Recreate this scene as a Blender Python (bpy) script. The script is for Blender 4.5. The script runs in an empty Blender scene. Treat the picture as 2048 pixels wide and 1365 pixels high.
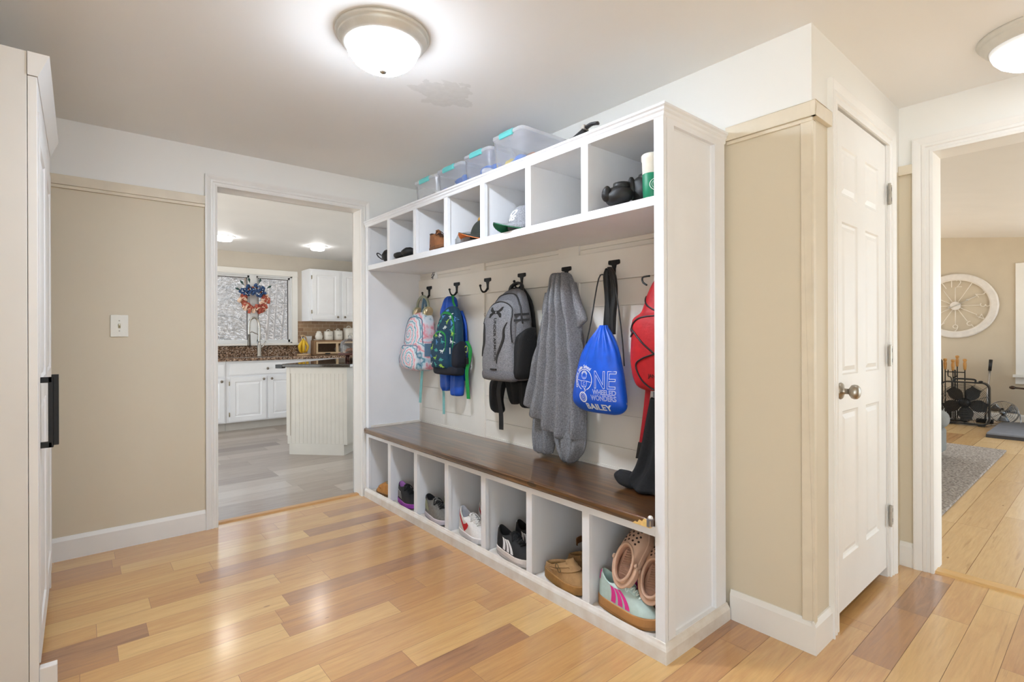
LAMP, LAMP2, SKY, SUN, EXPO = 150.0, 8.0, 1.7, 6.5, 0.95
import bpy, bmesh, math, random
from math import sin, cos, pi, sqrt, atan2, radians
from mathutils import Vector, Matrix
from mathutils.bvhtree import BVHTree
random.seed(7)
SC = bpy.context.scene
COL = SC.collection

# ------------------------------------------------------------------ helpers
def lin(c):
    c = c / 255.0
    return c / 12.92 if c <= 0.04045 else ((c + 0.055) / 1.055) ** 2.4

def rgb(c):
    return (lin(c[0]), lin(c[1]), lin(c[2]), 1.0)

def absloc(o):
    v = Vector((0, 0, 0))
    while o is not None:
        v += o.location
        o = o.parent
    return v

def tag(o, label=None, cat=None, group=None, kind=None):
    if label: o['label'] = label
    if cat: o['category'] = cat
    if group: o['group'] = group
    if kind: o['kind'] = kind
    return o

def thing(name, loc, label, cat, rz=0.0, group=None, kind=None):
    o = bpy.data.objects.new(name, None)
    COL.objects.link(o)
    o.empty_display_size = 0.05
    o.location = loc
    o.rotation_euler = (0, 0, rz)
    return tag(o, label, cat, group, kind)

def copy_tree(o, parent=None):
    c = o.copy()
    COL.objects.link(c)
    c.parent = parent
    for ch in list(o.children):
        copy_tree(ch, c)
    return c

class MB:
    def __init__(self):
        self.v = []; self.f = []; self.tone = []
    def add(self, vs, fs, T=None):
        b = len(self.v)
        for p in vs:
            p = Vector(p)
            if T is not None: p = T @ p
            self.v.append(p)
        for f in fs:
            self.f.append([b + i for i in f])
        return self
    def box(self, x0, x1, y0, y1, z0, z1, T=None):
        vs = [(x0, y0, z0), (x1, y0, z0), (x1, y1, z0), (x0, y1, z0), (x0, y0, z1), (x1, y0, z1), (x1, y1, z1), (x0, y1, z1)]
        fs = [(0, 3, 2, 1), (4, 5, 6, 7), (0, 1, 5, 4), (1, 2, 6, 5), (2, 3, 7, 6), (3, 0, 4, 7)]
        return self.add(vs, fs, T)
    def rings(self, rs, closed=True, caps=True, T=None):
        n = len(rs[0]); vs = [p for r in rs for p in r]; fs = []
        for i in range(len(rs) - 1):
            for j in range(n if closed else n - 1):
                k = (j + 1) % n
                fs.append((i * n + j, i * n + k, (i + 1) * n + k, (i + 1) * n + j))
        if caps and closed:
            fs.append(tuple(reversed(range(n))))
            fs.append(tuple(range((len(rs) - 1) * n, len(rs) * n)))
        return self.add(vs, fs, T)
    def lathe(self, prof, n=24, c=(0, 0, 0), T=None, caps=True):
        rs = [[(c[0] + r * cos(2 * pi * j / n), c[1] + r * sin(2 * pi * j / n), c[2] + z) for j in range(n)] for r, z in prof]
        return self.rings(rs, True, caps, T)
    def prism(self, poly, a, b, axis='z', T=None):
        def m(p, h):
            if axis == 'z': return (p[0], p[1], h)
            if axis == 'y': return (p[0], h, p[1])
            return (h, p[0], p[1])
        return self.rings([[m(p, a) for p in poly], [m(p, b) for p in poly]], True, True, T)
    def tube(self, pts, r, n=8, flat=None, closed=False, T=None, up=(0, 0, 1)):
        pts = [Vector(p) for p in pts]; N = len(pts); rs = []
        pn = None
        for i, p in enumerate(pts):
            a = pts[(i - 1) % N] if (closed or i > 0) else p
            b = pts[(i + 1) % N] if (closed or i < N - 1) else p
            d = (b - a)
            if d.length < 1e-9: d = Vector((0, 0, 1))
            d.normalize()
            if pn is None:
                u = Vector(up)
                if abs(u.dot(d)) > 0.95: u = Vector((1, 0, 0)) if abs(d.x) < 0.9 else Vector((0, 1, 0))
                s = d.cross(u).normalized()
            else:
                s = pn - d * pn.dot(d)
                s.normalize()
            pn = s
            t = s.cross(d).normalized()
            rr = r[i] if isinstance(r, (list, tuple)) else r
            fl = flat if flat is not None else 1.0
            rs.append([p + s * (rr * cos(2 * pi * j / n)) + t * (rr * fl * sin(2 * pi * j / n)) for j in range(n)])
        if closed:
            rs.append(rs[0])
            return self.rings(rs, True, False, T)
        return self.rings(rs, True, True, T)
    def ribbon(self, pts, w, th=0.002, axis=(1, 0, 0), T=None):
        """flat strap: width along the given axis, thickness across."""
        pts = [Vector(p) for p in pts]; ax = Vector(axis).normalized(); rs = []
        for i, p in enumerate(pts):
            d = pts[min(i + 1, len(pts) - 1)] - pts[max(i - 1, 0)]
            nrm = ax.cross(d)
            if nrm.length < 1e-9: nrm = Vector((0, 1, 0))
            nrm.normalize()
            ww = w[i] if isinstance(w, (list, tuple)) else w
            rs.append([p - ax * ww / 2 - nrm * th / 2, p + ax * ww / 2 - nrm * th / 2, p + ax * ww / 2 + nrm * th / 2, p - ax * ww / 2 + nrm * th / 2])
        return self.rings(rs, True, True, T)
    def ell(self, c, r, n=16, m=10, T=None):
        rs = []
        for i in range(m + 1):
            a = -pi / 2 + pi * i / m
            k = max(cos(a), 1e-3)
            rs.append([(c[0] + r[0] * k * cos(2 * pi * j / n), c[1] + r[1] * k * sin(2 * pi * j / n), c[2] + r[2] * sin(a)) for j in range(n)])
        return self.rings(rs, True, True, T)
    def panels(self, x0, x1, z0, z1, rects, steps, fn):
        """a flat face (x,z) with stepped panels; fn(x,z,depth)->point. steps: [(inset, depth)...]"""
        xs = sorted({x0, x1, *[r[0] for r in rects], *[r[1] for r in rects]})
        zs = sorted({z0, z1, *[r[2] for r in rects], *[r[3] for r in rects]})
        for i in range(len(xs) - 1):
            for j in range(len(zs) - 1):
                cx = (xs[i] + xs[i + 1]) / 2; cz = (zs[j] + zs[j + 1]) / 2
                if any(r[0] < cx < r[1] and r[2] < cz < r[3] for r in rects): continue
                self.add([fn(xs[i], zs[j], 0), fn(xs[i + 1], zs[j], 0), fn(xs[i + 1], zs[j + 1], 0), fn(xs[i], zs[j + 1], 0)], [(0, 1, 2, 3)])
        for (a, b, c, d) in rects:
            prev = (0, 0)
            for st in list(steps):
                (i0, d0), (i1, d1) = prev, st
                o = [fn(a + i0, c + i0, d0), fn(b - i0, c + i0, d0), fn(b - i0, d - i0, d0), fn(a + i0, d - i0, d0)]
                q = [fn(a + i1, c + i1, d1), fn(b - i1, c + i1, d1), fn(b - i1, d - i1, d1), fn(a + i1, d - i1, d1)]
                self.add(o + q, [(0, 1, 5, 4), (1, 2, 6, 5), (2, 3, 7, 6), (3, 0, 4, 7)])
                prev = st
            i1, d1 = prev
            self.add([fn(a + i1, c + i1, d1), fn(b - i1, c + i1, d1), fn(b - i1, d - i1, d1), fn(a + i1, d - i1, d1)], [(0, 1, 2, 3)])
        return self
    def build(self, name, mat, parent=None, world=False, smooth=False, bevel=0.0, sub=0, solid=0.0, segs=2, label=None, disp=None, angle=None, kind=None, weld=True):
        me = bpy.data.meshes.new(name)
        off = absloc(parent) if (world and parent is not None) else Vector((0, 0, 0))
        me.from_pydata([tuple(p - off) for p in self.v], [], self.f)
        bm = bmesh.new(); bm.from_mesh(me)
        if self.tone:
            lay = bm.loops.layers.float_color.new('tone')
            for f, t in zip(bm.faces, self.tone):
                for l in f.loops: l[lay] = t
        elif weld:
            bmesh.ops.remove_doubles(bm, verts=bm.verts, dist=1e-5)
        bmesh.ops.recalc_face_normals(bm, faces=bm.faces)
        bm.to_mesh(me); bm.free()
        me.materials.append(mat)
        if smooth:
            for p in me.polygons: p.use_smooth = True
        o = bpy.data.objects.new(name, me)
        COL.objects.link(o)
        if parent is not None: o.parent = parent
        if solid:
            m = o.modifiers.new('s', 'SOLIDIFY'); m.thickness = solid; m.offset = 0
        if bevel:
            m = o.modifiers.new('b', 'BEVEL'); m.width = bevel; m.segments = segs; m.limit_method = 'ANGLE'; m.angle_limit = radians(angle or 40)
        if sub:
            m = o.modifiers.new('u', 'SUBSURF'); m.levels = sub; m.render_levels = sub
        if disp:
            tx = bpy.data.textures.new(name + '_wrinkle', 'CLOUDS'); tx.noise_scale = disp[1]
            m = o.modifiers.new('d', 'DISPLACE'); m.texture = tx; m.strength = disp[0]; m.mid_level = 0.5
        if label: o['label'] = label
        if kind: o['kind'] = kind
        return o

def structure(o):
    o['kind'] = 'structure'
    return o

def bez(p0, p1, p2, p3, n=10):
    P = [Vector(p) for p in (p0, p1, p2, p3)]
    return [P[0] * (1 - t) ** 3 + P[1] * 3 * t * (1 - t) ** 2 + P[2] * 3 * t * t * (1 - t) + P[3] * t ** 3 for t in [i / n for i in range(n + 1)]]

def spline(pts, n=6):
    P = [Vector(p) for p in pts]; out = []
    for i in range(len(P) - 1):
        a = P[max(i - 1, 0)]; b = P[i]; c = P[i + 1]; d = P[min(i + 2, len(P) - 1)]
        for k in range(n):
            t = k / n
            out.append(0.5 * ((2 * b) + (c - a) * t + (2 * a - 5 * b + 4 * c - d) * t * t + (3 * b - a - 3 * c + d) * t ** 3))
    out.append(P[-1])
    return out

def interp(tab, t):
    """piecewise smooth table [(t, val...)] -> tuple"""
    if t <= tab[0][0]: return tab[0][1:]
    for a, b in zip(tab, tab[1:]):
        if t <= b[0]:
            s = (t - a[0]) / (b[0] - a[0])
            return tuple(x + (y - x) * s for x, y in zip(a[1:], b[1:]))
    return tab[-1][1:]

def text_polys(s, size=1.0, bold=0.0, outline=None):
    """2-D triangles of some lettering, baseline at 0, centred in x (outline: stroke width for outline letters)"""
    cu = bpy.data.curves.new('lettering', 'FONT')
    cu.body = s; cu.size = size; cu.align_x = 'CENTER'; cu.resolution_u = 3
    if outline:
        cu.fill_mode = 'NONE'; cu.bevel_depth = outline; cu.bevel_resolution = 0
    else:
        cu.offset = bold
    ob = bpy.data.objects.new('lettering', cu)
    COL.objects.link(ob)
    dg = bpy.context.evaluated_depsgraph_get(); dg.update()
    ev = ob.evaluated_get(dg); me = ev.to_mesh()
    vs = [(v.co.x, v.co.y) for v in me.vertices]; fs = [tuple(p.vertices) for p in me.polygons]
    ev.to_mesh_clear()
    bpy.data.objects.remove(ob); bpy.data.curves.remove(cu)
    return vs, fs

def bvh_of(o):
    bpy.context.view_layer.update()
    dg = bpy.context.evaluated_depsgraph_get(); dg.update()
    ev = o.evaluated_get(dg); me = ev.to_mesh()
    t = BVHTree.FromPolygons([v.co.copy() for v in me.vertices], [tuple(p.vertices) for p in me.polygons])
    ev.to_mesh_clear()
    return t

def drape(vs2, fs, tree, off=0.0015, d=(0, 1, 0), back=1.0, frame=None):
    """lay flat (x,z) shapes on a body seen from direction d (local -y side by default)"""
    d = Vector(d).normalized(); ps, dep = [], []
    for (x, z) in vs2:
        p = frame(x, z) if frame else Vector((x, 0, z))
        hit = tree.ray_cast(p - d * back, d)
        ps.append(p); dep.append((hit[0] - p).dot(d) - off if hit[0] is not None else None)
    known_ = [k for k in dep if k is not None] or [0.0]
    top = max(known_)
    return [p + d * (k if k is not None else top) for p, k in zip(ps, dep)], fs

# ------------------------------------------------------------------ materials
def nodes(name):
    m = bpy.data.materials.new(name); m.use_nodes = True
    nt = m.node_tree; b = nt.nodes['Principled BSDF']
    return m, nt, b

def N(nt, typ, **kw):
    n = nt.nodes.new(typ)
    for k, v in kw.items():
        if k.startswith('i_'):
            key = k[2:]
            n.inputs[int(key) if key.isdigit() else key.replace('_', ' ')].default_value = v
        else: setattr(n, k, v)
    return n

def math_node(nt, op, a, b=None, c=None):
    n = nt.nodes.new('ShaderNodeMath'); n.operation = op
    for i, x in enumerate((a, b, c)):
        if x is None: continue
        if isinstance(x, (int, float)): n.inputs[i].default_value = x
        else: nt.links.new(x, n.inputs[i])
    return n.outputs[0]

def mixc(nt, fac, a, b, blend='MIX'):
    n = nt.nodes.new('ShaderNodeMix'); n.data_type = 'RGBA'; n.blend_type = blend
    if isinstance(fac, (int, float)): n.inputs[0].default_value = fac
    else: nt.links.new(fac, n.inputs[0])
    for i, x in ((6, a), (7, b)):
        if isinstance(x, tuple): n.inputs[i].default_value = x
        else: nt.links.new(x, n.inputs[i])
    return n.outputs[2]

def coords(nt, scale=(1, 1, 1), kind='Object'):
    tc = nt.nodes.new('ShaderNodeTexCoord'); mp = nt.nodes.new('ShaderNodeMapping')
    mp.inputs['Scale'].default_value = scale
    nt.links.new(tc.outputs[kind], mp.inputs['Vector'])
    return mp.outputs[0]

def M(name, col, rough=0.5, var=0.06, scale=25, bump=0.0, metal=0.0, stretch=(1, 1, 1), col2=None, spec=0.5, detail=4, coat=0.0, bscale=None):
    m, nt, b = nodes(name)
    co = coords(nt, stretch)
    no = N(nt, 'ShaderNodeTexNoise', i_Scale=scale, i_Detail=detail)
    nt.links.new(co, no.inputs['Vector'])
    c = rgb(col)
    if col2 is None:
        a = tuple(max(0, x * (1 - var)) for x in c[:3]) + (1,)
        d = tuple(min(1, x * (1 + var)) for x in c[:3]) + (1,)
    else:
        a, d = c, rgb(col2)
    r = N(nt, 'ShaderNodeValToRGB')
    r.color_ramp.elements[0].position = 0.3; r.color_ramp.elements[1].position = 0.7
    r.color_ramp.elements[0].color = a; r.color_ramp.elements[1].color = d
    nt.links.new(no.outputs['Fac'], r.inputs['Fac'])
    nt.links.new(r.outputs[0], b.inputs['Base Color'])
    b.inputs['Roughness'].default_value = rough
    b.inputs['Metallic'].default_value = metal
    b.inputs['Specular IOR Level'].default_value = spec
    if coat: b.inputs['Coat Weight'].default_value = coat
    if bump:
        n2 = no
        if bscale:
            n2 = N(nt, 'ShaderNodeTexNoise', i_Scale=bscale, i_Detail=detail); nt.links.new(co, n2.inputs['Vector'])
        bp = N(nt, 'ShaderNodeBump', i_Strength=bump, i_Distance=0.01)
        nt.links.new(n2.outputs['Fac'], bp.inputs['Height'])
        nt.links.new(bp.outputs[0], b.inputs['Normal'])
    return m

def two_tone(name, low, high, z):
    m, nt, b = nodes(name)
    g = N(nt, 'ShaderNodeNewGeometry'); s = N(nt, 'ShaderNodeSeparateXYZ')
    nt.links.new(g.outputs['Position'], s.inputs[0])
    f = math_node(nt, 'GREATER_THAN', s.outputs[2], z)
    no = N(nt, 'ShaderNodeTexNoise', i_Scale=2.5, i_Detail=5); nt.links.new(g.outputs['Position'], no.inputs['Vector'])
    lo = mixc(nt, no.outputs['Fac'], tuple(x * 0.95 for x in rgb(low)[:3]) + (1,), rgb(low))
    hi = mixc(nt, no.outputs['Fac'], tuple(x * 0.97 for x in rgb(high)[:3]) + (1,), rgb(high))
    nt.links.new(mixc(nt, f, lo, hi), b.inputs['Base Color'])
    b.inputs['Roughness'].default_value = 0.55
    return m

def plank_mat(name, ramp, rough=0.3, grain=(0.82, 1.06), coat=0.25, streak=0.5):
    """wood planks: each plank face carries a tone (r) and a grain offset (g) as attribute"""
    m, nt, b = nodes(name)
    at = N(nt, 'ShaderNodeAttribute', attribute_name='tone')
    se = N(nt, 'ShaderNodeSeparateColor'); nt.links.new(at.outputs['Color'], se.inputs[0])
    r = N(nt, 'ShaderNodeValToRGB'); el = r.color_ramp.elements
    while len(el) < len(ramp): el.new(0.5)
    for e, (p, c) in zip(el, ramp): e.position = p; e.color = rgb(c)
    g = N(nt, 'ShaderNodeNewGeometry')
    off = N(nt, 'ShaderNodeCombineXYZ')
    nt.links.new(math_node(nt, 'MULTIPLY', se.outputs[1], 37.0), off.inputs[0])
    nt.links.new(math_node(nt, 'MULTIPLY', se.outputs[1], 91.0), off.inputs[2])
    ad = N(nt, 'ShaderNodeVectorMath', operation='ADD'); nt.links.new(g.outputs['Position'], ad.inputs[0]); nt.links.new(off.outputs[0], ad.inputs[1])
    mp = N(nt, 'ShaderNodeMapping'); mp.inputs['Scale'].default_value = (1.6, 14, 1)
    nt.links.new(ad.outputs[0], mp.inputs['Vector'])
    n1 = N(nt, 'ShaderNodeTexNoise', i_Scale=1.6, i_Detail=7, i_Roughness=0.66, i_Distortion=1.6); nt.links.new(mp.outputs[0], n1.inputs['Vector'])
    mp2 = N(nt, 'ShaderNodeMapping'); mp2.inputs['Scale'].default_value = (4, 60, 1)
    nt.links.new(ad.outputs[0], mp2.inputs['Vector'])
    n2 = N(nt, 'ShaderNodeTexNoise', i_Scale=2.2, i_Detail=4); nt.links.new(mp2.outputs[0], n2.inputs['Vector'])
    tone = math_node(nt, 'ADD', se.outputs[0], math_node(nt, 'MULTIPLY', math_node(nt, 'SUBTRACT', n1.outputs['Fac'], 0.5), streak))
    nt.links.new(tone, r.inputs['Fac'])
    fine = math_node(nt, 'MULTIPLY_ADD', n2.outputs['Fac'], grain[1] - grain[0], grain[0])
    cc = N(nt, 'ShaderNodeCombineColor')
    for i in range(3): nt.links.new(fine, cc.inputs[i])
    base = mixc(nt, 1.0, r.outputs[0], cc.outputs[0], 'MULTIPLY')
    # dark mineral streaks along the grain
    mp4 = N(nt, 'ShaderNodeMapping'); mp4.inputs['Scale'].default_value = (1.1, 26, 1); nt.links.new(ad.outputs[0], mp4.inputs['Vector'])
    n4 = N(nt, 'ShaderNodeTexNoise', i_Scale=1.5, i_Detail=5, i_Roughness=0.6, i_Distortion=0.6); nt.links.new(mp4.outputs[0], n4.inputs['Vector'])
    sk = N(nt, 'ShaderNodeValToRGB'); sk.color_ramp.elements[0].position = 0.60; sk.color_ramp.elements[1].position = 0.74; nt.links.new(n4.outputs['Fac'], sk.inputs['Fac'])
    base = mixc(nt, math_node(nt, 'MULTIPLY', sk.outputs[0], 0.42), base, rgb((140, 92, 52)))
    # the odd dark knot
    mp3 = N(nt, 'ShaderNodeMapping'); mp3.inputs['Scale'].default_value = (3.0, 9.0, 1); nt.links.new(ad.outputs[0], mp3.inputs['Vector'])
    vo = N(nt, 'ShaderNodeTexVoronoi', i_Scale=0.9); nt.links.new(mp3.outputs[0], vo.inputs['Vector'])
    kn = math_node(nt, 'LESS_THAN', vo.outputs['Distance'], 0.035)
    base = mixc(nt, math_node(nt, 'MULTIPLY', kn, 0.55), base, rgb((110, 66, 30)))
    nt.links.new(base, b.inputs['Base Color'])
    b.inputs['Roughness'].default_value = rough
    b.inputs['Coat Weight'].default_value = coat; b.inputs['Coat Roughness'].default_value = 0.17; b.inputs['Coat IOR'].default_value = 1.7
    bp = N(nt, 'ShaderNodeBump', i_Strength=0.08, i_Distance=0.004); nt.links.new(n2.outputs['Fac'], bp.inputs['Height']); nt.links.new(bp.outputs[0], b.inputs['Normal'])
    return m

def glass(name, tint=(255, 255, 255), rough=0.0, haze=0.0):
    """thin clear sheet: mostly see-through with a fresnel glint"""
    m = bpy.data.materials.new(name); m.use_nodes = True
    nt = m.node_tree; nt.nodes.clear()
    out = N(nt, 'ShaderNodeOutputMaterial')
    tr = N(nt, 'ShaderNodeBsdfTransparent'); tr.inputs[0].default_value = rgb(tint)
    gl = N(nt, 'ShaderNodeBsdfGlossy', i_Roughness=rough)
    fr = N(nt, 'ShaderNodeFresnel', i_IOR=1.4)
    mx = N(nt, 'ShaderNodeMixShader'); nt.links.new(fr.outputs[0], mx.inputs[0]); nt.links.new(tr.outputs[0], mx.inputs[1]); nt.links.new(gl.outputs[0], mx.inputs[2])
    res = mx.outputs[0]
    if haze:
        d1 = N(nt, 'ShaderNodeBsdfDiffuse'); d1.inputs[0].default_value = rgb((244, 245, 247)); d2 = N(nt, 'ShaderNodeBsdfTranslucent'); d2.inputs[0].default_value = rgb((244, 245, 247)); df = N(nt, 'ShaderNodeAddShader'); nt.links.new(d1.outputs[0], df.inputs[0]); nt.links.new(d2.outputs[0], df.inputs[1])
        no = N(nt, 'ShaderNodeTexNoise', i_Scale=6.0); co = coords(nt); nt.links.new(co, no.inputs['Vector'])
        m2 = N(nt, 'ShaderNodeMixShader'); nt.links.new(math_node(nt, 'MULTIPLY_ADD', no.outputs['Fac'], 0.2, haze - 0.1), m2.inputs[0])
        nt.links.new(res, m2.inputs[1]); nt.links.new(df.outputs[0], m2.inputs[2]); res = m2.outputs[0]
    nt.links.new(res, out.inputs[0])
    return m

def emit(name, col, s):
    m, nt, b = nodes(name)
    b.inputs['Base Color'].default_value = rgb(col)
    b.inputs['Roughness'].default_value = 0.35
    b.inputs['Emission Color'].default_value = rgb(col); b.inputs['Emission Strength'].default_value = s
    return m

def dome_glass(name, col, s):
    m, nt, b = nodes(name)
    b.inputs['Base Color'].default_value = rgb((250, 250, 250)); b.inputs['Roughness'].default_value = 0.3
    b.inputs['Emission Color'].default_value = rgb(col)
    tc = N(nt, 'ShaderNodeTexCoord'); sp = N(nt, 'ShaderNodeSeparateXYZ'); nt.links.new(tc.outputs['Object'], sp.inputs[0])
    mr = N(nt, 'ShaderNodeMapRange'); nt.links.new(sp.outputs[2], mr.inputs[0])
    for i, v in ((1, -0.055), (2, -0.125), (3, 0.06), (4, 1.0)): mr.inputs[i].default_value = v
    nt.links.new(math_node(nt, 'MULTIPLY', math_node(nt, 'POWER', mr.outputs[0], 1.5), s), b.inputs['Emission Strength'])
    return m

WHITE = M('white_trim_paint', (238, 236, 232), 0.38, 0.02, 6)
BWHITE = M('white_bench_paint', (235, 236, 239), 0.42, 0.025, 5)
BOARD = M('white_shiplap_paint', (232, 226, 216), 0.45, 0.04, 3)
CEIL = None
BEIGE = (220, 209, 187)
WALLM = two_tone('beige_and_white_wall_paint', BEIGE, (241, 240, 236), 1.93)
RAILM = M('beige_rail_paint', (224, 213, 192), 0.45, 0.05, 12)
LIVM = M('tan_wall_paint', (205, 192, 171), 0.6, 0.03, 4)
KITM = M('greige_wall_paint', (206, 198, 186), 0.6, 0.03, 4)
BLACKM = M('black_iron', (24, 24, 25), 0.42, 0.15, 60, bump=0.1, metal=0.4)
DARKP = M('black_plastic', (26, 26, 28), 0.4, 0.1, 40)
NICKEL = M('brushed_nickel', (176, 170, 160), 0.32, 0.08, 80, metal=1.0)
LAMPPAN = M('satin_nickel_lamp_pan', (214, 211, 203), 0.4, 0.04, 30, metal=0.25)
CHROME = M('steel_faucet', (190, 188, 184), 0.22, 0.05, 60, metal=1.0)
# ------------------------------------------------------------------ the setting
HZ = 2.25      # hall ceiling
YW = 3.485     # wall with the kitchen doorway
XW = 2.003     # wall behind the bench
YC = 0.718     # closet wall
XL = 3.105     # wall with the living room doorway

def ceiling_material():
    m, nt, b = nodes('white_ceiling_with_patch')
    g = N(nt, 'ShaderNodeNewGeometry')
    no = N(nt, 'ShaderNodeTexNoise', i_Scale=3.0, i_Detail=6); nt.links.new(g.outputs['Position'], no.inputs['Vector'])
    base = mixc(nt, no.outputs['Fac'], rgb((242, 241, 238)), rgb((246, 245, 243)))
    # the trowelled patch beside the lamp
    mp = N(nt, 'ShaderNodeMapping'); mp.inputs['Location'].default_value = (-1.30 / 0.17, -2.02 / 0.14, 0); mp.inputs['Scale'].default_value = (1 / 0.17, 1 / 0.14, 0.0)
    nt.links.new(g.outputs['Position'], mp.inputs['Vector'])
    ln = N(nt, 'ShaderNodeVectorMath', operation='LENGTH'); nt.links.new(mp.outputs[0], ln.inputs[0])
    n2 = N(nt, 'ShaderNodeTexNoise', i_Scale=13, i_Detail=5); nt.links.new(g.outputs['Position'], n2.inputs['Vector'])
    d = math_node(nt, 'ADD', ln.outputs['Value'], math_node(nt, 'MULTIPLY', math_node(nt, 'SUBTRACT', n2.outputs['Fac'], 0.5), 1.5))
    f = math_node(nt, 'LESS_THAN', d, 0.8)
    n3 = N(nt, 'ShaderNodeTexNoise', i_Scale=40, i_Detail=3); nt.links.new(g.outputs['Position'], n3.inputs['Vector'])
    pc = mixc(nt, n3.outputs['Fac'], rgb((226, 225, 221)), rgb((240, 239, 236)))
    nt.links.new(mixc(nt, f, base, pc), b.inputs['Base Color'])
    b.inputs['Roughness'].default_value = 0.5
    return m
CEIL = ceiling_material()

def planks(x0, x1, y0, y1, w, ybase, lens, known, name, mat, z=0.0, gap=0.0006, ends=True, tones=(0.16, 0.62)):
    rnd = random.Random(11)
    mb = MB()
    k0 = math.floor((y0 - ybase) / w); k1 = math.ceil((y1 - ybase) / w)
    for k in range(k0, k1):
        a = max(y0, ybase + k * w); b = min(y1, ybase + (k + 1) * w)
        if b - a < 1e-4: continue
        kn = known.get(k, [])
        # cut positions: given ones are kept, the rest is filled at random
        cuts = [x0]
        fixed = sorted(c for s in kn for c in s[:2] if c is not None and x0 + 0.05 < c < x1 - 0.05)
        x = x0 - rnd.random() * 0.5
        for fx in fixed + [x1]:
            while fx - cuts[-1] > lens[1] * 1.15:
                x = cuts[-1] + rnd.uniform(*lens)
                if fx - x < 0.25: break
                cuts.append(x)
            cuts.append(fx)
        cuts = sorted(set(cuts))
        for p, q in zip(cuts, cuts[1:]):
            if q - p < 1e-3: continue
            mid = (p + q) / 2
            t = rnd.uniform(*tones)
            r = rnd.random()
            if r < 0.07: t = rnd.uniform(0.68, 0.88)
            elif r < 0.26: t = rnd.uniform(0.0, 0.16)
            for s in kn:
                if (s[0] is None or mid > s[0]) and (s[1] is None or mid < s[1]): t = s[2]
            g = gap
            mb.add([(p + g, a + g, z), (q - g, a + g, z), (q - g, b - g, z), (p + g, b - g, z)], [(0, 1, 2, 3)])
            mb.tone.append((min(max(t, 0), 1), rnd.random(), 0, 1))
    # thickness below, dark joints
    mb.add([(x0, y0, z - 0.0015), (x1, y0, z - 0.0015), (x1, y1, z - 0.0015), (x0, y1, z - 0.0015)], [(0, 1, 2, 3)])
    mb.tone.append((0.99, 0.5, 0, 1))
    mb.box(x0, x1, y0, y1, z - 0.06, z - 0.002)
    for _ in range(6): mb.tone.append((1.0, 0.5, 0, 1))
    return structure(mb.build(name, mat, weld=False))

HALLW = plank_mat('hickory_planks', [(0.0, (228, 188, 124)), (0.3, (214, 166, 106)), (0.55, (198, 146, 92)), (0.8, (176, 130, 94)), (1.0, (140, 100, 74))], 0.36, streak=0.7, coat=0.9)
W = 0.1173
# planks whose ends and tone can be read in the photo: row (counted from y=2.036): [(x0, x1, tone)]
known = {
    -14: [(2.02, 2.655, 0.05), (2.655, 3.3, 0.30)], -13: [(2.1, 2.6, 0.70), (2.6, 3.02, 0.86)], -15: [(1.7, 2.9, 0.12)],
    -12: [(2.3, 2.81, 0.34), (2.36, None, 0.3)], -16: [(1.4, 2.4, 0.2)],
    -5: [(1.30, None, 0.06), (0.7, 1.30, 0.75)], -6: [(1.02, None, 0.42)], -7: [(0.75, 1.7, 0.35)],
    0: [(0.0, 0.61, 0.08), (0.61, 1.2, 0.62)], 1: [(0.0, 0.62, 0.32)], 2: [(0.105, 0.68, 0.10), (0.68, 1.5, 0.78)],
    3: [(-0.5, 0.202, 0.82), (0.202, 0.9, 0.3)], 4: [(0.05, 0.71, 0.12), (-0.6, 0.05, 0.3), (0.71, 1.6, 0.4)], 5: [(-0.3, 0.23, 0.12), (0.23, 0.9, 0.5)],
    6: [(-0.4, 0.426, 0.36), (0.426, 1.5, 0.74)], 7: [(-0.5, 0.5, 0.25), (0.5, 1.3, 0.3)], 9: [(-0.5, 0.154, 0.6), (0.154, 0.8, 0.22)], 8: [(-0.5, 0.35, 0.3), (1.0, 1.5, 0.8)],
    10: [(0.9, 1.2, 0.3), (1.2, 1.55, 0.72)],
}
planks(-0.8, XL + 0.03, -3.0, YW + 0.06, W, 2.036, (0.4, 1.1), known, 'floor', HALLW)
LIVW = plank_mat('living_room_planks', [(0.0, (226, 192, 142)), (0.4, (212, 176, 124)), (0.7, (198, 156, 106)), (1.0, (150, 104, 70))], 0.26, streak=0.5)
lf = planks(XL + 0.03, 9.0, -3.0, 3.2, 0.17, 0.489, (0.7, 1.5), {}, 'floor_living_room', LIVW, gap=0.001, tones=(0.1, 0.55))
KITF = plank_mat('grey_vinyl_planks', [(0.0, (186, 176, 166)), (0.4, (160, 146, 134)), (0.7, (134, 118, 106)), (1.0, (104, 90, 80))], 0.28, streak=0.7)
planks(-1.7, 4.1, YW + 0.06, 7.5, 0.18, 3.7, (0.7, 1.3), {}, 'floor_kitchen', KITF, gap=0.0006, tones=(0.2, 0.6))
# thresholds
t = MB(); t.prism([(YW + 0.035, 0.0), (YW + 0.045, 0.009), (YW + 0.085, 0.009), (YW + 0.095, 0.0)], 0.62, 1.54, 'x')
structure(t.build('trim_1', M('oak_threshold', (196, 150, 98), 0.35, 0.1, 20, stretch=(1, 12, 1))))
t = MB(); t.prism([(XL + 0.005, 0.0), (XL + 0.015, 0.009), (XL + 0.075, 0.009), (XL + 0.085, 0.0)], -0.40, 0.60, 'y')
structure(t.build('trim_2', M('maple_threshold', (214, 172, 112), 0.35, 0.1, 20, stretch=(12, 1, 1))))

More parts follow.
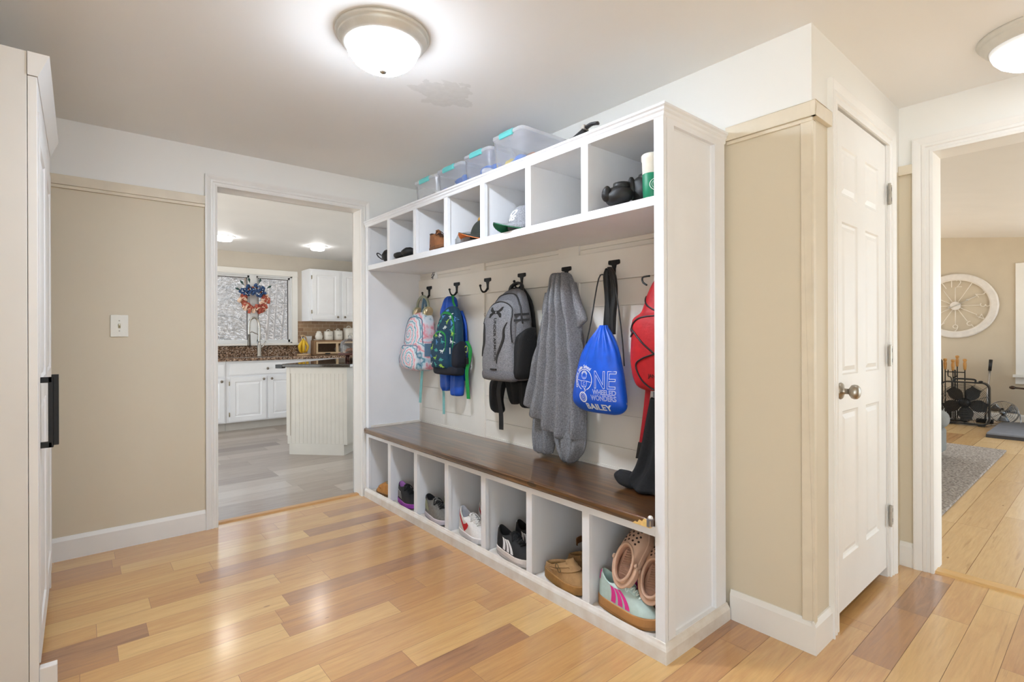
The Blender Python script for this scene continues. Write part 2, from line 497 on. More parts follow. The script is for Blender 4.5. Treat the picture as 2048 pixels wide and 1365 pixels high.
# ceilings
c = MB(); c.box(-0.8, XL + 0.145, -3.0, YW + 0.13, HZ, HZ + 0.1); structure(c.build('ceiling', CEIL))
CEILK = M('white_kitchen_ceiling', (236, 236, 236), 0.6, 0.02, 3)
c = MB(); c.box(-1.7, 4.1, YW + 0.13, 7.55, 2.235, 2.35); structure(c.build('ceiling_kitchen', CEILK))
c = MB()
def lz(y): return 2.335 + 0.135 * (y - 0.84)
c.rings([[(XL + 0.145, -1.4, lz(-1.4)), (9.15, -1.4, lz(-1.4)), (9.15, 3.3, lz(3.3)), (XL + 0.145, 3.3, lz(3.3))],
         [(XL + 0.145, -1.4, lz(-1.4) + 0.1), (9.15, -1.4, lz(-1.4) + 0.1), (9.15, 3.3, lz(3.3) + 0.1), (XL + 0.145, 3.3, lz(3.3) + 0.1)]])
structure(c.build('ceiling_living_room', M('living_ceiling_paint', (226, 223, 220), 0.4, 0.02, 3)))

# walls
w = MB()
w.box(-0.8, 0.622, YW, YW + 0.13, 0, HZ); w.box(1.542, 4.1, YW, YW + 0.13, 0, 2.35); w.box(0.622, 1.542, YW, YW + 0.13, 2.042, HZ)
w.box(-1.7, -0.8, YW, YW + 0.13, 0, 2.35)
structure(w.build('wall_back', WALLM))
w = MB(); w.box(XW, XW + 0.11, YC, YW, 0, HZ); structure(w.build('wall_right', WALLM))
w = MB(); w.box(XW + 0.11, 2.216, YC, YC + 0.11, 0, HZ); w.box(2.905, XL, YC, YC + 0.11, 0, HZ); w.box(2.216, 2.905, YC, YC + 0.11, 2.042, HZ)
structure(w.build('wall_closet', WALLM))
w = MB(); w.box(XL, XL + 0.145, 0.597, 3.3, 0, 2.75); w.box(XL, XL + 0.145, -0.36, 0.597, 2.012, 2.42); w.box(XL, XL + 0.145, -3.0, -0.36, 0, 2.35)
structure(w.build('wall_living', WALLM))
w = MB(); w.box(-0.80, -0.70, 0.9, YW, 0, HZ); w.box(-0.80, -0.70, -3.0, -2.6, 0, HZ); w.box(-0.80, -0.70, -2.6, 0.9, 2.0, HZ); w.box(-0.80, -0.70, 0.1, 0.9, 0, HZ); structure(w.build('wall_left', WALLM))  # wide unglazed gap added out of view for fill light
w = MB(); w.box(-0.8, 0.1, -3.1, -3.0, 0, HZ); w.box(0.7, XL + 0.145, -3.1, -3.0, 0, HZ); w.box(0.1, 0.7, -3.1, -3.0, 2.05, HZ)  # gap behind the camera added to let sky light in
structure(w.build('wall_front', WALLM))
# unseen slab added to keep the sun out of the side opening
w = MB(); w.box(-4.2, -0.8, -3.1, 3.4, 2.36, 2.44); structure(w.build('sun_blocker', CEIL))
# kitchen shell: back wall with window hole, side walls with unseen gaps added for daylight
KX0, KX1, KZ0, KZ1 = 0.98, 2.262, 1.035, 1.955
w = MB(); w.box(-1.7, KX0, 7.42, 7.55, 0, 2.3); w.box(KX1, 4.1, 7.42, 7.55, 0, 2.3); w.box(KX0, KX1, 7.42, 7.55, 0, KZ0); w.box(KX0, KX1, 7.42, 7.55, KZ1, 2.3)
structure(w.build('wall_kitchen_back', KITM))
w = MB(); w.box(-1.7, -1.6, YW + 0.13, 3.9, 0, 2.3); w.box(-1.7, -1.6, 6.8, 7.42, 0, 2.3); w.box(-1.7, -1.6, 3.9, 6.8, 2.18, 2.3)
structure(w.build('wall_kitchen_left', KITM))
w = MB(); w.box(4.0, 4.1, YW + 0.13, 4.3, 0, 2.3); w.box(4.0, 4.1, 6.2, 7.42, 0, 2.3); w.box(4.0, 4.1, 4.3, 6.2, 0, 0.4); w.box(4.0, 4.1, 4.3, 6.2, 2.1, 2.3); structure(w.build('wall_kitchen_right', KITM))
# living room shell
w = MB(); w.box(9.0, 9.13, 0.80, 3.3, 0, 2.75); w.box(9.0, 9.13, -0.30, 0.80, 0, 0.62); w.box(9.0, 9.13, -0.30, 0.80, 1.93, 2.6); w.box(9.0, 9.13, -1.4, -0.30, 0, 2.6)
structure(w.build('wall_living_far', LIVM))
w = MB(); w.box(XL + 0.145, 3.6, 3.2, 3.3, 0, 2.75); w.box(8.5, 9.0, 3.2, 3.3, 0, 2.75); w.box(3.6, 8.5, 3.2, 3.3, 0, 0.25); w.box(3.6, 8.5, 3.2, 3.3, 2.3, 2.75); structure(w.build('wall_living_left', LIVM))  # unseen gap added so the sun bounces into the room

# picture rails on the two-tone walls
def rail(name, boxes):
    r = MB()
    for b in boxes: r.box(*b)
    return structure(r.build(name, RAILM, bevel=0.002))
rail('trim_3', [(-0.70, 0.571, YW - 0.018, YW, 1.912, 1.962), (-0.70, 0.571, YW - 0.012, YW, 1.895, 1.912)])
rail('trim_4', [(XW - 0.018, XW, YC - 0.018, 1.03, 1.912, 1.966), (XW - 0.018, 2.152, YC - 0.018, YC, 1.912, 1.966), (XW - 0.010, XW, YC - 0.006, 1.03, 1.898, 1.912), (XW - 0.008, XW, YC - 0.008, YC + 0.035, 0.11, 1.90), (XW - 0.008, 2.02, YC - 0.008, YC, 0.11, 1.90)])
rail('trim_5', [(XL - 0.018, XL, 0.662, YC, 1.914, 1.960)])

# baseboards
def baseboard(name, pts):
    """pts: list of (axis, a, b, wall coordinate, out direction)"""
    m = MB()
    for ax, a, b, c0, s in pts:
        prof = [(0, 0), (0, 0.118), (0.005, 0.118), (0.009, 0.108), (0.013, 0.098), (0.013, 0)]
        if ax == 'x': m.prism([(c0 + s * d, z) for d, z in prof], a, b, 'x')
        else: m.prism([(c0 + s * d, z) for d, z in prof], a, b, 'y')
    return structure(m.build(name, WHITE))
baseboard('baseboard_back', [('x', -0.70, 0.571, YW, -1)])
baseboard('baseboard_right', [('y', YC, 1.02, XW, -1), ('x', XW - 0.013, 2.152, YC, -1)])
baseboard('baseboard_living', [('y', 0.662, YC, XL, -1)])
baseboard('baseboard_living_far', [('y', -1.3, 3.2, 9.0, -1)])

# door casings with a fluted profile
CAS = [(0.0, 0.0), (0.0, 0.011), (0.010, 0.013), (0.014, 0.010), (0.024, 0.010), (0.028, 0.015), (0.038, 0.015), (0.042, 0.012), (0.058, 0.018), (0.066, 0.020), (0.072, 0.020), (0.072, 0.0)]
def casing(name, s0, s1, ztop, fn, width=0.072, right=True, mat=None):
    k = width / 0.072; m = MB()
    rs = []
    for d, h in CAS:
        d *= k
        ring = [fn(s0 - d, 0, h), fn(s0 - d, ztop + d, h), fn(s1 + d, ztop + d, h)]
        if right: ring.append(fn(s1 + d, 0, h))
        rs.append(ring)
    m.rings(rs, closed=False, caps=False)
    return structure(m.build(name, mat or WHITE))
casing('trim_6', 0.634, 1.530, 2.03, lambda s, z, h: (s, YW - h, z), 0.064)
casing('trim_7', 2.228, 2.905, 2.022, lambda s, z, h: (s, YC - h, z), 0.076)
casing('trim_8', -0.35, 0.585, 2.0, lambda s, z, h: (XL - h, s, z), 0.077)
# jambs (the linings of the openings)
j = MB(); j.box(0.622, 0.634, YW - 0.001, YW + 0.135, 0, 2.03); j.box(1.530, 1.542, YW - 0.001, YW + 0.135, 0, 2.03); j.box(0.622, 1.542, YW - 0.001, YW + 0.135, 2.03, 2.042)
structure(j.build('trim_9', M('satin_jamb_paint', (228, 225, 221), 0.22, 0.02, 5)))
j = MB(); j.box(XL - 0.001, XL + 0.15, -0.362, -0.35, 0, 2.0); j.box(XL - 0.001, XL + 0.15, 0.585, 0.597, 0, 2.0); j.box(XL - 0.001, XL + 0.15, -0.362, 0.597, 2.0, 2.012)
structure(j.build('trim_10', WHITE))
j = MB(); j.box(2.216, 2.228, YC - 0.001, YC + 0.11, 0, 2.022); j.box(2.893, 2.905, YC - 0.001, YC + 0.11, 0, 2.022); j.box(2.216, 2.905, YC - 0.001, YC + 0.11, 2.022, 2.034)
structure(j.build('trim_11', WHITE))
# casings on the far sides of the openings
casing('trim_12', 0.634, 1.530, 2.03, lambda s, z, h: (s, YW + 0.13 + h, z), 0.064)

# six-panel closet door
d = structure(thing('door_1', (2.231, YC + 0.004, 0.03), 'white six-panel closet door with nickel knob and hinges', 'door'))
X0, X1, Z0, Z1 = 2.231, 2.890, 0.045, 2.016
cols = [(2.316, 2.502), (2.602, 2.788)]
rects = []
for a, b in cols:
    rects += [(a, b, 1.688, 1.885), (a, b, 0.975, 1.585), (a, b, 0.245, 0.832)]
m = MB(); m.panels(X0, X1, Z0, Z1, rects, [(0.006, 0.006), (0.016, 0.008), (0.034, 0.002)], lambda x, z, e: (x, YC + 0.004 + e, z))
m.box(X0, X1, YC + 0.014, YC + 0.038, Z0, Z1)
m.add([(X0, YC + 0.004, Z0), (X1, YC + 0.004, Z0), (X1, YC + 0.004, Z1), (X0, YC + 0.004, Z1), (X0, YC + 0.014, Z0), (X1, YC + 0.014, Z0), (X1, YC + 0.014, Z1), (X0, YC + 0.014, Z1)], [(0, 1, 5, 4), (1, 2, 6, 5), (2, 3, 7, 6), (3, 0, 4, 7)])
m.build('panel', WHITE, d, world=True)
k = MB(); R = Matrix.Translation((2.286, YC + 0.004, 0.915)) @ Matrix.Rotation(radians(90), 4, 'X')
k.lathe([(0.001, 0), (0.031, 0), (0.033, 0.004), (0.030, 0.009), (0.014, 0.013), (0.011, 0.020), (0.011, 0.032), (0.018, 0.036), (0.026, 0.042), (0.0285, 0.051), (0.027, 0.060), (0.020, 0.067), (0.008, 0.070), (0.001, 0.070)], 28, T=R)
k.build('knob', NICKEL, d, world=True, smooth=True, label='brushed nickel door knob')
lp = MB(); lp.box(2.2285, 2.2312, YC + 0.006, YC + 0.03, 0.87, 0.96); lp.build('latch_plate', NICKEL, d, world=True)
for z in (1.79, 1.037, 0.29):
    h = MB(); h.box(2.888, 2.905, YC - 0.0135, YC - 0.010, z - 0.046, z + 0.046); h.tube([(2.892, YC - 0.013, z - 0.05), (2.892, YC - 0.013, z + 0.05)], 0.006, 10)
    h.box(2.905, 2.917, YC - 0.0165, YC - 0.012, z - 0.044, z + 0.044)
    ho = h.build('hinge', NICKEL, d, world=True, bevel=0.001)
    s = MB()
    for dz in (-0.024, 0.024): s.box(2.9085, 2.9125, YC - 0.0172, YC - 0.0165, z + dz - 0.009, z + dz + 0.009)
    s.build('slot', DARKP, ho, world=True)

# light switch
s = thing('light_switch', (0.168, YW, 1.14), 'white toggle light switch plate on the beige wall', 'switch')
m = MB(); m.box(0.129, 0.207, YW - 0.007, YW - 0.0005, 1.136, 1.254); m.build('cover_plate', M('white_switch_plastic', (240, 238, 228), 0.3, 0.02, 10), s, world=True, bevel=0.003)
m = MB(); m.box(0.163, 0.173, YW - 0.0078, YW - 0.0065, 1.183, 1.207); m.build('toggle_slot', M('switch_slot', (150, 140, 105), 0.5, 0.05, 10), s, world=True)
m = MB(); m.box(0.1645, 0.1715, YW - 0.016, YW - 0.007, 1.196, 1.206); m.build('toggle', M('ivory_plastic', (236, 228, 200), 0.35, 0.02, 10), s, world=True, bevel=0.001)
for z in (1.168, 1.223):
    m = MB(); m.lathe([(0.001, 0), (0.0035, 0), (0.003, 0.0012), (0.001, 0.0015)], 10, T=Matrix.Translation((0.168, YW - 0.007, z)) @ Matrix.Rotation(radians(90), 4, 'X')); m.build('screw', NICKEL, s, world=True)

# flush ceiling lamps
DOME = dome_glass('lit_frosted_glass', (228, 240, 255), LAMP)
DOME2 = dome_glass('lit_frosted_glass_dim', (228, 240, 255), LAMP2)
def ceiling_lamp(x, y, label, dome):
    t = thing('ceiling_light', (x, y, HZ), label, 'ceiling light', group='flush ceiling lights')
    m = MB(); m.lathe([(0.02, 0), (0.168, 0), (0.170, -0.006), (0.166, -0.014), (0.160, -0.017), (0.160, -0.021), (0.157, -0.026), (0.146, -0.040), (0.140, -0.046), (0.136, -0.047), (0.133, -0.044), (0.02, -0.03)], 48)
    m.build('lamp_pan', LAMPPAN, t, smooth=True)
    m = MB(); m.lathe([(0.133, -0.043), (0.131, -0.055), (0.122, -0.076), (0.105, -0.097), (0.080, -0.114), (0.050, -0.125), (0.02, -0.129), (0.001, -0.130)], 48, caps=False)
    m.build('glass_dome', dome, t, smooth=True)
    m = MB(); m.lathe([(0.001, -0.127), (0.014, -0.128), (0.016, -0.132), (0.012, -0.139), (0.005, -0.143), (0.001, -0.144)], 20)
    m.build('finial', NICKEL, t, smooth=True)
    return t
ceiling_lamp(0.865, 1.765, 'lit flush ceiling light with frosted dome beside the ceiling patch', DOME)
ceiling_lamp(2.70, 0.205, 'lit flush ceiling light near the living room doorway, cut by the frame', DOME2)
# ------------------------------------------------------------------ the mudroom bench with cubbies
XF, YN, YF, XB = 1.557, 1.031, 3.462, 1.985
DIV = [3.108, 2.764, 2.420, 2.082, 1.737, 1.397]

def wood_mat():
    m, nt, b = nodes('dark_stained_pine')
    co = coords(nt, (26, 1.3, 26))
    n1 = N(nt, 'ShaderNodeTexNoise', i_Scale=1.6, i_Detail=8, i_Roughness=0.6, i_Distortion=0.8); nt.links.new(co, n1.inputs['Vector'])
    r = N(nt, 'ShaderNodeValToRGB'); e = r.color_ramp.elements; e.new(0.5)
    for q, (p, c) in zip(e, [(0.28, (46, 30, 18)), (0.5, (84, 54, 27)), (0.75, (128, 86, 40))]): q.position = p; q.color = rgb(c)
    nt.links.new(n1.outputs['Fac'], r.inputs['Fac'])
    # knots
    co2 = coords(nt, (9, 3.2, 9)); vo = N(nt, 'ShaderNodeTexVoronoi', i_Scale=1.0); nt.links.new(co2, vo.inputs['Vector'])
    k = math_node(nt, 'LESS_THAN', vo.outputs['Distance'], 0.10)
    nt.links.new(mixc(nt, math_node(nt, 'MULTIPLY', k, 0.7), r.outputs[0], rgb((24, 15, 10))), b.inputs['Base Color'])
    b.inputs['Roughness'].default_value = 0.34; b.inputs['Coat Weight'].default_value = 0.9; b.inputs['Coat Roughness'].default_value = 0.14
    bp = N(nt, 'ShaderNodeBump', i_Strength=0.12, i_Distance=0.004); nt.links.new(n1.outputs['Fac'], bp.inputs['Height']); nt.links.new(bp.outputs[0], b.inputs['Normal'])
    return m
SEATM = wood_mat()
SCUFF = M('scuffed_white_base_paint', (232, 228, 222), 0.5, 0.0, 14, col2=(214, 204, 192), detail=8)

B = thing('hall_bench', (1.77, 2.25, 0), 'tall white built-in hall bench with cubbies, coat hooks and a dark wood seat', 'bench')
def bp(name, mb, mat=BWHITE, **k):
    return mb.build(name, mat, B, world=True, **k)
# face posts and end panels
for a, b in ((YN, YN + 0.040), (3.422, YF)):
    m = MB(); m.box(XF, XF + 0.02, a, b, 0.03, 1.905); bp('face_post', m, bevel=0.0015)
m = MB(); m.panels(XF + 0.02, XB - 0.005, 0.03, 1.905, [(1.622, 1.905, 0.068, 1.882)], [(0.0, 0.015), (0.004, 0.018)], lambda x, z, e: (x, YN + e, z))
m.box(XF + 0.02, XB, YN + 0.020, YN + 0.040, 0.03, 1.905)
m.add([(XB - 0.005, YN, 0.03), (XB - 0.005, YN + 0.02, 0.03), (XB - 0.005, YN + 0.02, 1.905), (XB - 0.005, YN, 1.905)], [(0, 1, 2, 3)])
bp('end_panel', m)
m = MB(); m.box(XF + 0.02, XB, 3.430, YF, 0.03, 1.905); bp('end_panel', m)
# slabs
m = MB(); m.box(XF, XB, YN + 0.04, 3.43, 1.596, 1.630); bp('hat_shelf', m, bevel=0.001)
m = MB(); m.box(XF, XB, YN, YF, 1.905, 1.925); bp('top_board', m)
m = MB(); m.box(XF + 0.002, XB, YN + 0.04, 3.43, 0.02, 0.052); bp('cubby_floor', m, SCUFF)
m = MB(); m.box(XF, XF + 0.022, YN + 0.040, 3.422, 0.424, 0.458); bp('seat_rail', m)
# crown moulding, front and near end
m = MB()
prof = [(0, 1.900), (0.003, 1.906), (0.003, 1.916), (0.008, 1.922), (0.008, 1.930), (0.014, 1.935), (0.014, 1.943), (0, 1.943)]
rs = []
for d, z in prof: rs.append([(XB, YN - d, z), (XF - d, YN - d, z), (XF - d, YF, z)])
m.rings(rs, closed=False, caps=False); m.box(XF, XB, YN, YF, 1.925, 1.943); bp('crown', m)
# base moulding, front and near end
m = MB(); rs = []
for d, z in [(0.0, 0.066), (0.003, 0.064), (0.006, 0.058), (0.011, 0.052), (0.015, 0.044), (0.015, 0.0)]: rs.append([(XB, YN - d, z), (XF - d, YN - d, z), (XF - d, YF, z)])
m.rings(rs, closed=False, caps=False); bp('base_moulding', m, SCUFF)
m = MB(); m.box(XF, XB, YN, YN + 0.03, 0, 0.064); m.box(XF, XF + 0.02, YN, YF, 0, 0.052); bp('plinth', m, SCUFF)
# dividers, seven bays below and above
for y in DIV:
    m = MB(); m.box(XF, XF + 0.02, y - 0.019, y + 0.019, 0.05, 0.424); m.box(XF + 0.02, 1.95, y - 0.010, y + 0.014, 0.05, 0.458); bp('divider', m)
for y in DIV:
    m = MB(); m.box(XF, XF + 0.02, y - 0.018, y + 0.018, 1.630, 1.905); m.box(XF + 0.02, XB, y - 0.010, y + 0.013, 1.630, 1.905); bp('divider', m)
# the seat
m = MB(); m.box(1.533, XB, YN + 0.042, 3.428, 0.458, 0.489); m.box(1.533, XF, 3.428, 3.448, 0.458, 0.489); seat = bp('seat', m, SEATM, bevel=0.007, segs=3)
m = MB(); m.prism([(1.074, 0.4585), (1.150, 0.4585), (1.138, 0.468), (1.128, 0.466), (1.120, 0.478), (1.108, 0.475), (1.100, 0.486), (1.074, 0.484)], 1.5322, 1.545, 'x')
m.build('chipped_edge', M('bare_pine', (226, 190, 120), 0.6, 0.12, 60), seat, world=True, label='bare pale wood at the chipped corner of the seat')
m = MB(); m.box(1.5315, 1.556, 1.0735, 1.090, 0.4595, 0.4895); m.build('corner_guard', M('worn_grey_guard', (112, 108, 110), 0.6, 0.2, 50), seat, world=True, bevel=0.003)
m = MB(); m.ell((1.545, 1.082, 0.490), (0.010, 0.009, 0.009), 12, 8); m.build('corner_cap', M('white_rubber', (232, 232, 230), 0.5, 0.03, 30), seat, world=True, smooth=True)
# shiplap back with gaps, battens and hook rail
zs = [0.489, 0.602, 0.757, 0.930, 1.106, 1.278, 1.404, 1.572, 1.597]
m = MB()
for a, b in zip(zs, zs[1:]): m.box(XB - 0.006, XB + 0.003, YN + 0.04, 3.43, a + 0.0018, b - 0.0018)
bp('shiplap_back', m, BOARD)
m = MB(); m.box(XB + 0.0005, XB + 0.012, YN + 0.04, 3.43, 0.03, 1.905); bp('back_board', m, BOARD)
m = MB(); m.box(XB - 0.020, XB - 0.006, YN + 0.04, 3.43, 1.404, 1.546); bp('hook_rail', m, BOARD, bevel=0.001)
for a, b in ((2.612, 2.760), (1.805, 1.952)):
    m = MB(); m.box(XB - 0.018, XB - 0.006, a, b, 0.489, 1.404); m.box(XB - 0.018, XB - 0.006, a, b, 1.546, 1.596); bp('batten', m, BOARD, bevel=0.001)
m = MB(); m.box(XB - 0.016, XB - 0.006, 3.410, 3.43, 0.489, 1.404); m.box(XB - 0.013, XB - 0.006, YN + 0.04, 3.43, 0.489, 0.502); m.box(XF + 0.02, XB - 0.006, 3.418, 3.4302, 0.489, 0.502); bp('corner_strip', m, BOARD)
# coat hooks
hm = MB()
hm.prism([(-0.031, 0.013), (0.031, 0.013), (0.034, 0.008), (0.034, -0.004), (0.030, -0.008), (0.013, -0.012), (0.0085, -0.028), (0.0075, -0.060), (-0.0075, -0.060), (-0.0085, -0.028), (-0.013, -0.012), (-0.030, -0.008), (-0.034, -0.004), (-0.034, 0.008)], -0.006, 0.0, 'x')
hm.tube(bez((-0.005, 0, -0.052), (-0.018, 0, -0.082), (-0.052, 0, -0.090), (-0.060, 0, -0.042), 12), [0.007] * 4 + [0.006] * 5 + [0.005] * 4, 10)
hm.ell((-0.060, 0, -0.038), (0.008, 0.008, 0.008), 12, 8)
for s in (-0.021, 0.021): hm.ell((-0.006, s, 0.003), (0.003, 0.005, 0.005), 10, 6)
HOOKY = [3.273, 2.915, 2.570, 2.245, 1.888, 1.573, 1.185]
h0 = hm.build('coat_hook', BLACKM, B, smooth=False, bevel=0.001)
h0.location = Vector((XB - 0.020, HOOKY[0], 1.483)) - B.location
for y in HOOKY[1:]:
    h = h0.copy(); COL.objects.link(h); h.parent = B; h.location = Vector((XB - 0.020, y, 1.483)) - B.location

# little white patterned sticker above the rail
s = MB(); s.lathe([(0.001, 0), (0.054, 0), (0.054, 0.0015), (0.001, 0.0015)], 28, T=Matrix.Translation((XB - 0.0065, 3.225, 1.553)) @ Matrix.Rotation(radians(-90), 4, 'Y') @ Matrix.Scale(0.80, 4, (0, 1, 0)))
st = s.build('sticker', M('white_sticker', (236, 236, 234), 0.4, 0.02, 20))
tag(st, 'small white round sticker with black dashes stuck above the hook rail', 'sticker')
s = MB()
for i in range(9):
    for r_, off in ((0.046, 0), (0.027, 0.3)):
        a = radians(80 + i * 22) + off
        T = Matrix.Translation((XB - 0.0084, 3.225 + 0.8 * r_ * -cos(a), 1.553 + r_ * sin(a))) @ Matrix.Rotation(a, 4, 'X')
        s.box(-0.0002, 0.0002, -0.0085, 0.0085, -0.0034, 0.0034, T)
s.build('dashes', DARKP, st)

# ------------------------------------------------------------------ tall white cabinet at the left edge
CM = M('white_wardrobe_paint', (226, 223, 218), 0.45, 0.02, 4)
CW = M('white_wardrobe_door', (236, 234, 231), 0.4, 0.02, 4)
K = thing('wardrobe', (-0.37, 2.68, 0), 'tall white wardrobe with panelled doors and black pull at the left edge', 'wardrobe')
def kp(name, mb, mat=CM, parent=None, **k): return mb.build(name, mat, parent or K, world=True, **k)
m = MB(); m.box(-0.66, -0.1215, 2.200, 2.222, 0.0, 2.03); m.box(-0.66, -0.1215, 3.128, 3.15, 0.0, 2.03); m.box(-0.66, -0.640, 2.222, 3.128, 0.0, 2.03); m.box(-0.64, -0.1215, 2.222, 3.128, 2.008, 2.03); m.box(-0.64, -0.1215, 2.222, 3.128, 0.08, 0.10)
kp('carcass', m, bevel=0.001)
m = MB(); m.box(-0.1200, -0.098, 2.200, 2.222, 0.0, 1.955); m.box(-0.1200, -0.098, 3.128, 3.15, 0.0, 1.955); m.box(-0.1200, -0.098, 2.222, 3.128, 1.86, 1.955)
kp('face_frame', m, CW, bevel=0.001)
m = MB(); m.prism([(-0.1200, 1.957), (-0.096, 1.957), (-0.068, 2.03), (-0.1200, 2.03)], 2.197, 3.153, 'y'); kp('cornice', m, CW)
for a, b in ((2.226, 2.672), (2.678, 3.124)):
    m = MB(); m.panels(a, b, 0.10, 1.855, [(a + 0.07, b - 0.07, 0.19, 0.92), (a + 0.07, b - 0.07, 1.0, 1.77)], [(0.008, 0.007), (0.03, 0.003)], lambda y, z, e: (-0.0945 - e, y, z))
    m.box(-0.1195, -0.104, a, b, 0.10, 1.855)
    m.add([(-0.0945, a, 0.10), (-0.0945, b, 0.10), (-0.0945, b, 1.855), (-0.0945, a, 1.855), (-0.110, a, 0.10), (-0.110, b, 0.10), (-0.110, b, 1.855), (-0.110, a, 1.855)], [(0, 1, 5, 4), (1, 2, 6, 5), (2, 3, 7, 6), (3, 0, 4, 7)])
    do = kp('door', m, CW)
    if a > 2.5: continue
    hy = a + 0.012
    h = MB()
    h.box(-0.0955, -0.066, hy, hy + 0.02, 0.990, 1.008); h.box(-0.0955, -0.066, hy, hy + 0.02, 0.780, 0.798)
    h.box(-0.076, -0.063, hy, hy + 0.022, 0.780, 1.008); h.box(-0.068, -0.050, hy + 0.006, hy + 0.020, 0.786, 1.016)
    kp('handle', h, BLACKM, do, bevel=0.0015)
m = MB(); m.box(-0.0975, -0.055, 2.205, 2.235, 0.0, 0.09); kp('foot_block', m, CW, bevel=0.002)
# ------------------------------------------------------------------ things hanging on the hooks
# every hung thing is modelled facing its local -y; turned by -90 degrees it faces the room
HX = 1.965
def hung(name, y, label, cat, group=None, x=HX):
    return thing(name, (x, y, 0), label, cat, rz=-pi / 2, group=group)

def se(a, n):
    c, s = cos(a), sin(a)
    return (math.copysign(abs(c) ** (2 / n), c), math.copysign(abs(s) ** (2 / n), s))

def body(zs, n=36, m=26, exp=3.2):
    """soft box: table rows (z, x0, x1, yfront, yback) interpolated and capped"""
    P = spline([(i, 0, 0) for i in range(2)], 1)
    rs = []
    tab = [tuple(r) for r in zs]
    N_ = len(tab)
    rows = []
    for i in range((N_ - 1) * 4 + 1):
        t = i / 4; k = min(int(t), N_ - 2); u = t - k
        a = tab[max(k - 1, 0)]; b = tab[k]; c = tab[k + 1]; d = tab[min(k + 2, N_ - 1)]
        rows.append([0.5 * ((2 * b[j]) + (c[j] - a[j]) * u + (2 * a[j] - 5 * b[j] + 4 * c[j] - d[j]) * u * u + (3 * b[j] - a[j] - 3 * c[j] + d[j]) * u ** 3) for j in range(5)])
    for z, x0, x1, y0, y1 in rows:
        cx, cy, hx, hy = (x0 + x1) / 2, (y0 + y1) / 2, max((x1 - x0) / 2, 0.002), max((y1 - y0) / 2, 0.002)
        ring = []
        for j in range(n):
            c, s = se(2 * pi * j / n, exp)
            ring.append((cx + hx * c, cy + hy * s, z))
        rs.append(ring)
    return MB().rings(rs)

def path_on(tree, pts, off=0.003):
    out = []
    for x, z in pts:
        hit = tree.ray_cast(Vector((x, -1, z)), Vector((0, 1, 0)))
        out.append(Vector((x, (hit[0].y if hit[0] else (out[-1].y + off if out else -0.1)) - off, z)))
    return out

def sp2(pts, n=6):
    return [(p.x, p.z) for p in spline([(x, 0, z) for x, z in pts], n)]

def heather(name, c1, c2, scale=260):
    return M(name, c1, 0.9, col2=c2, scale=scale, detail=2, bump=0.25, bscale=400)

def flat(polys, tree, off=0.0018):
    """2-D outlines (x,z) laid on a body, finely split"""
    from mathutils.geometry import tessellate_polygon
    mb = MB()
    for po in polys:
        tri = tessellate_polygon([[Vector((x, z, 0)) for x, z in po]])
        v, f = drape(po, tri, tree, off)
        mb.add(v, f)
    return mb

# --- tie-dye backpack
def tiedye():
    m, nt, b = nodes('tie_dye_fabric')
    tc = N(nt, 'ShaderNodeTexCoord'); sp = N(nt, 'ShaderNodeSeparateXYZ'); nt.links.new(tc.outputs['Object'], sp.inputs[0])
    no = N(nt, 'ShaderNodeTexNoise', i_Scale=34, i_Detail=6); nt.links.new(tc.outputs['Object'], no.inputs['Vector'])
    wob = math_node(nt, 'MULTIPLY', math_node(nt, 'SUBTRACT', no.outputs['Fac'], 0.5), 4.2)
    def swirl(cx, cz):
        dx = math_node(nt, 'SUBTRACT', sp.outputs[0], cx); dz = math_node(nt, 'SUBTRACT', sp.outputs[2], cz)
        r = math_node(nt, 'SQRT', math_node(nt, 'ADD', math_node(nt, 'MULTIPLY', dx, dx), math_node(nt, 'MULTIPLY', dz, dz)))
        a = math_node(nt, 'ARCTAN2', dz, dx)
        ph = math_node(nt, 'ADD', math_node(nt, 'MULTIPLY', r, 150.0), a)
        ph = math_node(nt, 'ADD', ph, math_node(nt, 'ADD', wob, math_node(nt, 'MULTIPLY', math_node(nt, 'SINE', math_node(nt, 'MULTIPLY', a, 14.0)), 0.35)))
        return r, math_node(nt, 'FRACT', math_node(nt, 'DIVIDE', ph, 2 * pi))
    r1, f1 = swirl(-0.03, 1.15); r2, f2 = swirl(0.03, 0.975)
    near = math_node(nt, 'LESS_THAN', r1, r2)
    f = math_node(nt, 'ADD', math_node(nt, 'MULTIPLY', f1, near), math_node(nt, 'MULTIPLY', f2, math_node(nt, 'SUBTRACT', 1.0, near)))
    rp = N(nt, 'ShaderNodeValToRGB'); e = rp.color_ramp.elements
    tabl = [(0.0, (226, 228, 232)), (0.18, (214, 224, 230)), (0.32, (66, 136, 160)), (0.45, (186, 214, 222)), (0.6, (234, 226, 230)), (0.75, (226, 138, 150)), (0.88, (232, 200, 208)), (1.0, (226, 228, 232))]
    while len(e) < len(tabl): e.new(0.5)
    for q, (p, c) in zip(e, tabl): q.position = p; q.color = rgb(c)
    nt.links.new(f, rp.inputs['Fac']); nt.links.new(rp.outputs[0], b.inputs['Base Color']); b.inputs['Roughness'].default_value = 0.75
    return m
TD = tiedye()
TEAL = M('mint_webbing', (122, 178, 176), 0.8, 0.08, 120)
GREYB = M('slate_blue_fabric', (104, 134, 158), 0.8, 0.08, 80)
t = hung('backpack', 3.262, 'pink and teal tie-dye backpack with headphones hung over it', 'backpack')
mb = body([(0.888, -0.09, 0.09, -0.13, -0.045), (0.905, -0.132, 0.128, -0.160, -0.02), (0.96, -0.142, 0.138, -0.168, -0.012), (1.08, -0.142, 0.138, -0.166, -0.012), (1.18, -0.134, 0.13, -0.158, -0.012), (1.25, -0.112, 0.108, -0.140, -0.012), (1.29, -0.075, 0.072, -0.110, -0.018), (1.303, -0.03, 0.03, -0.075, -0.04)])
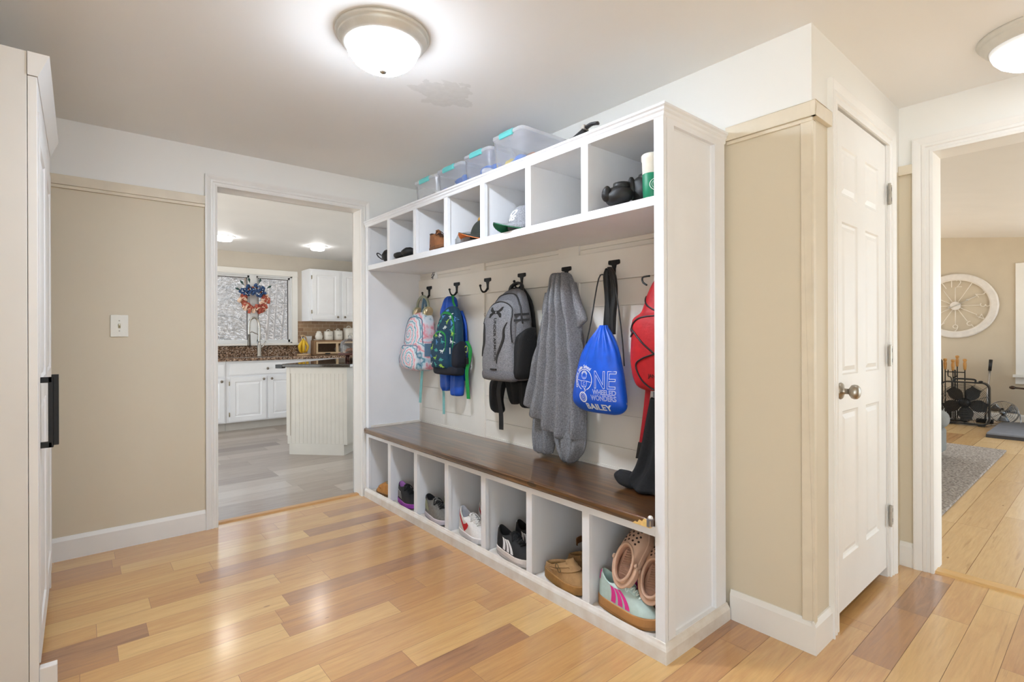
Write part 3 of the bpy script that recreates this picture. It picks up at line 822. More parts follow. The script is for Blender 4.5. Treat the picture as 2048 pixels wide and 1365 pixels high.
bo = mb.build('main_pocket', TD, t, smooth=True, disp=(0.012, 0.09)); tr = bvh_of(bo)
fp = body([(0.892, -0.10, 0.10, -0.150, -0.12), (0.915, -0.128, 0.120, -0.190, -0.13), (0.98, -0.130, 0.122, -0.200, -0.13), (1.04, -0.124, 0.118, -0.192, -0.13), (1.072, -0.10, 0.10, -0.170, -0.13)])
fo = fp.build('front_pocket', TD, t, smooth=True, disp=(0.008, 0.06)); tf = bvh_of(fo)
m = MB(); m.tube(path_on(tf, sp2([(-0.122, 0.94), (-0.125, 1.03), (-0.10, 1.062), (0.0, 1.066), (0.10, 1.062), (0.118, 1.0)]), 0.001), 0.0035, 6); m.build('zip', GREYB, t, smooth=True)
m = MB(); m.tube(path_on(tr, sp2([(-0.128, 1.08), (-0.120, 1.18), (-0.09, 1.25), (0, 1.27), (0.09, 1.25), (0.115, 1.18), (0.128, 1.08)]), 0.002), 0.004, 6); m.build('zip', GREYB, t, smooth=True)
m = MB(); m.box(0.131, 0.1415, -0.13, -0.03, 0.99, 1.08); m.build('side_pocket', GREYB, t, bevel=0.004)
m = MB(); m.tube(spline([(-0.03, -0.05, 1.29), (-0.02, -0.05, 1.36), (0.0, -0.05, 1.412), (0.02, -0.05, 1.36), (0.03, -0.05, 1.29)], 5), 0.010, 8, flat=0.35); m.build('handle', GREYB, t, smooth=True)
m = MB(); m.ribbon([(0.055, -0.10, 0.91), (0.048, -0.105, 0.80), (0.036, -0.108, 0.66)], 0.022, 0.003, axis=(1, 0.25, 0)); m.build('strap', TEAL, t)
m = MB(); m.ribbon([(0.215, -0.055, 0.90), (0.262, -0.055, 0.74), (0.268, -0.058, 0.60)], 0.020, 0.003, axis=(1, 0.25, 0)); m.build('strap', TEAL, t)

# --- headphones
CHAMP = M('champagne_metal', (218, 202, 164), 0.3, 0.05, 40, metal=0.8)
SAGE = M('sage_plastic', (146, 152, 132), 0.5, 0.05, 40)
t = thing('headphones', (1.915, 3.262, 1.34), 'sage and champagne headphones hung on the first hook over the tie-dye backpack', 'headphones')
m = MB(); m.tube([(-0.012, -0.078 * cos(a), 0.078 * sin(a)) for a in [radians(-8 + 196 * i / 24) for i in range(25)]], 0.011, 10, flat=0.75); m.build('headband', SAGE, t, smooth=True)
for s, tilt in ((-1, 20), (1, -18)):
    T = Matrix.Translation((-0.012, s * 0.072, -0.035)) @ Matrix.Rotation(radians(90 + tilt * s * -1), 4, 'X') @ Matrix.Rotation(radians(14), 4, 'Y')
    m = MB(); m.lathe([(0.001, 0.018), (0.030, 0.018), (0.037, 0.012), (0.039, 0), (0.036, -0.010), (0.001, -0.010)], 28, T=T); cup = m.build('ear_cup', CHAMP, t, smooth=True)
    sg = 1 if s < 0 else 1
    m = MB(); m.lathe([(0.018, -0.010), (0.036, -0.010), (0.037, -0.018), (0.032, -0.026), (0.022, -0.024), (0.018, -0.010)], 28, T=T, caps=False); m.build('ear_cushion', SAGE, cup, smooth=True)

# --- blue jacket behind the dinosaur backpack
BLUEJ = M('royal_blue_nylon', (8, 74, 176), 0.5, 0.15, 30, bump=0.25)
def folds(rows, n=40, k=7, amp=0.008, seed=0.0, exp=2.2):
    """hanging cloth: rows (z, x0, x1, ymid, half thickness); drop folds run down it"""
    tab = rows; rs = []
    N_ = len(tab)
    for i in range((N_ - 1) * 5 + 1):
        t = i / 5; q = min(int(t), N_ - 2); u = t - q
        a = tab[max(q - 1, 0)]; b = tab[q]; c = tab[q + 1]; d = tab[min(q + 2, N_ - 1)]
        z, x0, x1, ym, th = [0.5 * ((2 * b[j]) + (c[j] - a[j]) * u + (2 * a[j] - 5 * b[j] + 4 * c[j] - d[j]) * u * u + (3 * b[j] - a[j] - 3 * c[j] + d[j]) * u ** 3) for j in range(5)]
        ring = []
        hx = max((x1 - x0) / 2, 0.004); cx = (x0 + x1) / 2
        for j in range(n):
            cc, ss = se(2 * pi * j / n, exp)
            f = amp * sin(k * cc * 1.6 + seed + 1.7 * sin(z * 5 + seed)) * (1 if ss < 0 else 0.2) * min(1, hx / 0.08)
            ring.append((cx + hx * cc, ym + th * ss + f, z))
        rs.append(ring)
    return MB().rings(rs)
t = hung('jacket', 2.90, 'royal blue jacket hanging behind the dinosaur backpack', 'jacket')
m = folds([(1.40, -0.04, 0.00, -0.045, 0.022), (1.375, -0.075, 0.035, -0.05, 0.036), (1.30, -0.118, 0.045, -0.05, 0.040), (1.24, -0.122, 0.04, -0.040, 0.030)], k=5, amp=0.010); m.build('hood', BLUEJ, t, smooth=True)
m = folds([(1.30, -0.08, 0.08, -0.022, 0.018), (1.2, -0.11, 0.13, -0.024, 0.020), (0.95, -0.13, 0.14, -0.026, 0.022), (0.84, -0.13, 0.14, -0.026, 0.022)], amp=0.004); m.build('jacket_body', BLUEJ, t, smooth=True)
m = folds([(0.874, -0.12, 0.00, -0.060, 0.028), (0.84, -0.11, 0.01, -0.065, 0.034), (0.79, -0.105, 0.02, -0.065, 0.034), (0.765, -0.09, -0.02, -0.062, 0.026)], n=28, k=4, amp=0.009, seed=1); m.build('sleeve', BLUEJ, t, smooth=True)
m = folds([(0.874, 0.02, 0.13, -0.060, 0.030), (0.82, 0.03, 0.14, -0.066, 0.036), (0.755, 0.03, 0.135, -0.066, 0.036), (0.742, 0.045, 0.12, -0.062, 0.026)], n=28, k=4, amp=0.009, seed=2); m.build('sleeve', BLUEJ, t, smooth=True)
m = folds([(0.95, -0.16, -0.11, -0.03, 0.018), (0.85, -0.16, -0.10, -0.03, 0.02), (0.80, -0.15, -0.10, -0.03, 0.016)], n=20, k=3, amp=0.004); m.build('hem', M('dark_navy_nylon', (18, 40, 92), 0.5, 0.1, 30), t, smooth=True)

# --- dinosaur backpack
NAVY = M('dark_teal_canvas', (16, 58, 84), 0.75, 0.12, 60, bump=0.15)
NAVYB = M('black_navy_canvas', (16, 20, 34), 0.75, 0.12, 60)
GREEN = M('green_webbing', (22, 140, 62), 0.7, 0.1, 120)
t = hung('backpack', 2.83, 'small teal backpack with dinosaur print and green straps', 'backpack')
mb = body([(0.884, -0.085, 0.085, -0.12, -0.075), (0.90, -0.125, 0.122, -0.158, -0.070), (0.96, -0.132, 0.128, -0.170, -0.068), (1.10, -0.130, 0.126, -0.168, -0.068), (1.20, -0.118, 0.116, -0.158, -0.068), (1.28, -0.088, 0.086, -0.138, -0.07), (1.318, -0.05, 0.05, -0.112, -0.078), (1.326, -0.02, 0.02, -0.098, -0.088)])
bo = mb.build('main_pocket', NAVY, t, smooth=True, disp=(0.008, 0.08)); tr = bvh_of(bo)
fp = body([(0.925, -0.105, 0.06, -0.155, -0.13), (0.935, -0.118, 0.075, -0.200, -0.13), (1.02, -0.120, 0.08, -0.206, -0.13), (1.10, -0.112, 0.072, -0.200, -0.13), (1.155, -0.085, 0.045, -0.182, -0.13), (1.172, -0.05, 0.015, -0.162, -0.13)])
fo = fp.build('front_pocket', NAVY, t, smooth=True); tf = bvh_of(fo)
m = body([(0.880, -0.085, 0.085, -0.12, -0.075), (0.888, -0.132, 0.129, -0.176, -0.067), (0.93, -0.137, 0.133, -0.182, -0.066), (0.940, -0.130, 0.126, -0.168, -0.07)]); m.build('base_panel', NAVYB, t, smooth=True)
m = body([(0.93, 0.085, 0.131, -0.155, -0.072), (0.96, 0.083, 0.141, -0.168, -0.072), (1.04, 0.088, 0.142, -0.166, -0.072), (1.08, 0.100, 0.136, -0.150, -0.074), (1.10, 0.118, 0.130, -0.12, -0.09)]); m.build('side_pocket', NAVYB, t, smooth=True)
m = MB(); m.ribbon(path_on(tf, sp2([(0.064, 1.04), (0.066, 1.09), (0.045, 1.14), (0.0, 1.160), (-0.045, 1.158), (-0.085, 1.13)]), 0.002), 0.014, 0.003, axis=(0.5, 0, 0.85)); m.build('zip', GREEN, t)
m = MB(); m.ribbon(path_on(tr, sp2([(0.100, 1.06), (0.104, 1.15), (0.088, 1.22), (0.05, 1.27), (-0.02, 1.285), (-0.07, 1.27)]), 0.002), 0.016, 0.003, axis=(0.5, 0, 0.85)); m.build('zip', GREEN, t)
m = MB(); m.ribbon(spline([(-0.095, -0.09, 1.275), (-0.075, -0.075, 1.34), (-0.058, -0.055, 1.402)], 4), 0.016, 0.003, axis=(1, 0.3, 0)); m.ribbon(spline([(0.03, -0.09, 1.318), (-0.02, -0.075, 1.36), (-0.050, -0.055, 1.402)], 4), 0.016, 0.003, axis=(1, 0.3, 0)); m.build('handle', GREEN, t)
m = MB(); m.ribbon(spline([(0.12, -0.065, 1.10), (0.165, -0.07, 1.05), (0.155, -0.07, 0.98), (0.14, -0.08, 0.9), (0.158, -0.08, 0.735)], 5), 0.024, 0.003, axis=(1, 0.4, 0)); m.build('strap', GREEN, t)
m = MB(); m.ribbon([(0.10, -0.055, 0.92), (0.105, -0.055, 0.80)], 0.016, 0.003, axis=(1, 0.4, 0)); m.build('strap', GREEN, t)
m = MB(); m.box(0.136, 0.156, -0.095, -0.075, 0.955, 0.995); m.build('buckle', DARKP, t, bevel=0.003)
m = MB(); m.tube([(0.141 + 0.004 * cos(a), -0.085 + 0.008 * cos(a), 1.05 + 0.020 * sin(a)) for a in [2 * pi * i / 16 for i in range(16)]], 0.0022, 6, closed=True); m.build('loop', M('lime_cord', (186, 206, 90), 0.6, 0.1, 60), t, smooth=True)
m = MB(); m.box(0.070, 0.086, -0.171, -0.166, 1.02, 1.06); m.build('label', M('white_label', (226, 228, 226), 0.6, 0.05, 60), t, bevel=0.001)
LONG = [(-1.0, 0.15), (-0.7, 0.32), (-0.4, 0.42), (-0.05, 0.45), (0.2, 0.42), (0.32, 0.62), (0.42, 0.9), (0.6, 1.0), (0.72, 0.92), (0.58, 0.84), (0.52, 0.6), (0.45, 0.3), (0.3, 0.12), (0.32, -0.25), (0.16, -0.25), (0.12, 0.05), (-0.18, 0.05), (-0.2, -0.25), (-0.36, -0.25), (-0.38, 0.1), (-0.62, 0.16)]
REX = [(-0.9, 0.3), (-0.4, 0.35), (-0.1, 0.6), (0.05, 0.9), (0.4, 1.0), (0.62, 0.86), (0.3, 0.72), (0.26, 0.55), (0.42, 0.5), (0.36, 0.42), (0.22, 0.42), (0.18, 0.2), (0.22, -0.25), (0.34, -0.3), (0.06, -0.3), (0.02, 0.05), (-0.1, 0.05), (-0.16, -0.3), (-0.3, -0.3), (-0.24, 0.1), (-0.5, 0.2)]
STEG = [(-1.0, 0.1), (-0.6, 0.3), (-0.5, 0.6), (-0.3, 0.46), (-0.15, 0.78), (0.02, 0.52), (0.2, 0.72), (0.28, 0.42), (0.6, 0.3), (0.85, 0.28), (0.86, 0.14), (0.5, 0.1), (0.36, -0.2), (0.22, -0.2), (0.18, 0.02), (-0.2, 0.02), (-0.26, -0.2), (-0.42, -0.2), (-0.42, 0.06)]
spots = [(-0.092, 1.250, 0), (-0.03, 1.262, 1), (0.03, 1.225, 2), (-0.075, 1.205, 3), (0.075, 1.215, 1), (0.01, 1.19, 0), (0.092, 1.15, 2), (-0.095, 1.165, 1), (0.093, 1.10, 0), (0.085, 1.175, 3), (-0.05, 1.235, 3), (0.055, 1.26, 0), (0.0, 1.30, 1), (0.095, 1.24, 1)]
spotsf = [(-0.085, 1.115, 0), (-0.02, 1.095, 1), (0.04, 1.10, 3), (-0.075, 1.06, 2), (-0.02, 1.045, 3), (0.045, 1.04, 0), (-0.085, 1.005, 1), (-0.03, 0.995, 2), (0.035, 0.985, 3), (-0.085, 0.955, 0), (-0.03, 0.950, 3), (0.035, 0.945, 2), (-0.045, 1.14, 2), (0.0, 1.14, 0)]
cols = [(206, 216, 214), (82, 142, 200), (150, 196, 78), (66, 158, 152)]
rn = random.Random(5)
for ci in range(4):
    mb = MB()
    for lst, tree in ((spots, tr), (spotsf, tf)):
        for x, z, c in lst:
            if c != ci: continue
            shape = rn.choice([LONG, REX, STEG]); s_ = rn.uniform(0.024, 0.030); fl = rn.choice([-1, 1]); a = rn.uniform(-0.3, 0.3)
            po = [(x + s_ * (fl * px * cos(a) - (py - 0.3) * sin(a)), z + s_ * (fl * px * sin(a) + (py - 0.3) * cos(a))) for px, py in shape]
            q = flat([po], tree, 0.0025); mb.add(q.v, q.f)
    mb.build('dinosaur_print', M('dinosaur_print_colour', cols[ci], 0.75, 0.05, 40), t)

# --- black jacket behind the grey backpack
BLKC = M('black_jersey', (22, 22, 24), 0.9, 0.2, 90, bump=0.2)
t = hung('jacket', 2.24, 'black jacket hanging behind the grey backpack', 'jacket')
m = folds([(1.41, -0.05, 0.05, -0.04, 0.020), (1.30, -0.12, 0.12, -0.026, 0.020), (1.05, -0.16, 0.15, -0.028, 0.022), (0.92, -0.16, 0.15, -0.030, 0.024), (0.83, -0.13, 0.12, -0.034, 0.024)], amp=0.004); m.build('jacket_body', BLKC, t, smooth=True)
m = folds([(0.876, -0.20, -0.08, -0.055, 0.026), (0.85, -0.22, -0.09, -0.06, 0.032), (0.76, -0.225, -0.12, -0.06, 0.034), (0.70, -0.215, -0.105, -0.06, 0.032), (0.68, -0.19, -0.12, -0.058, 0.022)], n=30, k=4, amp=0.007, seed=0.6); m.build('sleeve', BLKC, t, smooth=True)
m = folds([(0.876, -0.09, 0.05, -0.06, 0.028), (0.84, -0.07, 0.07, -0.065, 0.030), (0.77, -0.04, 0.055, -0.065, 0.028), (0.745, -0.02, 0.02, -0.06, 0.020)], n=30, k=5, amp=0.010, seed=1.9); m.build('front_panel', BLKC, t, smooth=True)
m = folds([(0.876, 0.03, 0.15, -0.055, 0.028), (0.85, 0.05, 0.155, -0.06, 0.032), (0.76, 0.055, 0.14, -0.06, 0.032), (0.735, 0.07, 0.13, -0.058, 0.022)], n=30, k=4, amp=0.007, seed=3.1); m.build('sleeve', BLKC, t, smooth=True)

# --- grey backpack
UAG = heather('grey_heather_canvas', (96, 96, 100), (142, 142, 146))
UAD = heather('grey_heather_dark', (84, 84, 88), (120, 120, 124))
MESH = M('black_side_mesh', (18, 18, 19), 0.8, 0.3, 200, bump=0.2)
t = hung('backpack', 2.205, 'grey heather backpack with black logo and mesh side pocket', 'backpack')
mb = body([(0.888, -0.09, 0.09, -0.15, -0.065), (0.91, -0.135, 0.14, -0.19, -0.060), (0.98, -0.148, 0.150, -0.200, -0.060), (1.12, -0.148, 0.150, -0.200, -0.060), (1.24, -0.138, 0.140, -0.190, -0.060), (1.32, -0.112, 0.115, -0.168, -0.062), (1.375, -0.07, 0.075, -0.13, -0.066), (1.398, -0.03, 0.03, -0.10, -0.075)])
bo = mb.build('main_pocket', UAD, t, smooth=True, disp=(0.007, 0.10)); tr = bvh_of(bo)
fp = body([(0.886, -0.08, 0.07, -0.17, -0.15), (0.905, -0.125, 0.115, -0.225, -0.15), (0.97, -0.138, 0.128, -0.240, -0.15), (1.08, -0.128, 0.122, -0.242, -0.15), (1.20, -0.124, 0.120, -0.236, -0.15), (1.275, -0.102, 0.102, -0.220, -0.14), (1.318, -0.062, 0.065, -0.192, -0.12), (1.328, -0.03, 0.03, -0.172, -0.12)])
fo = fp.build('front_pocket', UAG, t, smooth=True, disp=(0.007, 0.10)); tf = bvh_of(fo)
m = body([(0.90, 0.06, 0.128, -0.18, -0.064), (0.92, 0.08, 0.155, -0.205, -0.062), (1.02, 0.092, 0.164, -0.205, -0.062), (1.12, 0.10, 0.163, -0.19, -0.062), (1.165, 0.125, 0.158, -0.15, -0.064), (1.18, 0.138, 0.152, -0.10, -0.075)]); m.build('side_pocket', MESH, t, smooth=True)
m = body([(0.884, -0.085, 0.075, -0.175, -0.15), (0.893, -0.13, 0.12, -0.232, -0.15), (0.925, -0.139, 0.128, -0.243, -0.15), (0.952, -0.130, 0.120, -0.236, -0.16)]); m.build('base_panel', UAD, t, smooth=True)
def arc_zip(tree, pts, r=0.004, nm='zip'):
    m = MB(); m.tube(path_on(tree, sp2(pts), 0.001), r, 6); return m.build(nm, DARKP, t, smooth=True)
arc_zip(tf, [(-0.117, 1.20), (-0.112, 1.25), (-0.085, 1.295), (-0.03, 1.318), (0.03, 1.318), (0.085, 1.295), (0.110, 1.25), (0.117, 1.16), (0.12, 1.10)])
arc_zip(tr, [(-0.125, 1.28), (-0.09, 1.345), (-0.04, 1.365), (0.03, 1.368), (0.085, 1.345), (0.125, 1.28), (0.142, 1.20)], 0.005)
for pts in ([(-0.100, 1.205), (-0.090, 1.17), (-0.089, 1.10), (-0.104, 1.06), (-0.118, 1.02)], [(0.098, 1.205), (0.080, 1.17), (0.078, 1.12), (0.055, 1.07), (0.030, 1.02), (0.026, 0.985)]):
    m = MB(); P = path_on(tf, sp2(pts, 5), 0.002); n_ = len(P)
    m.ribbon(P, [0.005 + 0.015 * sin(pi * i / (n_ - 1)) for i in range(n_)], 0.003, axis=(1, 0, 0)); m.build('grip_line', DARKP, t)
m = MB(); m.ribbon([(0.118, -0.195, 1.245), (0.152, -0.12, 1.252)], 0.012, 0.004, axis=(0, 0, 1)); m.ribbon([(0.118, -0.198, 1.215), (0.156, -0.12, 1.222)], 0.012, 0.004, axis=(0, 0, 1)); m.build('compression_strap', DARKP, t)
m = MB(); m.box(-0.03, 0.02, -0.2445, -0.238, 0.948, 0.957); m.build('tab', DARKP, t)
m = MB(); m.tube(spline([(-0.05, -0.085, 1.38), (-0.045, -0.075, 1.415), (0.0, -0.065, 1.432), (0.045, -0.075, 1.415), (0.055, -0.085, 1.37)], 5), 0.013, 8, flat=0.6); m.build('handle', DARKP, t, smooth=True)
m = MB(); m.ribbon(spline([(-0.10, -0.10, 0.92), (-0.105, -0.125, 0.82), (-0.085, -0.125, 0.70), (-0.082, -0.125, 0.60)], 4), 0.028, 0.004, axis=(1, 0.3, 0)); m.build('strap', DARKP, t)
m = MB(); m.tube(spline([(-0.145, -0.13, 1.20), (-0.165, -0.10, 1.18), (-0.170, -0.09, 1.10), (-0.165, -0.09, 0.96)], 5), 0.014, 8, flat=0.5); m.build('shoulder_strap', DARKP, t, smooth=True)
# printed mark and lettering
mk = []
def half(sx, up):
    # one horn of the interlocked mark: an arc bar with a flared end
    out = []
    for i in range(9):
        a = i / 8; x = 0.006 + 0.032 * a; out.append((sx * x, up * (0.008 + 0.021 * a ** 2.0)))
    out.append((sx * 0.054, up * 0.029)); out.append((sx * 0.050, up * 0.010))
    for i in range(9):
        a = 1 - i / 8; x = 0.006 + 0.040 * a; out.append((sx * x, up * (-0.004 + 0.011 * a ** 2.0)))
    return out
for sx in (-1, 1):
    for up in (-1, 1): mk.append([(x, 1.262 + z) for x, z in half(sx, up)])
ring = [(0.014 * cos(2 * pi * i / 20), 1.262 + 0.0095 * sin(2 * pi * i / 20)) for i in range(21)]
for i in range(20):
    a, b = ring[i], ring[i + 1]
    mk.append([a, b, (b[0] * 0.72, 1.262 + (b[1] - 1.262) * 0.6), (a[0] * 0.72, 1.262 + (a[1] - 1.262) * 0.6)])
INK = M('black_print', (22, 22, 23), 0.6, 0.1, 60)
flat(mk, tf, 0.0025).build('printed_mark', INK, t)
vs, fs = text_polys('UNDER ARMOUR', 0.030, 0.0006)
v, f = drape([(0.012 + y - 0.012 - 0.18 * x * -0.25, 1.115 - x * 1.0) for x, y in vs], fs, tf, 0.0022)
MB().add(v, f).build('lettering', INK, t)
# key ring on the zip
GOLD = M('brass_whistle', (206, 168, 92), 0.3, 0.1, 40, metal=0.9)
m = MB()
for i in range(5): m.tube([(-0.133 + 0.005 * cos(a) * (i % 2), -0.200 + 0.005 * cos(a) * ((i + 1) % 2), 1.255 - i * 0.014 + 0.009 * sin(a)) for a in [2 * pi * k / 12 for k in range(12)]], 0.0016, 6, closed=True)
kr = m.build('keychain', NICKEL, t, smooth=True)
m = MB(); m.lathe([(0.001, 0), (0.005, 0.002), (0.0055, 0.04), (0.002, 0.048), (0.001, 0.05)], 12, c=(-0.133, -0.200, 1.135)); m.build('charm', GOLD, kr, smooth=True)

# --- grey sweatshirt
SWG = heather('grey_marl_jersey', (98, 98, 102), (138, 138, 142), 180)
t = hung('sweatshirt', 1.86, 'grey marl sweatshirt hanging from a hook down to the bench seat', 'sweatshirt')
m = folds([(1.452, -0.022, 0.045, -0.075, 0.020), (1.435, -0.040, 0.075, -0.080, 0.036), (1.34, -0.068, 0.100, -0.080, 0.046), (1.20, -0.115, 0.130, -0.078, 0.055), (1.05, -0.155, 0.142, -0.078, 0.058), (0.92, -0.195, 0.155, -0.080, 0.062), (0.82, -0.235, 0.165, -0.082, 0.064), (0.775, -0.250, 0.168, -0.082, 0.062), (0.765, -0.250, 0.165, -0.080, 0.050)], n=96, k=9, amp=0.026, seed=0.4, exp=2.0)
# slanting hem: the left corner is higher than the middle
for i, p in enumerate(m.v):
    if p.z < 0.95:
        s_ = (0.95 - p.z) / 0.185
        m.v[i] = Vector((p.x, p.y, p.z - s_ * 0.14 * max(0.0, min(1.0, (p.x + 0.24) / 0.24))))
m.build('torso', SWG, t, smooth=True, disp=(0.022, 0.10))
m = folds([(0.80, -0.205, -0.045, -0.060, 0.030), (0.70, -0.215, -0.05, -0.062, 0.034), (0.60, -0.218, -0.06, -0.064, 0.034), (0.525, -0.210, -0.075, -0.064, 0.030), (0.508, -0.20, -0.09, -0.064, 0.020)], n=36, k=5, amp=0.012, seed=2.2); m.build('sleeve', SWG, t, smooth=True)
m = folds([(0.80, -0.03, 0.165, -0.070, 0.038), (0.68, -0.03, 0.168, -0.078, 0.044), (0.58, -0.01, 0.160, -0.082, 0.044), (0.518, 0.015, 0.115, -0.084, 0.036), (0.500, 0.03, 0.09, -0.082, 0.022)], n=40, k=5, amp=0.014, seed=0.9); m.build('sleeve', SWG, t, smooth=True)
m = folds([(1.40, 0.075, 0.10, -0.075, 0.020), (1.30, 0.095, 0.135, -0.075, 0.022), (1.22, 0.112, 0.175, -0.075, 0.022), (1.195, 0.115, 0.160, -0.075, 0.016), (1.175, 0.113, 0.128, -0.075, 0.008)], n=24, k=3, amp=0.004); m.build('hood_corner', SWG, t, smooth=True)
m = folds([(1.36, -0.11, -0.06, -0.075, 0.018), (1.29, -0.135, -0.085, -0.07, 0.018), (1.25, -0.142, -0.10, -0.07, 0.010)], n=20, k=3, amp=0.003); m.build('cuff', SWG, t, smooth=True)

# --- black folded strap and the blue drawstring bag on the sixth hook
BLKN = M('black_nylon', (17, 17, 18), 0.55, 0.2, 60, bump=0.15)
t = hung('folded_strap', 1.535, 'long folded black strap hanging from the hook above the blue bag', 'strap')
m = folds([(1.445, -0.050, -0.022, -0.055, 0.012), (1.41, -0.056, -0.022, -0.058, 0.016), (1.30, -0.046, -0.014, -0.058, 0.015), (1.20, -0.052, 0.004, -0.058, 0.020), (1.14, -0.056, 0.002, -0.058, 0.018)], n=24, k=5, amp=0.006); m.build('strap_fold', BLKN, t, smooth=True)
m = folds([(1.455, -0.030, -0.006, -0.062, 0.010), (1.41, -0.012, 0.022, -0.066, 0.014), (1.33, -0.004, 0.028, -0.064, 0.014), (1.22, -0.012, 0.016, -0.064, 0.018), (1.14, -0.02, 0.014, -0.064, 0.016)], n=24, k=5, amp=0.006, seed=1.4); m.build('strap_fold', BLKN, t, smooth=True)

BLUEB = M('cobalt_polyester', (8, 84, 204), 0.42, 0.10, 30)
t = hung('drawstring_bag', 1.573, 'royal blue drawstring bag with white school lettering', 'bag')
rows = [(1.182, 0.012, 0.052, -0.120, 0.014), (1.165, 0.006, 0.062, -0.125, 0.024), (1.12, -0.030, 0.095, -0.130, 0.042), (1.06, -0.072, 0.128, -0.135, 0.052), (0.98, -0.105, 0.150, -0.138, 0.060), (0.90, -0.126, 0.164, -0.138, 0.062), (0.845, -0.140, 0.170, -0.134, 0.058), (0.812, -0.136, 0.166, -0.130, 0.046), (0.788, -0.105, 0.138, -0.126, 0.028), (0.778, -0.07, 0.10, -0.125, 0.010)]
rs = []
tab = rows; N_ = len(tab); n = 72
for i in range((N_ - 1) * 5 + 1):
    tt = i / 5; q = min(int(tt), N_ - 2); u = tt - q
    a = tab[max(q - 1, 0)]; b = tab[q]; c = tab[q + 1]; d = tab[min(q + 2, N_ - 1)]
    z, x0, x1, ym, th = [0.5 * ((2 * b[j]) + (c[j] - a[j]) * u + (2 * a[j] - 5 * b[j] + 4 * c[j] - d[j]) * u * u + (3 * b[j] - a[j] - 3 * c[j] + d[j]) * u ** 3) for j in range(5)]
    fold = 0.30 * max(0.0, min(1.0, (z - 0.98) / 0.14))
    ring = []
    for j in range(n):
        ang = 2 * pi * j / n; cc, ss = se(ang, 2.0)
        g = 1 + fold * sin(ang * 13) * 0.5 + 0.02 * sin(ang * 5 + z * 20)
        ring.append(((x0 + x1) / 2 + max((x1 - x0) / 2, 0.003) * cc * (1 + (g - 1) * 0.3), ym + max(th, 0.003) * ss * g, z))
    rs.append(ring)
bo = MB().rings(rs).build('bag_body', BLUEB, t, smooth=True); tr = bvh_of(bo)
m = MB(); m.tube(spline([(-0.085, -0.125, 1.045), (-0.062, -0.10, 1.2), (-0.035, -0.075, 1.405), (-0.005, -0.065, 1.418)], 4), 0.0032, 8); m.tube(spline([(0.152, -0.125, 1.0), (0.125, -0.11, 1.16), (0.07, -0.085, 1.36), (0.018, -0.065, 1.422)], 4), 0.0032, 8); m.build('cord', DARKP, t, smooth=True)
INKW = M('white_print', (226, 230, 236), 0.6, 0.03, 60)
def put(s_, size, x, z, bold=0.0, outline=None, sx=1.0, nm='lettering', arc=None):
    vs, fs = text_polys(s_, size, bold, outline)
    lo = min(v[0] for v in vs); hi = max(v[0] for v in vs)
    P = [(x + (vx - (lo + hi) / 2) * sx / (hi - lo), z + vy) for vx, vy in vs]
    v, f = drape(P, fs, tr, 0.002)
    return MB().add(v, f)
m = MB()
for s_, size, x, z, bold, ol, sx in (('NE', 0.112, 0.092, 0.900, 0, 0.0011, 0.098), ('WHEELED', 0.031, 0.088, 0.872, 0, 0.0006, 0.112), ('WONDERS', 0.033, 0.082, 0.845, 0, 0.0006, 0.124), ('BAILEY', 0.038, 0.048, 0.800, 0.0014, None, 0.138)):
    q = put(s_, size, x, z, bold, ol, sx); m.add(q.v, q.f)
cx, cz, R_ = -0.018, 0.934, 0.047
word = 'Crescent Lake School'
for i, ch in enumerate(word):
    if ch == ' ': continue
    a = radians(212 - i * 8.4)
    vs, fs = text_polys(ch, 0.021, 0.0006)
    P = []
    for vx, vy in vs:
        r_ = R_ + 0.006 + vy; P.append((cx + r_ * cos(a) + vx * sin(a), cz + r_ * sin(a) - vx * cos(a)))
    v, f = drape(P, fs, tr, 0.002); m.add(v, f)
m.build('lettering', INKW, t)
def line2(pts, w, mb, closed=False):
    P = pts + [pts[0]] if closed else pts
    for a, b in zip(P, P[1:]):
        d = Vector((b[0] - a[0], b[1] - a[1])); nrm = Vector((-d.y, d.x)).normalized() * w / 2
        po = [(a[0] + nrm.x, a[1] + nrm.y), (b[0] + nrm.x, b[1] + nrm.y), (b[0] - nrm.x, b[1] - nrm.y), (a[0] - nrm.x, a[1] - nrm.y)]
        v, f = drape(po, [(0, 1, 2, 3)], tr, 0.002); mb.add(v, f)
def circ(x, z, r, k=24, a0=0, a1=360): return [(x + r * cos(radians(a0 + (a1 - a0) * i / k)), z + r * sin(radians(a0 + (a1 - a0) * i / k))) for i in range(k + 1)]
m = MB()
line2(circ(cx, cz, R_, 30, -70, 250), 0.0035, m)
line2(circ(cx, cz + 0.018, 0.015, 16), 0.0022, m); line2(circ(cx, cz + 0.022, 0.017, 10, 10, 170), 0.004, m); line2([(cx - 0.006, cz + 0.012), (cx, cz + 0.009), (cx + 0.006, cz + 0.012)], 0.0018, m)
line2([(cx - 0.044, cz - 0.002), (cx - 0.018, cz - 0.006), (cx + 0.018, cz - 0.006), (cx + 0.042, cz - 0.010)], 0.0022, m); line2([(cx - 0.018, cz - 0.006), (cx - 0.016, cz - 0.030), (cx + 0.014, cz - 0.030), (cx + 0.018, cz - 0.006)], 0.002, m)
line2([(cx - 0.012, cz - 0.030), (cx + 0.012, cz - 0.048), (cx - 0.008, cz - 0.062)], 0.0025, m); line2([(cx + 0.010, cz - 0.030), (cx + 0.002, cz - 0.050)], 0.0025, m)
line2(circ(cx - 0.010, cz - 0.080, 0.022, 22), 0.006, m); line2(circ(cx - 0.010, cz - 0.080, 0.014, 16), 0.0018, m); line2(circ(cx - 0.010, cz - 0.080, 0.006, 10), 0.002, m)
line2(circ(cx + 0.002, cz - 0.018, 0.006, 10, 50, 310), 0.0018, m)
m.build('printed_picture', INKW, t)
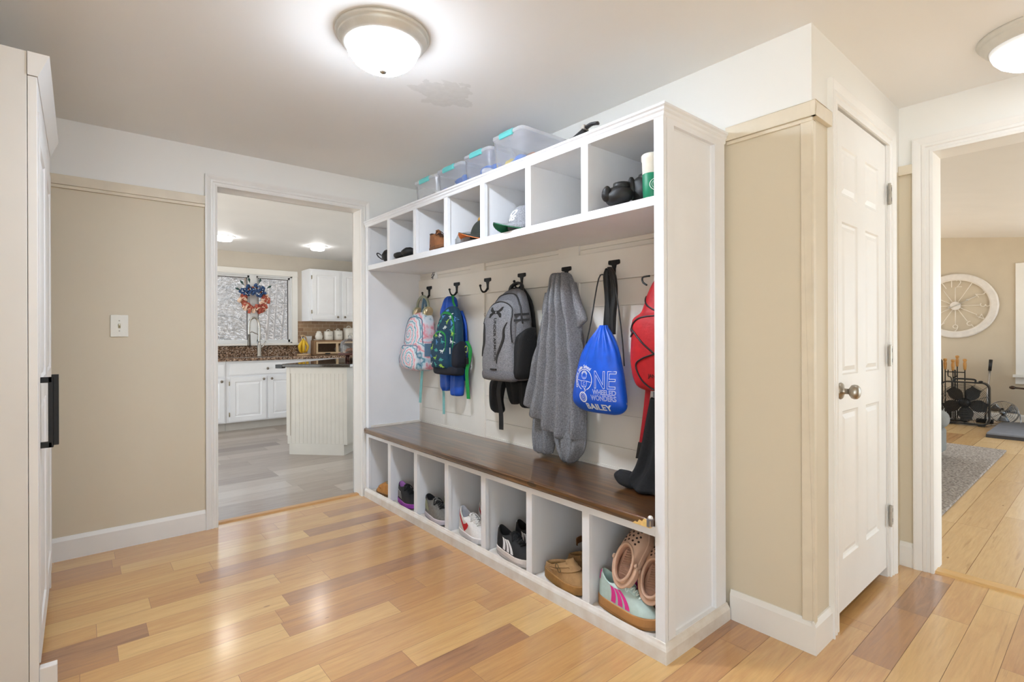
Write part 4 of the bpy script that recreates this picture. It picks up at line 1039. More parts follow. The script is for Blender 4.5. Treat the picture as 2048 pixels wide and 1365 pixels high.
m = MB(); m.tube([(0.163 + 0.006 * cos(a), -0.13, 0.835 + 0.006 * sin(a)) for a in [2 * pi * k / 12 for k in range(12)]], 0.0022, 6, closed=True); m.build('grommet', NICKEL, t, smooth=True)

# --- red backpack and black trousers at the near end
REDM = M('red_canvas', (178, 16, 26), 0.62, 0.12, 40, bump=0.2)
t = hung('backpack', 1.222, 'red backpack with black bungee cord behind the white post', 'backpack')
mb = body([(0.905, -0.075, 0.11, -0.16, -0.06), (0.925, -0.115, 0.135, -0.195, -0.055), (1.0, -0.128, 0.145, -0.212, -0.05), (1.12, -0.130, 0.145, -0.215, -0.05), (1.20, -0.125, 0.140, -0.205, -0.05), (1.235, -0.098, 0.12, -0.180, -0.05), (1.30, -0.082, 0.095, -0.155, -0.05), (1.37, -0.055, 0.065, -0.125, -0.05), (1.40, -0.025, 0.03, -0.10, -0.06)])
bo = mb.build('main_pocket', REDM, t, smooth=True, disp=(0.012, 0.09)); tr = bvh_of(bo)
m = MB()
for pts in ([(-0.080, 1.30), (-0.06, 1.27), (-0.02, 1.245), (0.03, 1.225)], [(0.05, 1.215), (-0.04, 1.212), (-0.085, 1.195), (-0.105, 1.165), (-0.085, 1.148), (-0.03, 1.10), (0.02, 1.062)], [(0.05, 1.07), (-0.03, 1.045), (-0.075, 1.015), (-0.06, 0.965), (-0.02, 0.925), (0.03, 0.90)]):
    m.tube(path_on(tr, sp2(pts), 0.003), 0.0035, 6)
m.tube(path_on(tr, sp2([(-0.105, 1.168), (-0.125, 1.15), (-0.118, 1.13), (-0.09, 1.148)]), 0.004), 0.003, 6)
m.build('bungee_cord', DARKP, t, smooth=True)
m = MB(); m.tube(spline([(-0.062, -0.15, 1.345), (-0.082, -0.15, 1.36), (-0.085, -0.145, 1.38), (-0.060, -0.13, 1.385)], 5), 0.004, 6); m.build('handle', DARKP, t, smooth=True)
vs, fs = text_polys('JANSPORT', 0.022, 0.0004)
v, f = drape([(0.035 + x, 0.965 + z) for x, z in vs], fs, tr, 0.002); MB().add(v, f).build('lettering', INK, t)
m = MB(); m.ribbon(spline([(-0.090, -0.10, 0.93), (-0.106, -0.10, 0.80), (-0.128, -0.10, 0.66)], 4), 0.022, 0.004, axis=(1, 0.4, 0)); st_ = m.build('strap', M('red_webbing', (168, 14, 30), 0.7, 0.08, 120), t)
m = MB(); m.ribbon([(-0.126, -0.10, 0.672), (-0.140, -0.10, 0.60)], 0.030, 0.006, axis=(1, 0.4, 0)); m.build('strap_end', DARKP, st_)
m = MB(); m.box(0.0, 0.06, -0.20, -0.188, 0.885, 0.908); m.build('reflector', M('grey_patch', (92, 92, 96), 0.6, 0.1, 50), t)

t = hung('trousers', 1.225, 'black trousers hanging beneath the red backpack onto the seat', 'trousers')
m = folds([(0.872, -0.070, 0.12, -0.11, 0.040), (0.80, -0.082, 0.13, -0.115, 0.048), (0.66, -0.100, 0.135, -0.125, 0.054), (0.58, -0.118, 0.14, -0.135, 0.058), (0.53, -0.145, 0.14, -0.150, 0.064), (0.507, -0.160, 0.14, -0.158, 0.068), (0.496, -0.150, 0.135, -0.158, 0.060)], n=56, k=6, amp=0.014, seed=0.3)
m.build('legs', BLKC, t, smooth=True)
m = folds([(0.556, -0.185, -0.12, -0.175, 0.014), (0.535, -0.205, -0.11, -0.18, 0.030), (0.510, -0.182, -0.10, -0.182, 0.034), (0.497, -0.155, -0.10, -0.182, 0.022)], n=24, k=3, amp=0.004); m.build('cuff', BLKC, t, smooth=True)
# ------------------------------------------------------------------ shoes
class Shoe:
    """length along +x (heel at 0), visible side -y"""
    def __init__(s, L=0.27, Wd=0.095, zs=0.03, zc=0.095, collar=(0.245, 0.20, 0.30), heel_up=0.012, tongue=0.0, dip=0.018, nt=44, ms=12):
        s.L, s.W, s.zs, s.zc, s.col, s.hu, s.tg, s.dip, s.nt, s.ms = L, Wd, zs, zc, collar, heel_up, tongue, dip, nt, ms
    def foot(s, th, k=1.0):
        c, sn = cos(th), sin(th)
        t = (1 - c) / 2
        shp = interp([(0, 0.80), (0.12, 0.98), (0.28, 1.04), (0.5, 0.86), (0.75, 0.80), (1, 0.86)], t)[0]
        y = math.copysign(abs(sn) ** 0.72, sn) * s.W / 2 * shp
        x = s.L / 2 + s.L / 2 * c
        return (s.L / 2 + (x - s.L / 2) * (1 + (k - 1) * s.W / s.L), y * k)
    def coll(s, th):
        cx, hl, hw = s.col
        x = s.L * (cx + hl * cos(th)); y = s.W * hw * sin(th)
        c = cos(th)
        z = s.zc + (s.hu * (-c) if c < 0 else s.tg * c) - s.dip * sin(th) ** 2
        return x, y, z
    def S(s, th, q):
        fx, fy = s.foot(th, 0.985); cx, cy, cz = s.coll(th)
        k = max(0.0, cos(th)) ** 1.5
        side_xy = 1 - cos(q * pi / 2); side_z = sin(q * pi / 2)
        toe_xy = q; toe_z = q ** 0.62
        a = (1 - k) * side_xy + k * toe_xy; b = (1 - k) * side_z + k * toe_z
        return Vector((fx + (cx - fx) * a, fy + (cy - fy) * a, s.zs + (cz - s.zs) * b))
    def sole(s, k=1.05, z0=0.0, z1=None, toe_spring=0.008, lip=0.004):
        z1 = s.zs if z1 is None else z1; rs = []
        for z, kk in ((z0, k * 0.95), (z0 + 0.004, k), (z1 - 0.004 + lip, k * 1.01), (z1 + lip, k * 0.985), (z1 + lip, 0.80)):
            rg = []
            for j in range(s.nt):
                th = 2 * pi * j / s.nt; x, y = s.foot(th, kk)
                sp = toe_spring * max(0, (x / s.L - 0.78) / 0.22) ** 1.5
                rg.append((x, y, z + sp * (1 - (z - z0) / max(z1 - z0, 1e-3) * 0.6)))
            rs.append(rg)
        return MB().rings(rs)
    def upper(s):
        rs = [[s.S(2 * pi * j / s.nt, i / s.ms) for j in range(s.nt)] for i in range(s.ms + 1)]
        rim = []
        for j in range(s.nt):
            p = s.S(2 * pi * j / s.nt, 1.0); c = Vector((s.L * s.col[0], 0, p.z)); rim.append(p + (c - p).normalized() * 0.004 + Vector((0, 0, 0.002)))
        rs.append(rim)
        return MB().rings(rs, caps=False)
    def lining(s):
        rs = []
        for kk, dz in ((0.93, 0.002), (0.86, -0.004), (0.95, -0.03), (1.0, -10)):
            rg = []
            for j in range(s.nt):
                x, y, z = s.coll(2 * pi * j / s.nt); cx = s.L * s.col[0]
                zz = z + dz if dz > -1 else s.zs + 0.010
                rg.append((cx + (x - cx) * kk, y * kk, zz))
            rs.append(rg)
        m = MB().rings(rs, caps=False)
        b = len(m.v); m.f.append(list(range(b - s.nt, b)))
        return m
    def patch(s, quad, off=0.0015, n=5):
        """quad of four (theta,q) corners laid on the upper"""
        (a, b, c, d) = quad; m = MB(); vs = []
        for i in range(n + 1):
            for j in range(n + 1):
                u, v = i / n, j / n
                th = (a[0] * (1 - u) + b[0] * u) * (1 - v) + (d[0] * (1 - u) + c[0] * u) * v
                q = (a[1] * (1 - u) + b[1] * u) * (1 - v) + (d[1] * (1 - u) + c[1] * u) * v
                p = s.S(th, q); e = 1e-3
                nrm = (s.S(th + e, q) - p).cross(s.S(th, min(q + e, 1)) - p)
                if nrm.length > 0: nrm.normalize()
                ctr = Vector((s.L / 2, 0, s.zs))
                if nrm.dot(p - ctr) < 0: nrm = -nrm
                vs.append(p + nrm * off)
        fs = [(i * (n + 1) + j, (i + 1) * (n + 1) + j, (i + 1) * (n + 1) + j + 1, i * (n + 1) + j + 1) for i in range(n) for j in range(n)]
        return m.add(vs, fs)
    def laces(s, rows=6, r=0.0030, q0=0.45, q1=0.92, spread=0.42):
        m = MB(); L_, R_ = [], []
        for i in range(rows):
            q = q0 + (q1 - q0) * i / (rows - 1)
            for sg, lst in ((-1, L_), (1, R_)): lst.append(s.S(sg * spread, q) + Vector((0.001, 0, 0.0035)))
        for i in range(rows):
            mid = s.S(0, q0 + (q1 - q0) * i / (rows - 1)) + Vector((0, 0, 0.006))
            m.tube(spline([L_[i], mid, R_[i]], 4), r, 6)
            if i < rows - 1:
                mid = (s.S(0, q0 + (q1 - q0) * (i + 0.5) / (rows - 1))) + Vector((0, 0, 0.007))
                m.tube(spline([L_[i], mid, R_[i + 1]], 4), r, 6)
        # bow loops falling to the visible side
        top = (L_[-1] + R_[-1]) / 2 + Vector((0, 0, 0.006))
        for sg in (-1, 1):
            e = top + Vector((0.022, sg * 0.030, -0.022)); m.tube(spline([top, top + Vector((0.004, sg * 0.016, 0.004)), e, top + Vector((0.018, sg * 0.010, -0.010)), top], 5), r, 6)
        return m
    def tongue(s, up=0.012):
        rs = []
        for i in range(6):
            q = 0.6 + 0.4 * i / 5; p = s.S(0, q); w_ = s.W * 0.20
            ex = up * max(0, (i - 3) / 2)
            rs.append([(p.x + 0.002 - ex * 0.2, -w_, p.z + 0.001 + ex - 0.004), (p.x + 0.004 - ex * 0.2, 0, p.z + 0.004 + ex), (p.x + 0.002 - ex * 0.2, w_, p.z + 0.001 + ex - 0.004), (p.x - 0.006, w_, p.z - 0.006 + ex), (p.x - 0.006, -w_, p.z - 0.006 + ex)])
        return MB().rings(rs)

def sneaker(name, loc, label, cat, shoe, mats, stripes=(), heel=None, rz=-pi / 2, group=None, lace_rows=6, mid=None, toe=None, extra=None, laces=True, bow=True):
    t = thing(name, loc, label, cat, rz=rz, group=group)
    shoe.upper().build('upper', mats['upper'], t, smooth=True)
    shoe.sole(**mats.get('sole_args', {})).build('sole', mats['sole'], t, smooth=False, bevel=0.002)
    shoe.lining().build('lining', mats['lining'], t, smooth=True)
    if mid: shoe.sole(1.065, mid[0], mid[1], lip=0).build('midsole_band', mid[2], t)
    if laces:
        shoe.tongue().build('tongue', mats.get('tongue', mats['upper']), t, smooth=True)
        shoe.laces(lace_rows).build('laces', mats['laces'], t, smooth=True)
    for q in stripes: shoe.patch(q).build('stripe', mats['stripe'], t, smooth=True)
    if heel: shoe.patch(heel).build('heel_tab', mats['heel'], t, smooth=True)
    if toe: shoe.patch(toe).build('toe_cap', mats['toe'], t, smooth=True)
    if extra:
        for nm, q, mt in extra: shoe.patch(q, 0.0018).build(nm, mt, t, smooth=True)
    return t
FZ = 0.0525
D = radians
# mint and pink pair, near bay
MINT = M('mint_leather', (186, 206, 200), 0.6, 0.05, 60); PINK = M('hot_pink_stripe', (222, 54, 146), 0.5, 0.05, 40); GUM = M('gum_rubber', (190, 136, 82), 0.6, 0.06, 30); MINTL = M('mint_lining', (176, 200, 194), 0.85, 0.06, 80)
st3 = [[(D(-112 + 16 * i), 0.08), (D(-101.5 + 16 * i), 0.08), (D(-91 + 13 * i), 0.74), (D(-102 + 13 * i), 0.74)] for i in range(3)]
st3b = [[(-a, b) for a, b in q] for q in st3]
mm = dict(upper=MINT, sole=GUM, lining=MINTL, laces=M('pale_mint_laces', (214, 228, 222), 0.8, 0.04, 80), stripe=PINK, heel=PINK, toe=MINT, sole_args=dict(k=1.06))
hl = [(D(-172), 0.45), (D(-150), 0.50), (D(-150), 0.98), (D(-172), 0.98)]
sh = Shoe(0.275, 0.10, 0.042, 0.128, heel_up=0.014, dip=0.016)
MG = 'mint and pink sneakers'
sneaker('sneaker', (1.622, 1.374, FZ), 'mint sneaker with pink stripes and gum sole at the front of the nearest cubby', 'shoe', sh, mm, st3 + st3b, hl, rz=-pi / 2 - 0.02, mid=(0.010, 0.016, M('gum_groove', (160, 108, 60), 0.6, 0.05, 30)), group=MG, toe=[(D(-50), 0.04), (D(50), 0.04), (D(46), 0.34), (D(-46), 0.34)])
sneaker('sneaker', (1.742, 1.366, FZ), 'mint sneaker with pink heel behind its mate in the nearest cubby', 'shoe', sh, mm, st3 + st3b, hl, rz=-pi / 2 + 0.04, group=MG)
# black pair with white stripes
BLK = M('black_suede', (24, 24, 26), 0.75, 0.15, 80, bump=0.1); WSOLE = M('off_white_sole', (226, 216, 210), 0.55, 0.03, 30); WST = M('white_stripe', (236, 236, 238), 0.5, 0.02, 40); BLIN = M('black_lining', (16, 16, 17), 0.9, 0.1, 80)
mm = dict(upper=BLK, sole=WSOLE, lining=BLIN, laces=BLIN, stripe=WST, heel=WST)
sh = Shoe(0.265, 0.098, 0.036, 0.118, heel_up=0.016, dip=0.016)
BG = 'black sneakers with white stripes'
sneaker('sneaker', (1.622, 2.035, FZ), 'black sneaker with three white stripes at the front of its cubby', 'shoe', sh, mm, st3 + st3b, hl, rz=-pi / 2 - 0.05, mid=(0.016, 0.019, M('sole_groove', (190, 178, 174), 0.6, 0.05, 30)), group=BG)
sneaker('sneaker', (1.735, 2.030, FZ), 'black sneaker with white stripes standing behind its mate', 'shoe', sh, mm, st3 + st3b, hl, rz=-pi / 2 - 0.02, group=BG)
# white pair with a red tick
OFFW = M('white_mesh_upper', (222, 218, 214), 0.7, 0.05, 120, bump=0.1); REDT = M('red_mark', (196, 20, 36), 0.5, 0.05, 40); GLIN = M('grey_lining', (176, 176, 182), 0.85, 0.05, 80)
mm = dict(upper=OFFW, sole=M('white_foam_sole', (226, 222, 222), 0.5, 0.03, 30), lining=GLIN, laces=OFFW)
tick = [('mark', [(D(-146), 0.86), (D(-136), 0.50), (D(-104), 0.06), (D(-106), 0.36)], REDT), ('mark', [(D(-106), 0.36), (D(-104), 0.06), (D(-72), 0.50), (D(-78), 0.62)], REDT)]
sh = Shoe(0.255, 0.095, 0.030, 0.120, heel_up=0.026, dip=0.020)
WG = 'white sneakers with red marks'
sneaker('sneaker', (1.622, 2.372, FZ), 'white sneaker with a red curved mark at the front of its cubby', 'shoe', sh, mm, extra=tick, rz=-pi / 2 - 0.06, group=WG)
sneaker('sneaker', (1.745, 2.366, FZ), 'white sneaker standing behind its mate with the red mark', 'shoe', sh, mm, extra=tick, rz=-pi / 2 + 0.05, group=WG)
# grey and lime pair
GRYU = M('grey_running_mesh', (108, 106, 102), 0.7, 0.18, 90, bump=0.15); LIME = M('lime_lines', (186, 206, 92), 0.5, 0.05, 40); PALE = M('pale_line', (210, 208, 206), 0.5, 0.05, 40)
ln = [('side_line', [(D(-142 + 7 * i), 0.18), (D(-139.5 + 7 * i), 0.18), (D(-139.5 + 5 * i), 0.72), (D(-142 + 5 * i), 0.72)], LIME if i % 2 else PALE) for i in range(6)]
mm = dict(upper=GRYU, sole=M('pale_lilac_sole', (206, 198, 206), 0.55, 0.04, 30), lining=BLIN, laces=BLIN)
sh = Shoe(0.26, 0.096, 0.028, 0.116, heel_up=0.010, dip=0.012)
GG = 'grey running shoes'
sneaker('running_shoe', (1.622, 2.735, FZ), 'grey running shoe with pale and lime side lines at the front of its cubby', 'shoe', sh, mm, extra=ln + [('collar_patch', [(D(-176), 0.62), (D(-120), 0.66), (D(-120), 0.99), (D(-176), 0.99)], BLIN)], rz=-pi / 2 - 0.08, group=GG)
sneaker('running_shoe', (1.730, 2.70, FZ), 'grey running shoe standing behind its lime-lined mate', 'shoe', sh, mm, extra=ln, rz=-pi / 2 - 0.04, group=GG)
# black and purple pair
PUR = M('purple_sole', (150, 62, 164), 0.55, 0.08, 30); PURL = M('lilac_lining', (176, 120, 190), 0.8, 0.06, 60)
bars = [('side_mark', [(D(-128 + 13 * i + dx), 0.12), (D(-126 + 13 * i + dx), 0.12), (D(-127 + 12 * i + dx), 0.50), (D(-129 + 12 * i + dx), 0.50)], PALE) for i in range(3) for dx in (0, 7)]
bars += [('side_mark', [(D(-129 + 12 * i), 0.46), (D(-120 + 12 * i), 0.46), (D(-120 + 12 * i), 0.50), (D(-129 + 12 * i), 0.50)], PALE) for i in range(3)]
mm = dict(upper=BLK, sole=PUR, lining=PURL, laces=BLIN)
sh = Shoe(0.235, 0.088, 0.028, 0.118, heel_up=0.010, dip=0.012)
PG = 'black and purple sneakers'
sneaker('sneaker', (1.620, 3.078, FZ), 'black sneaker with purple sole and white side bars at the front of its cubby', 'shoe', sh, mm, extra=bars, rz=-pi / 2 - 0.08, group=PG)
sneaker('sneaker', (1.725, 3.04, FZ), 'black and purple sneaker standing behind its mate', 'shoe', sh, mm, extra=bars, rz=-pi / 2 + 0.05, group=PG)
# tan slipper in the far bay, toe end half hidden by the divider
TAN = M('tan_suede_slipper', (176, 122, 62), 0.85, 0.10, 60, bump=0.15)
sh = Shoe(0.235, 0.10, 0.014, 0.090, collar=(0.27, 0.22, 0.34), heel_up=0.0, dip=0.006)
t = thing('slipper', (1.618, 3.130, FZ), 'tan suede slipper lying in the cubby beside the doorway', 'slipper', rz=pi / 2 + 0.03)
sh.upper().build('upper', TAN, t, smooth=True); sh.sole().build('sole', M('slipper_sole', (122, 84, 46), 0.8, 0.1, 30), t, bevel=0.002); sh.lining().build('lining', M('fleece_lining', (206, 184, 150), 0.95, 0.1, 120, bump=0.4), t, smooth=True)
m = MB(); m.tube([sh.S(2 * pi * j / 40, 0.30) + Vector((0, 0, 0.001)) for j in range(-9, 10)], 0.0018, 6); m.build('seam', M('dark_stitching', (104, 66, 32), 0.8, 0.1, 60), t, smooth=True)

# suede clogs
SUE = M('taupe_suede', (164, 128, 86), 0.9, 0.10, 50, bump=0.15); CORK = M('tan_clog_sole', (158, 116, 64), 0.7, 0.10, 60); FOOT = M('suede_footbed', (176, 142, 98), 0.9, 0.08, 60)
def clog(loc, rz, label, grp=None):
    sh = Shoe(0.255, 0.102, 0.040, 0.082, collar=(0.33, 0.30, 0.40), heel_up=-0.018, tongue=0.030, dip=0.0)
    t = thing('clog', loc, label, 'clog', rz=rz, group=grp)
    m = sh.upper(); m.build('upper', SUE, t, smooth=True)
    sh.sole(k=1.05).build('sole', CORK, t, bevel=0.003)
    sh.lining().build('footbed', FOOT, t, smooth=True)
    # raised tongue flap with a notched edge, and two buckled straps
    m = MB(); rs = []
    for i in range(7):
        q = 0.55 + 0.45 * i / 6; w_ = 0.62 * (1 - 0.1 * i / 6)
        rs.append([sh.S(-w_ + 2 * w_ * j / 10, q) + Vector((0.002, 0, 0.003 + 0.012 * max(0, (i - 4) / 2))) for j in range(11)])
    m.rings(rs, closed=False, caps=False); m.build('instep_flap', SUE, t, smooth=True, solid=0.003)
    for q in (0.62, 0.86):
        so = sh.patch([(D(-112), q - 0.13), (D(112), q - 0.13), (D(100), q + 0.02), (D(-100), q + 0.02)], 0.004, 16).build('strap', SUE, t, smooth=True, solid=0.003)
        p = sh.S(D(-70), q - 0.06); b = MB(); b.tube([p + Vector((0.010 * cos(a), -0.007, 0.004 + 0.010 * sin(a))) for a in [2 * pi * k / 14 for k in range(14)]], 0.0016, 6, closed=True); b.build('buckle', M('bronze_buckle', (120, 104, 78), 0.35, 0.1, 40, metal=0.9), so, smooth=True)
    return t
SG = 'taupe suede clogs'
clog((1.632, 1.694, FZ), -pi / 2 - 0.12, 'taupe suede clog with two buckled straps at the front of its cubby', SG)
clog((1.765, 1.684, FZ), -pi / 2 - 0.02, 'taupe suede clog standing behind its buckled mate', SG)
# dark sandal at the back
t = thing('sandal', (1.872, 1.715, FZ), 'brown and black sandal at the back behind the suede clogs', 'sandal', rz=-pi / 2)
m = MB(); rs = []
sh = Shoe(0.25, 0.09, 0.028, 0.08)
sh.sole(k=1.0).build('sole', M('sandal_sole', (118, 84, 52), 0.7, 0.1, 40), t, bevel=0.003)
for x, h_ in ((0.07, 0.085), (0.16, 0.07)):
    m = MB(); m.ribbon([(x, 0.048 * cos(a), 0.026 + h_ * sin(a)) for a in [pi * i / 14 for i in range(15)]], 0.036, 0.004, axis=(1, 0, 0)); m.build('strap', M('black_leather', (30, 27, 26), 0.5, 0.1, 40), t)
m = MB(); m.ribbon([(0.02 - 0.02 * sin(a), 0.042 * cos(a), 0.088) for a in [pi * i / 14 for i in range(15)]], 0.03, 0.004, axis=(0, 0, 1)); m.build('heel_strap', M('brown_leather', (134, 88, 50), 0.6, 0.1, 40), t)

# tan foam clogs propped on the mint sneakers
FOAM = M('tan_foam', (206, 170, 146), 0.6, 0.03, 30); FOAMD = M('tan_foam_footbed', (182, 142, 120), 0.75, 0.04, 30, bump=0.2); HOLE = M('hole_shadow', (60, 42, 34), 0.9, 0.05, 30)
def foam_clog(loc, tilt, yaw, label):
    sh = Shoe(0.245, 0.104, 0.034, 0.072, collar=(0.31, 0.275, 0.40), heel_up=-0.016, tongue=0.012, dip=0.004)
    t = thing('foam_clog', loc, label, 'clog', group='tan foam clogs')
    t.rotation_euler = (0, -tilt, yaw)
    m = sh.upper(); m.build('upper', FOAM, t, smooth=True)
    sh.sole(k=1.04).build('sole', FOAM, t, bevel=0.004)
    rs = []
    # footbed with ribs
    m = sh.lining(); m.build('footbed', FOAMD, t, smooth=True)
    rb = MB()
    for i in range(12):
        x = 0.035 + i * 0.009; rb.tube([(x, -0.022, 0.0455), (x + 0.003, 0, 0.0462), (x, 0.022, 0.0455)], 0.0014, 5)
    rb.build('footbed_ribs', FOAMD, t, smooth=True)
    rim = MB(); rim.tube([Vector(sh.coll(2 * pi * j / 44)) for j in range(44)], 0.0052, 8, closed=True); rim.build('rim', FOAM, t, smooth=True)
    ho = MB()
    for q, angs in ((0.80, (-34, -12, 12, 34)), (0.62, (-40, -22, 0, 22, 40)), (0.46, (-34, -12, 12, 34)), (0.32, (-22, 0, 22))):
        for a in angs:
            p = sh.S(D(a), q); e = 1e-3; nrm = (sh.S(D(a) + e, q) - p).cross(sh.S(D(a), q + e) - p).normalized()
            if nrm.z < 0: nrm = -nrm
            R = Matrix.Translation(p + nrm * 0.0006) @ nrm.to_track_quat('Z', 'Y').to_matrix().to_4x4()
            ho.lathe([(0.0005, 0.0004), (0.0042, 0.0004), (0.0046, -0.001)], 10, T=R, caps=False)
    ho.build('ventilation_holes', HOLE, t)
    st_ = MB(); st_.tube([(0.085 - 0.087 * sin(a) - 0.004, 0.0535 * cos(a), 0.058 - 0.018 * sin(a)) for a in [pi * i / 22 for i in range(23)]], 0.0095, 8, flat=0.45, up=(0, 0, 1)); so = st_.build('heel_strap', FOAM, t, smooth=True)
    b = MB()
    for s_ in (-1, 1): b.lathe([(0.001, -0.004), (0.009, -0.003), (0.009, 0.003), (0.001, 0.004)], 14, T=Matrix.Translation((0.083, s_ * 0.0555, 0.064)) @ Matrix.Rotation(radians(90), 4, 'X'))
    b.build('rivet', FOAM, so, smooth=True)
    return t
foam_clog((1.610, 1.238, 0.166), radians(56), radians(-6), 'tan foam clog with holes propped upright on the mint sneaker')
foam_clog((1.640, 1.136, 0.132), radians(54), radians(4), 'tan foam clog beside the white post, partly hidden by it')

# ------------------------------------------------------------------ things in the upper cubbies (shelf top z = 1.630)
UZ = 1.6305
def blob(name, loc, r, mat, label, cat, seed=1, disp=0.02, rz=0, group=None):
    m = MB(); m.ell((0, 0, r[2]), r, 24, 14)
    o = m.build(name, mat, None, smooth=True, disp=(disp, 0.05)); o.location = loc; o.rotation_euler.z = rz
    return tag(o, label, cat, group)
t = thing('pouch', (1.612, 3.190, UZ), 'small black pouch with a loop in the cubby beside the doorway', 'pouch')
m = MB(); m.ell((0, 0, 0.045), (0.06, 0.045, 0.045), 20, 12); m.build('pouch_body', BLKN, t, smooth=True, disp=(0.02, 0.05))
m = MB(); m.tube(spline([(-0.04, 0.035, 0.02), (-0.06, 0.055, 0.04), (-0.062, 0.075, 0.062), (-0.05, 0.075, 0.066), (-0.045, 0.045, 0.05)], 4), 0.004, 6); m.build('loop', DARKP, t, smooth=True)
m = MB(); m.ell((0.0, -0.02, 0.082), (0.03, 0.02, 0.016), 12, 8); m.build('lining', M('dark_blue_lining', (34, 40, 88), 0.8, 0.1, 50), t, smooth=True)
blob('glove', (1.605, 3.015, UZ + 0.004), (0.05, 0.06, 0.022), BLKN, 'crumpled black glove in the second cubby from the doorway', 'glove', disp=0.025, group='black gloves in the second cubby')
blob('glove', (1.600, 2.905, UZ + 0.004), (0.05, 0.05, 0.030), BLKN, 'black glove leaning beside the dark grey hat', 'glove', disp=0.03, group='black gloves in the second cubby')
GKN = M('charcoal_knit', (66, 68, 72), 0.95, 0.12, 160, bump=0.4)
t = thing('knit_hat', (1.690, 2.862, UZ + 0.006), 'dark grey knit hat in the second cubby from the doorway', 'hat')
m = MB(); m.lathe([(0.001, 0.085), (0.04, 0.08), (0.065, 0.06), (0.074, 0.03), (0.076, 0.004), (0.06, 0.0)], 28); m.build('crown', GKN, t, smooth=True, disp=(0.012, 0.06))
t = thing('key_tag', (1.70, 2.790, 1.835), 'small dark tag hung on the side wall high in the second cubby', 'tag')
m = MB(); m.box(-0.010, 0.010, -0.012, 0.0, -0.03, 0.0); m.build('tag_body', DARKP, t, bevel=0.003)
m = MB(); m.tube([(0, -0.006, 0.0), (0, -0.009, 0.012), (0, -0.012, 0.02)], 0.0025, 6); m.build('peg', DARKP, t, smooth=True)
# brown child's boots
BRN = M('brown_boot_leather', (134, 84, 48), 0.7, 0.14, 40, bump=0.2); BRD = M('dark_brown_lace', (66, 40, 26), 0.8, 0.1, 60); BRS = M('boot_sole', (112, 72, 42), 0.7, 0.1, 40)
def boot(loc, rz, label):
    sh = Shoe(0.19, 0.078, 0.016, 0.102, collar=(0.27, 0.23, 0.36), heel_up=0.006, tongue=-0.006, dip=0.010)
    t = thing('boot', loc, label, 'boot', rz=rz, group='brown lace-up boots')
    sh.upper().build('upper', BRN, t, smooth=True); sh.sole().build('sole', BRS, t, bevel=0.002); sh.lining().build('lining', BRD, t, smooth=True)
    sh.tongue(0.02).build('tongue', BRN, t, smooth=True); sh.laces(5, 0.0024).build('laces', BRD, t, smooth=True)
    sh.patch([(D(-178), 0.8), (D(-60), 0.82), (D(-60), 0.99), (D(-178), 0.99)], 0.002, 12).build('collar_pad', BRD, t, smooth=True)
boot((1.604, 2.645, UZ), -pi / 2 - 0.12, 'brown lace-up boot at the front of the third cubby')
boot((1.700, 2.638, UZ), -pi / 2 + 0.02, 'brown lace-up boot behind its mate in the third cubby')
# hats in the fourth cubby
GKB = M('light_grey_knit', (150, 152, 154), 0.95, 0.12, 160, bump=0.4)
def cap(loc, rz, label, crown, brimtop, under, emblem=None, s=1.0, grp=None):
    t = thing('baseball_cap', loc, label, 'cap', rz=rz, group=grp)
    rs = []
    for i in range(11):
        a = i / 10 * pi / 2 * 0.98
        rs.append([(0.088 * s * cos(2 * pi * j / 32) * cos(a) ** 0.75, -0.0 + 0.098 * s * sin(2 * pi * j / 32) * cos(a) ** 0.75, 0.012 + 0.115 * s * sin(a)) for j in range(32)])
    m = MB().rings(rs); co = m.build('crown', crown, t, smooth=True)
    m = MB(); m.ell((0, 0, 0.127 * s), (0.008, 0.008, 0.005), 12, 8); m.build('button', crown, t, smooth=True)
    top, bot = [], []
    for i in range(7):
        r_ = i / 6; rowt, rowb = [], []
        for j in range(17):
            a = radians(-180 + 8 + 164 * j / 16)
            x = 0.090 * s * cos(a); y0 = 0.098 * s * sin(a); y = y0 - 0.072 * s * r_ * sin(-a) ** 0.6
            z = 0.014 - 0.030 * r_ * abs(cos(a)) ** 1.5 + 0.010 * r_ * (1 - abs(cos(a))) + 0.014
            rowt.append((x * (1 + 0.04 * r_), y, z)); rowb.append((x * (1 + 0.04 * r_), y, z - 0.004))
        top.append(rowt); bot.append(rowb)
    MB().rings(top, closed=False, caps=False).build('brim', brimtop, t, smooth=True, solid=0.002)
    MB().rings(bot, closed=False, caps=False).build('underbrim', under, t, smooth=True, solid=0.002)
    return t, co
t = thing('beanie', (1.640, 2.310, UZ + 0.005), 'light grey beanie lying folded in the fourth cubby', 'hat')
m = MB(); m.lathe([(0.001, 0.062), (0.045, 0.060), (0.066, 0.05), (0.074, 0.03), (0.074, 0.006), (0.062, 0.0)], 28); m.build('crown', GKB, t, smooth=True, disp=(0.008, 0.05))
m = MB(); m.lathe([(0.076, 0.0), (0.078, 0.004), (0.078, 0.026), (0.074, 0.030), (0.070, 0.026)], 28, caps=False); m.build('cuff', GKB, t, smooth=True)
cap((1.672, 2.196, UZ + 0.008), -pi / 2 - 0.30, 'black cap with orange under its brim in the fourth cubby', M('dark_green_cap', (40, 44, 38), 0.85, 0.1, 60), M('dark_green_brim', (44, 46, 40), 0.85, 0.1, 60), M('orange_underbrim', (226, 132, 76), 0.8, 0.06, 60), s=0.92)
LEO = M('leopard_fleece', (186, 138, 66), 0.9, 0.0, 42, col2=(48, 34, 20), detail=1)
t = thing('leopard_hat', (1.782, 2.338, UZ + 0.006), 'leopard print hat behind the orange-brimmed cap', 'hat')
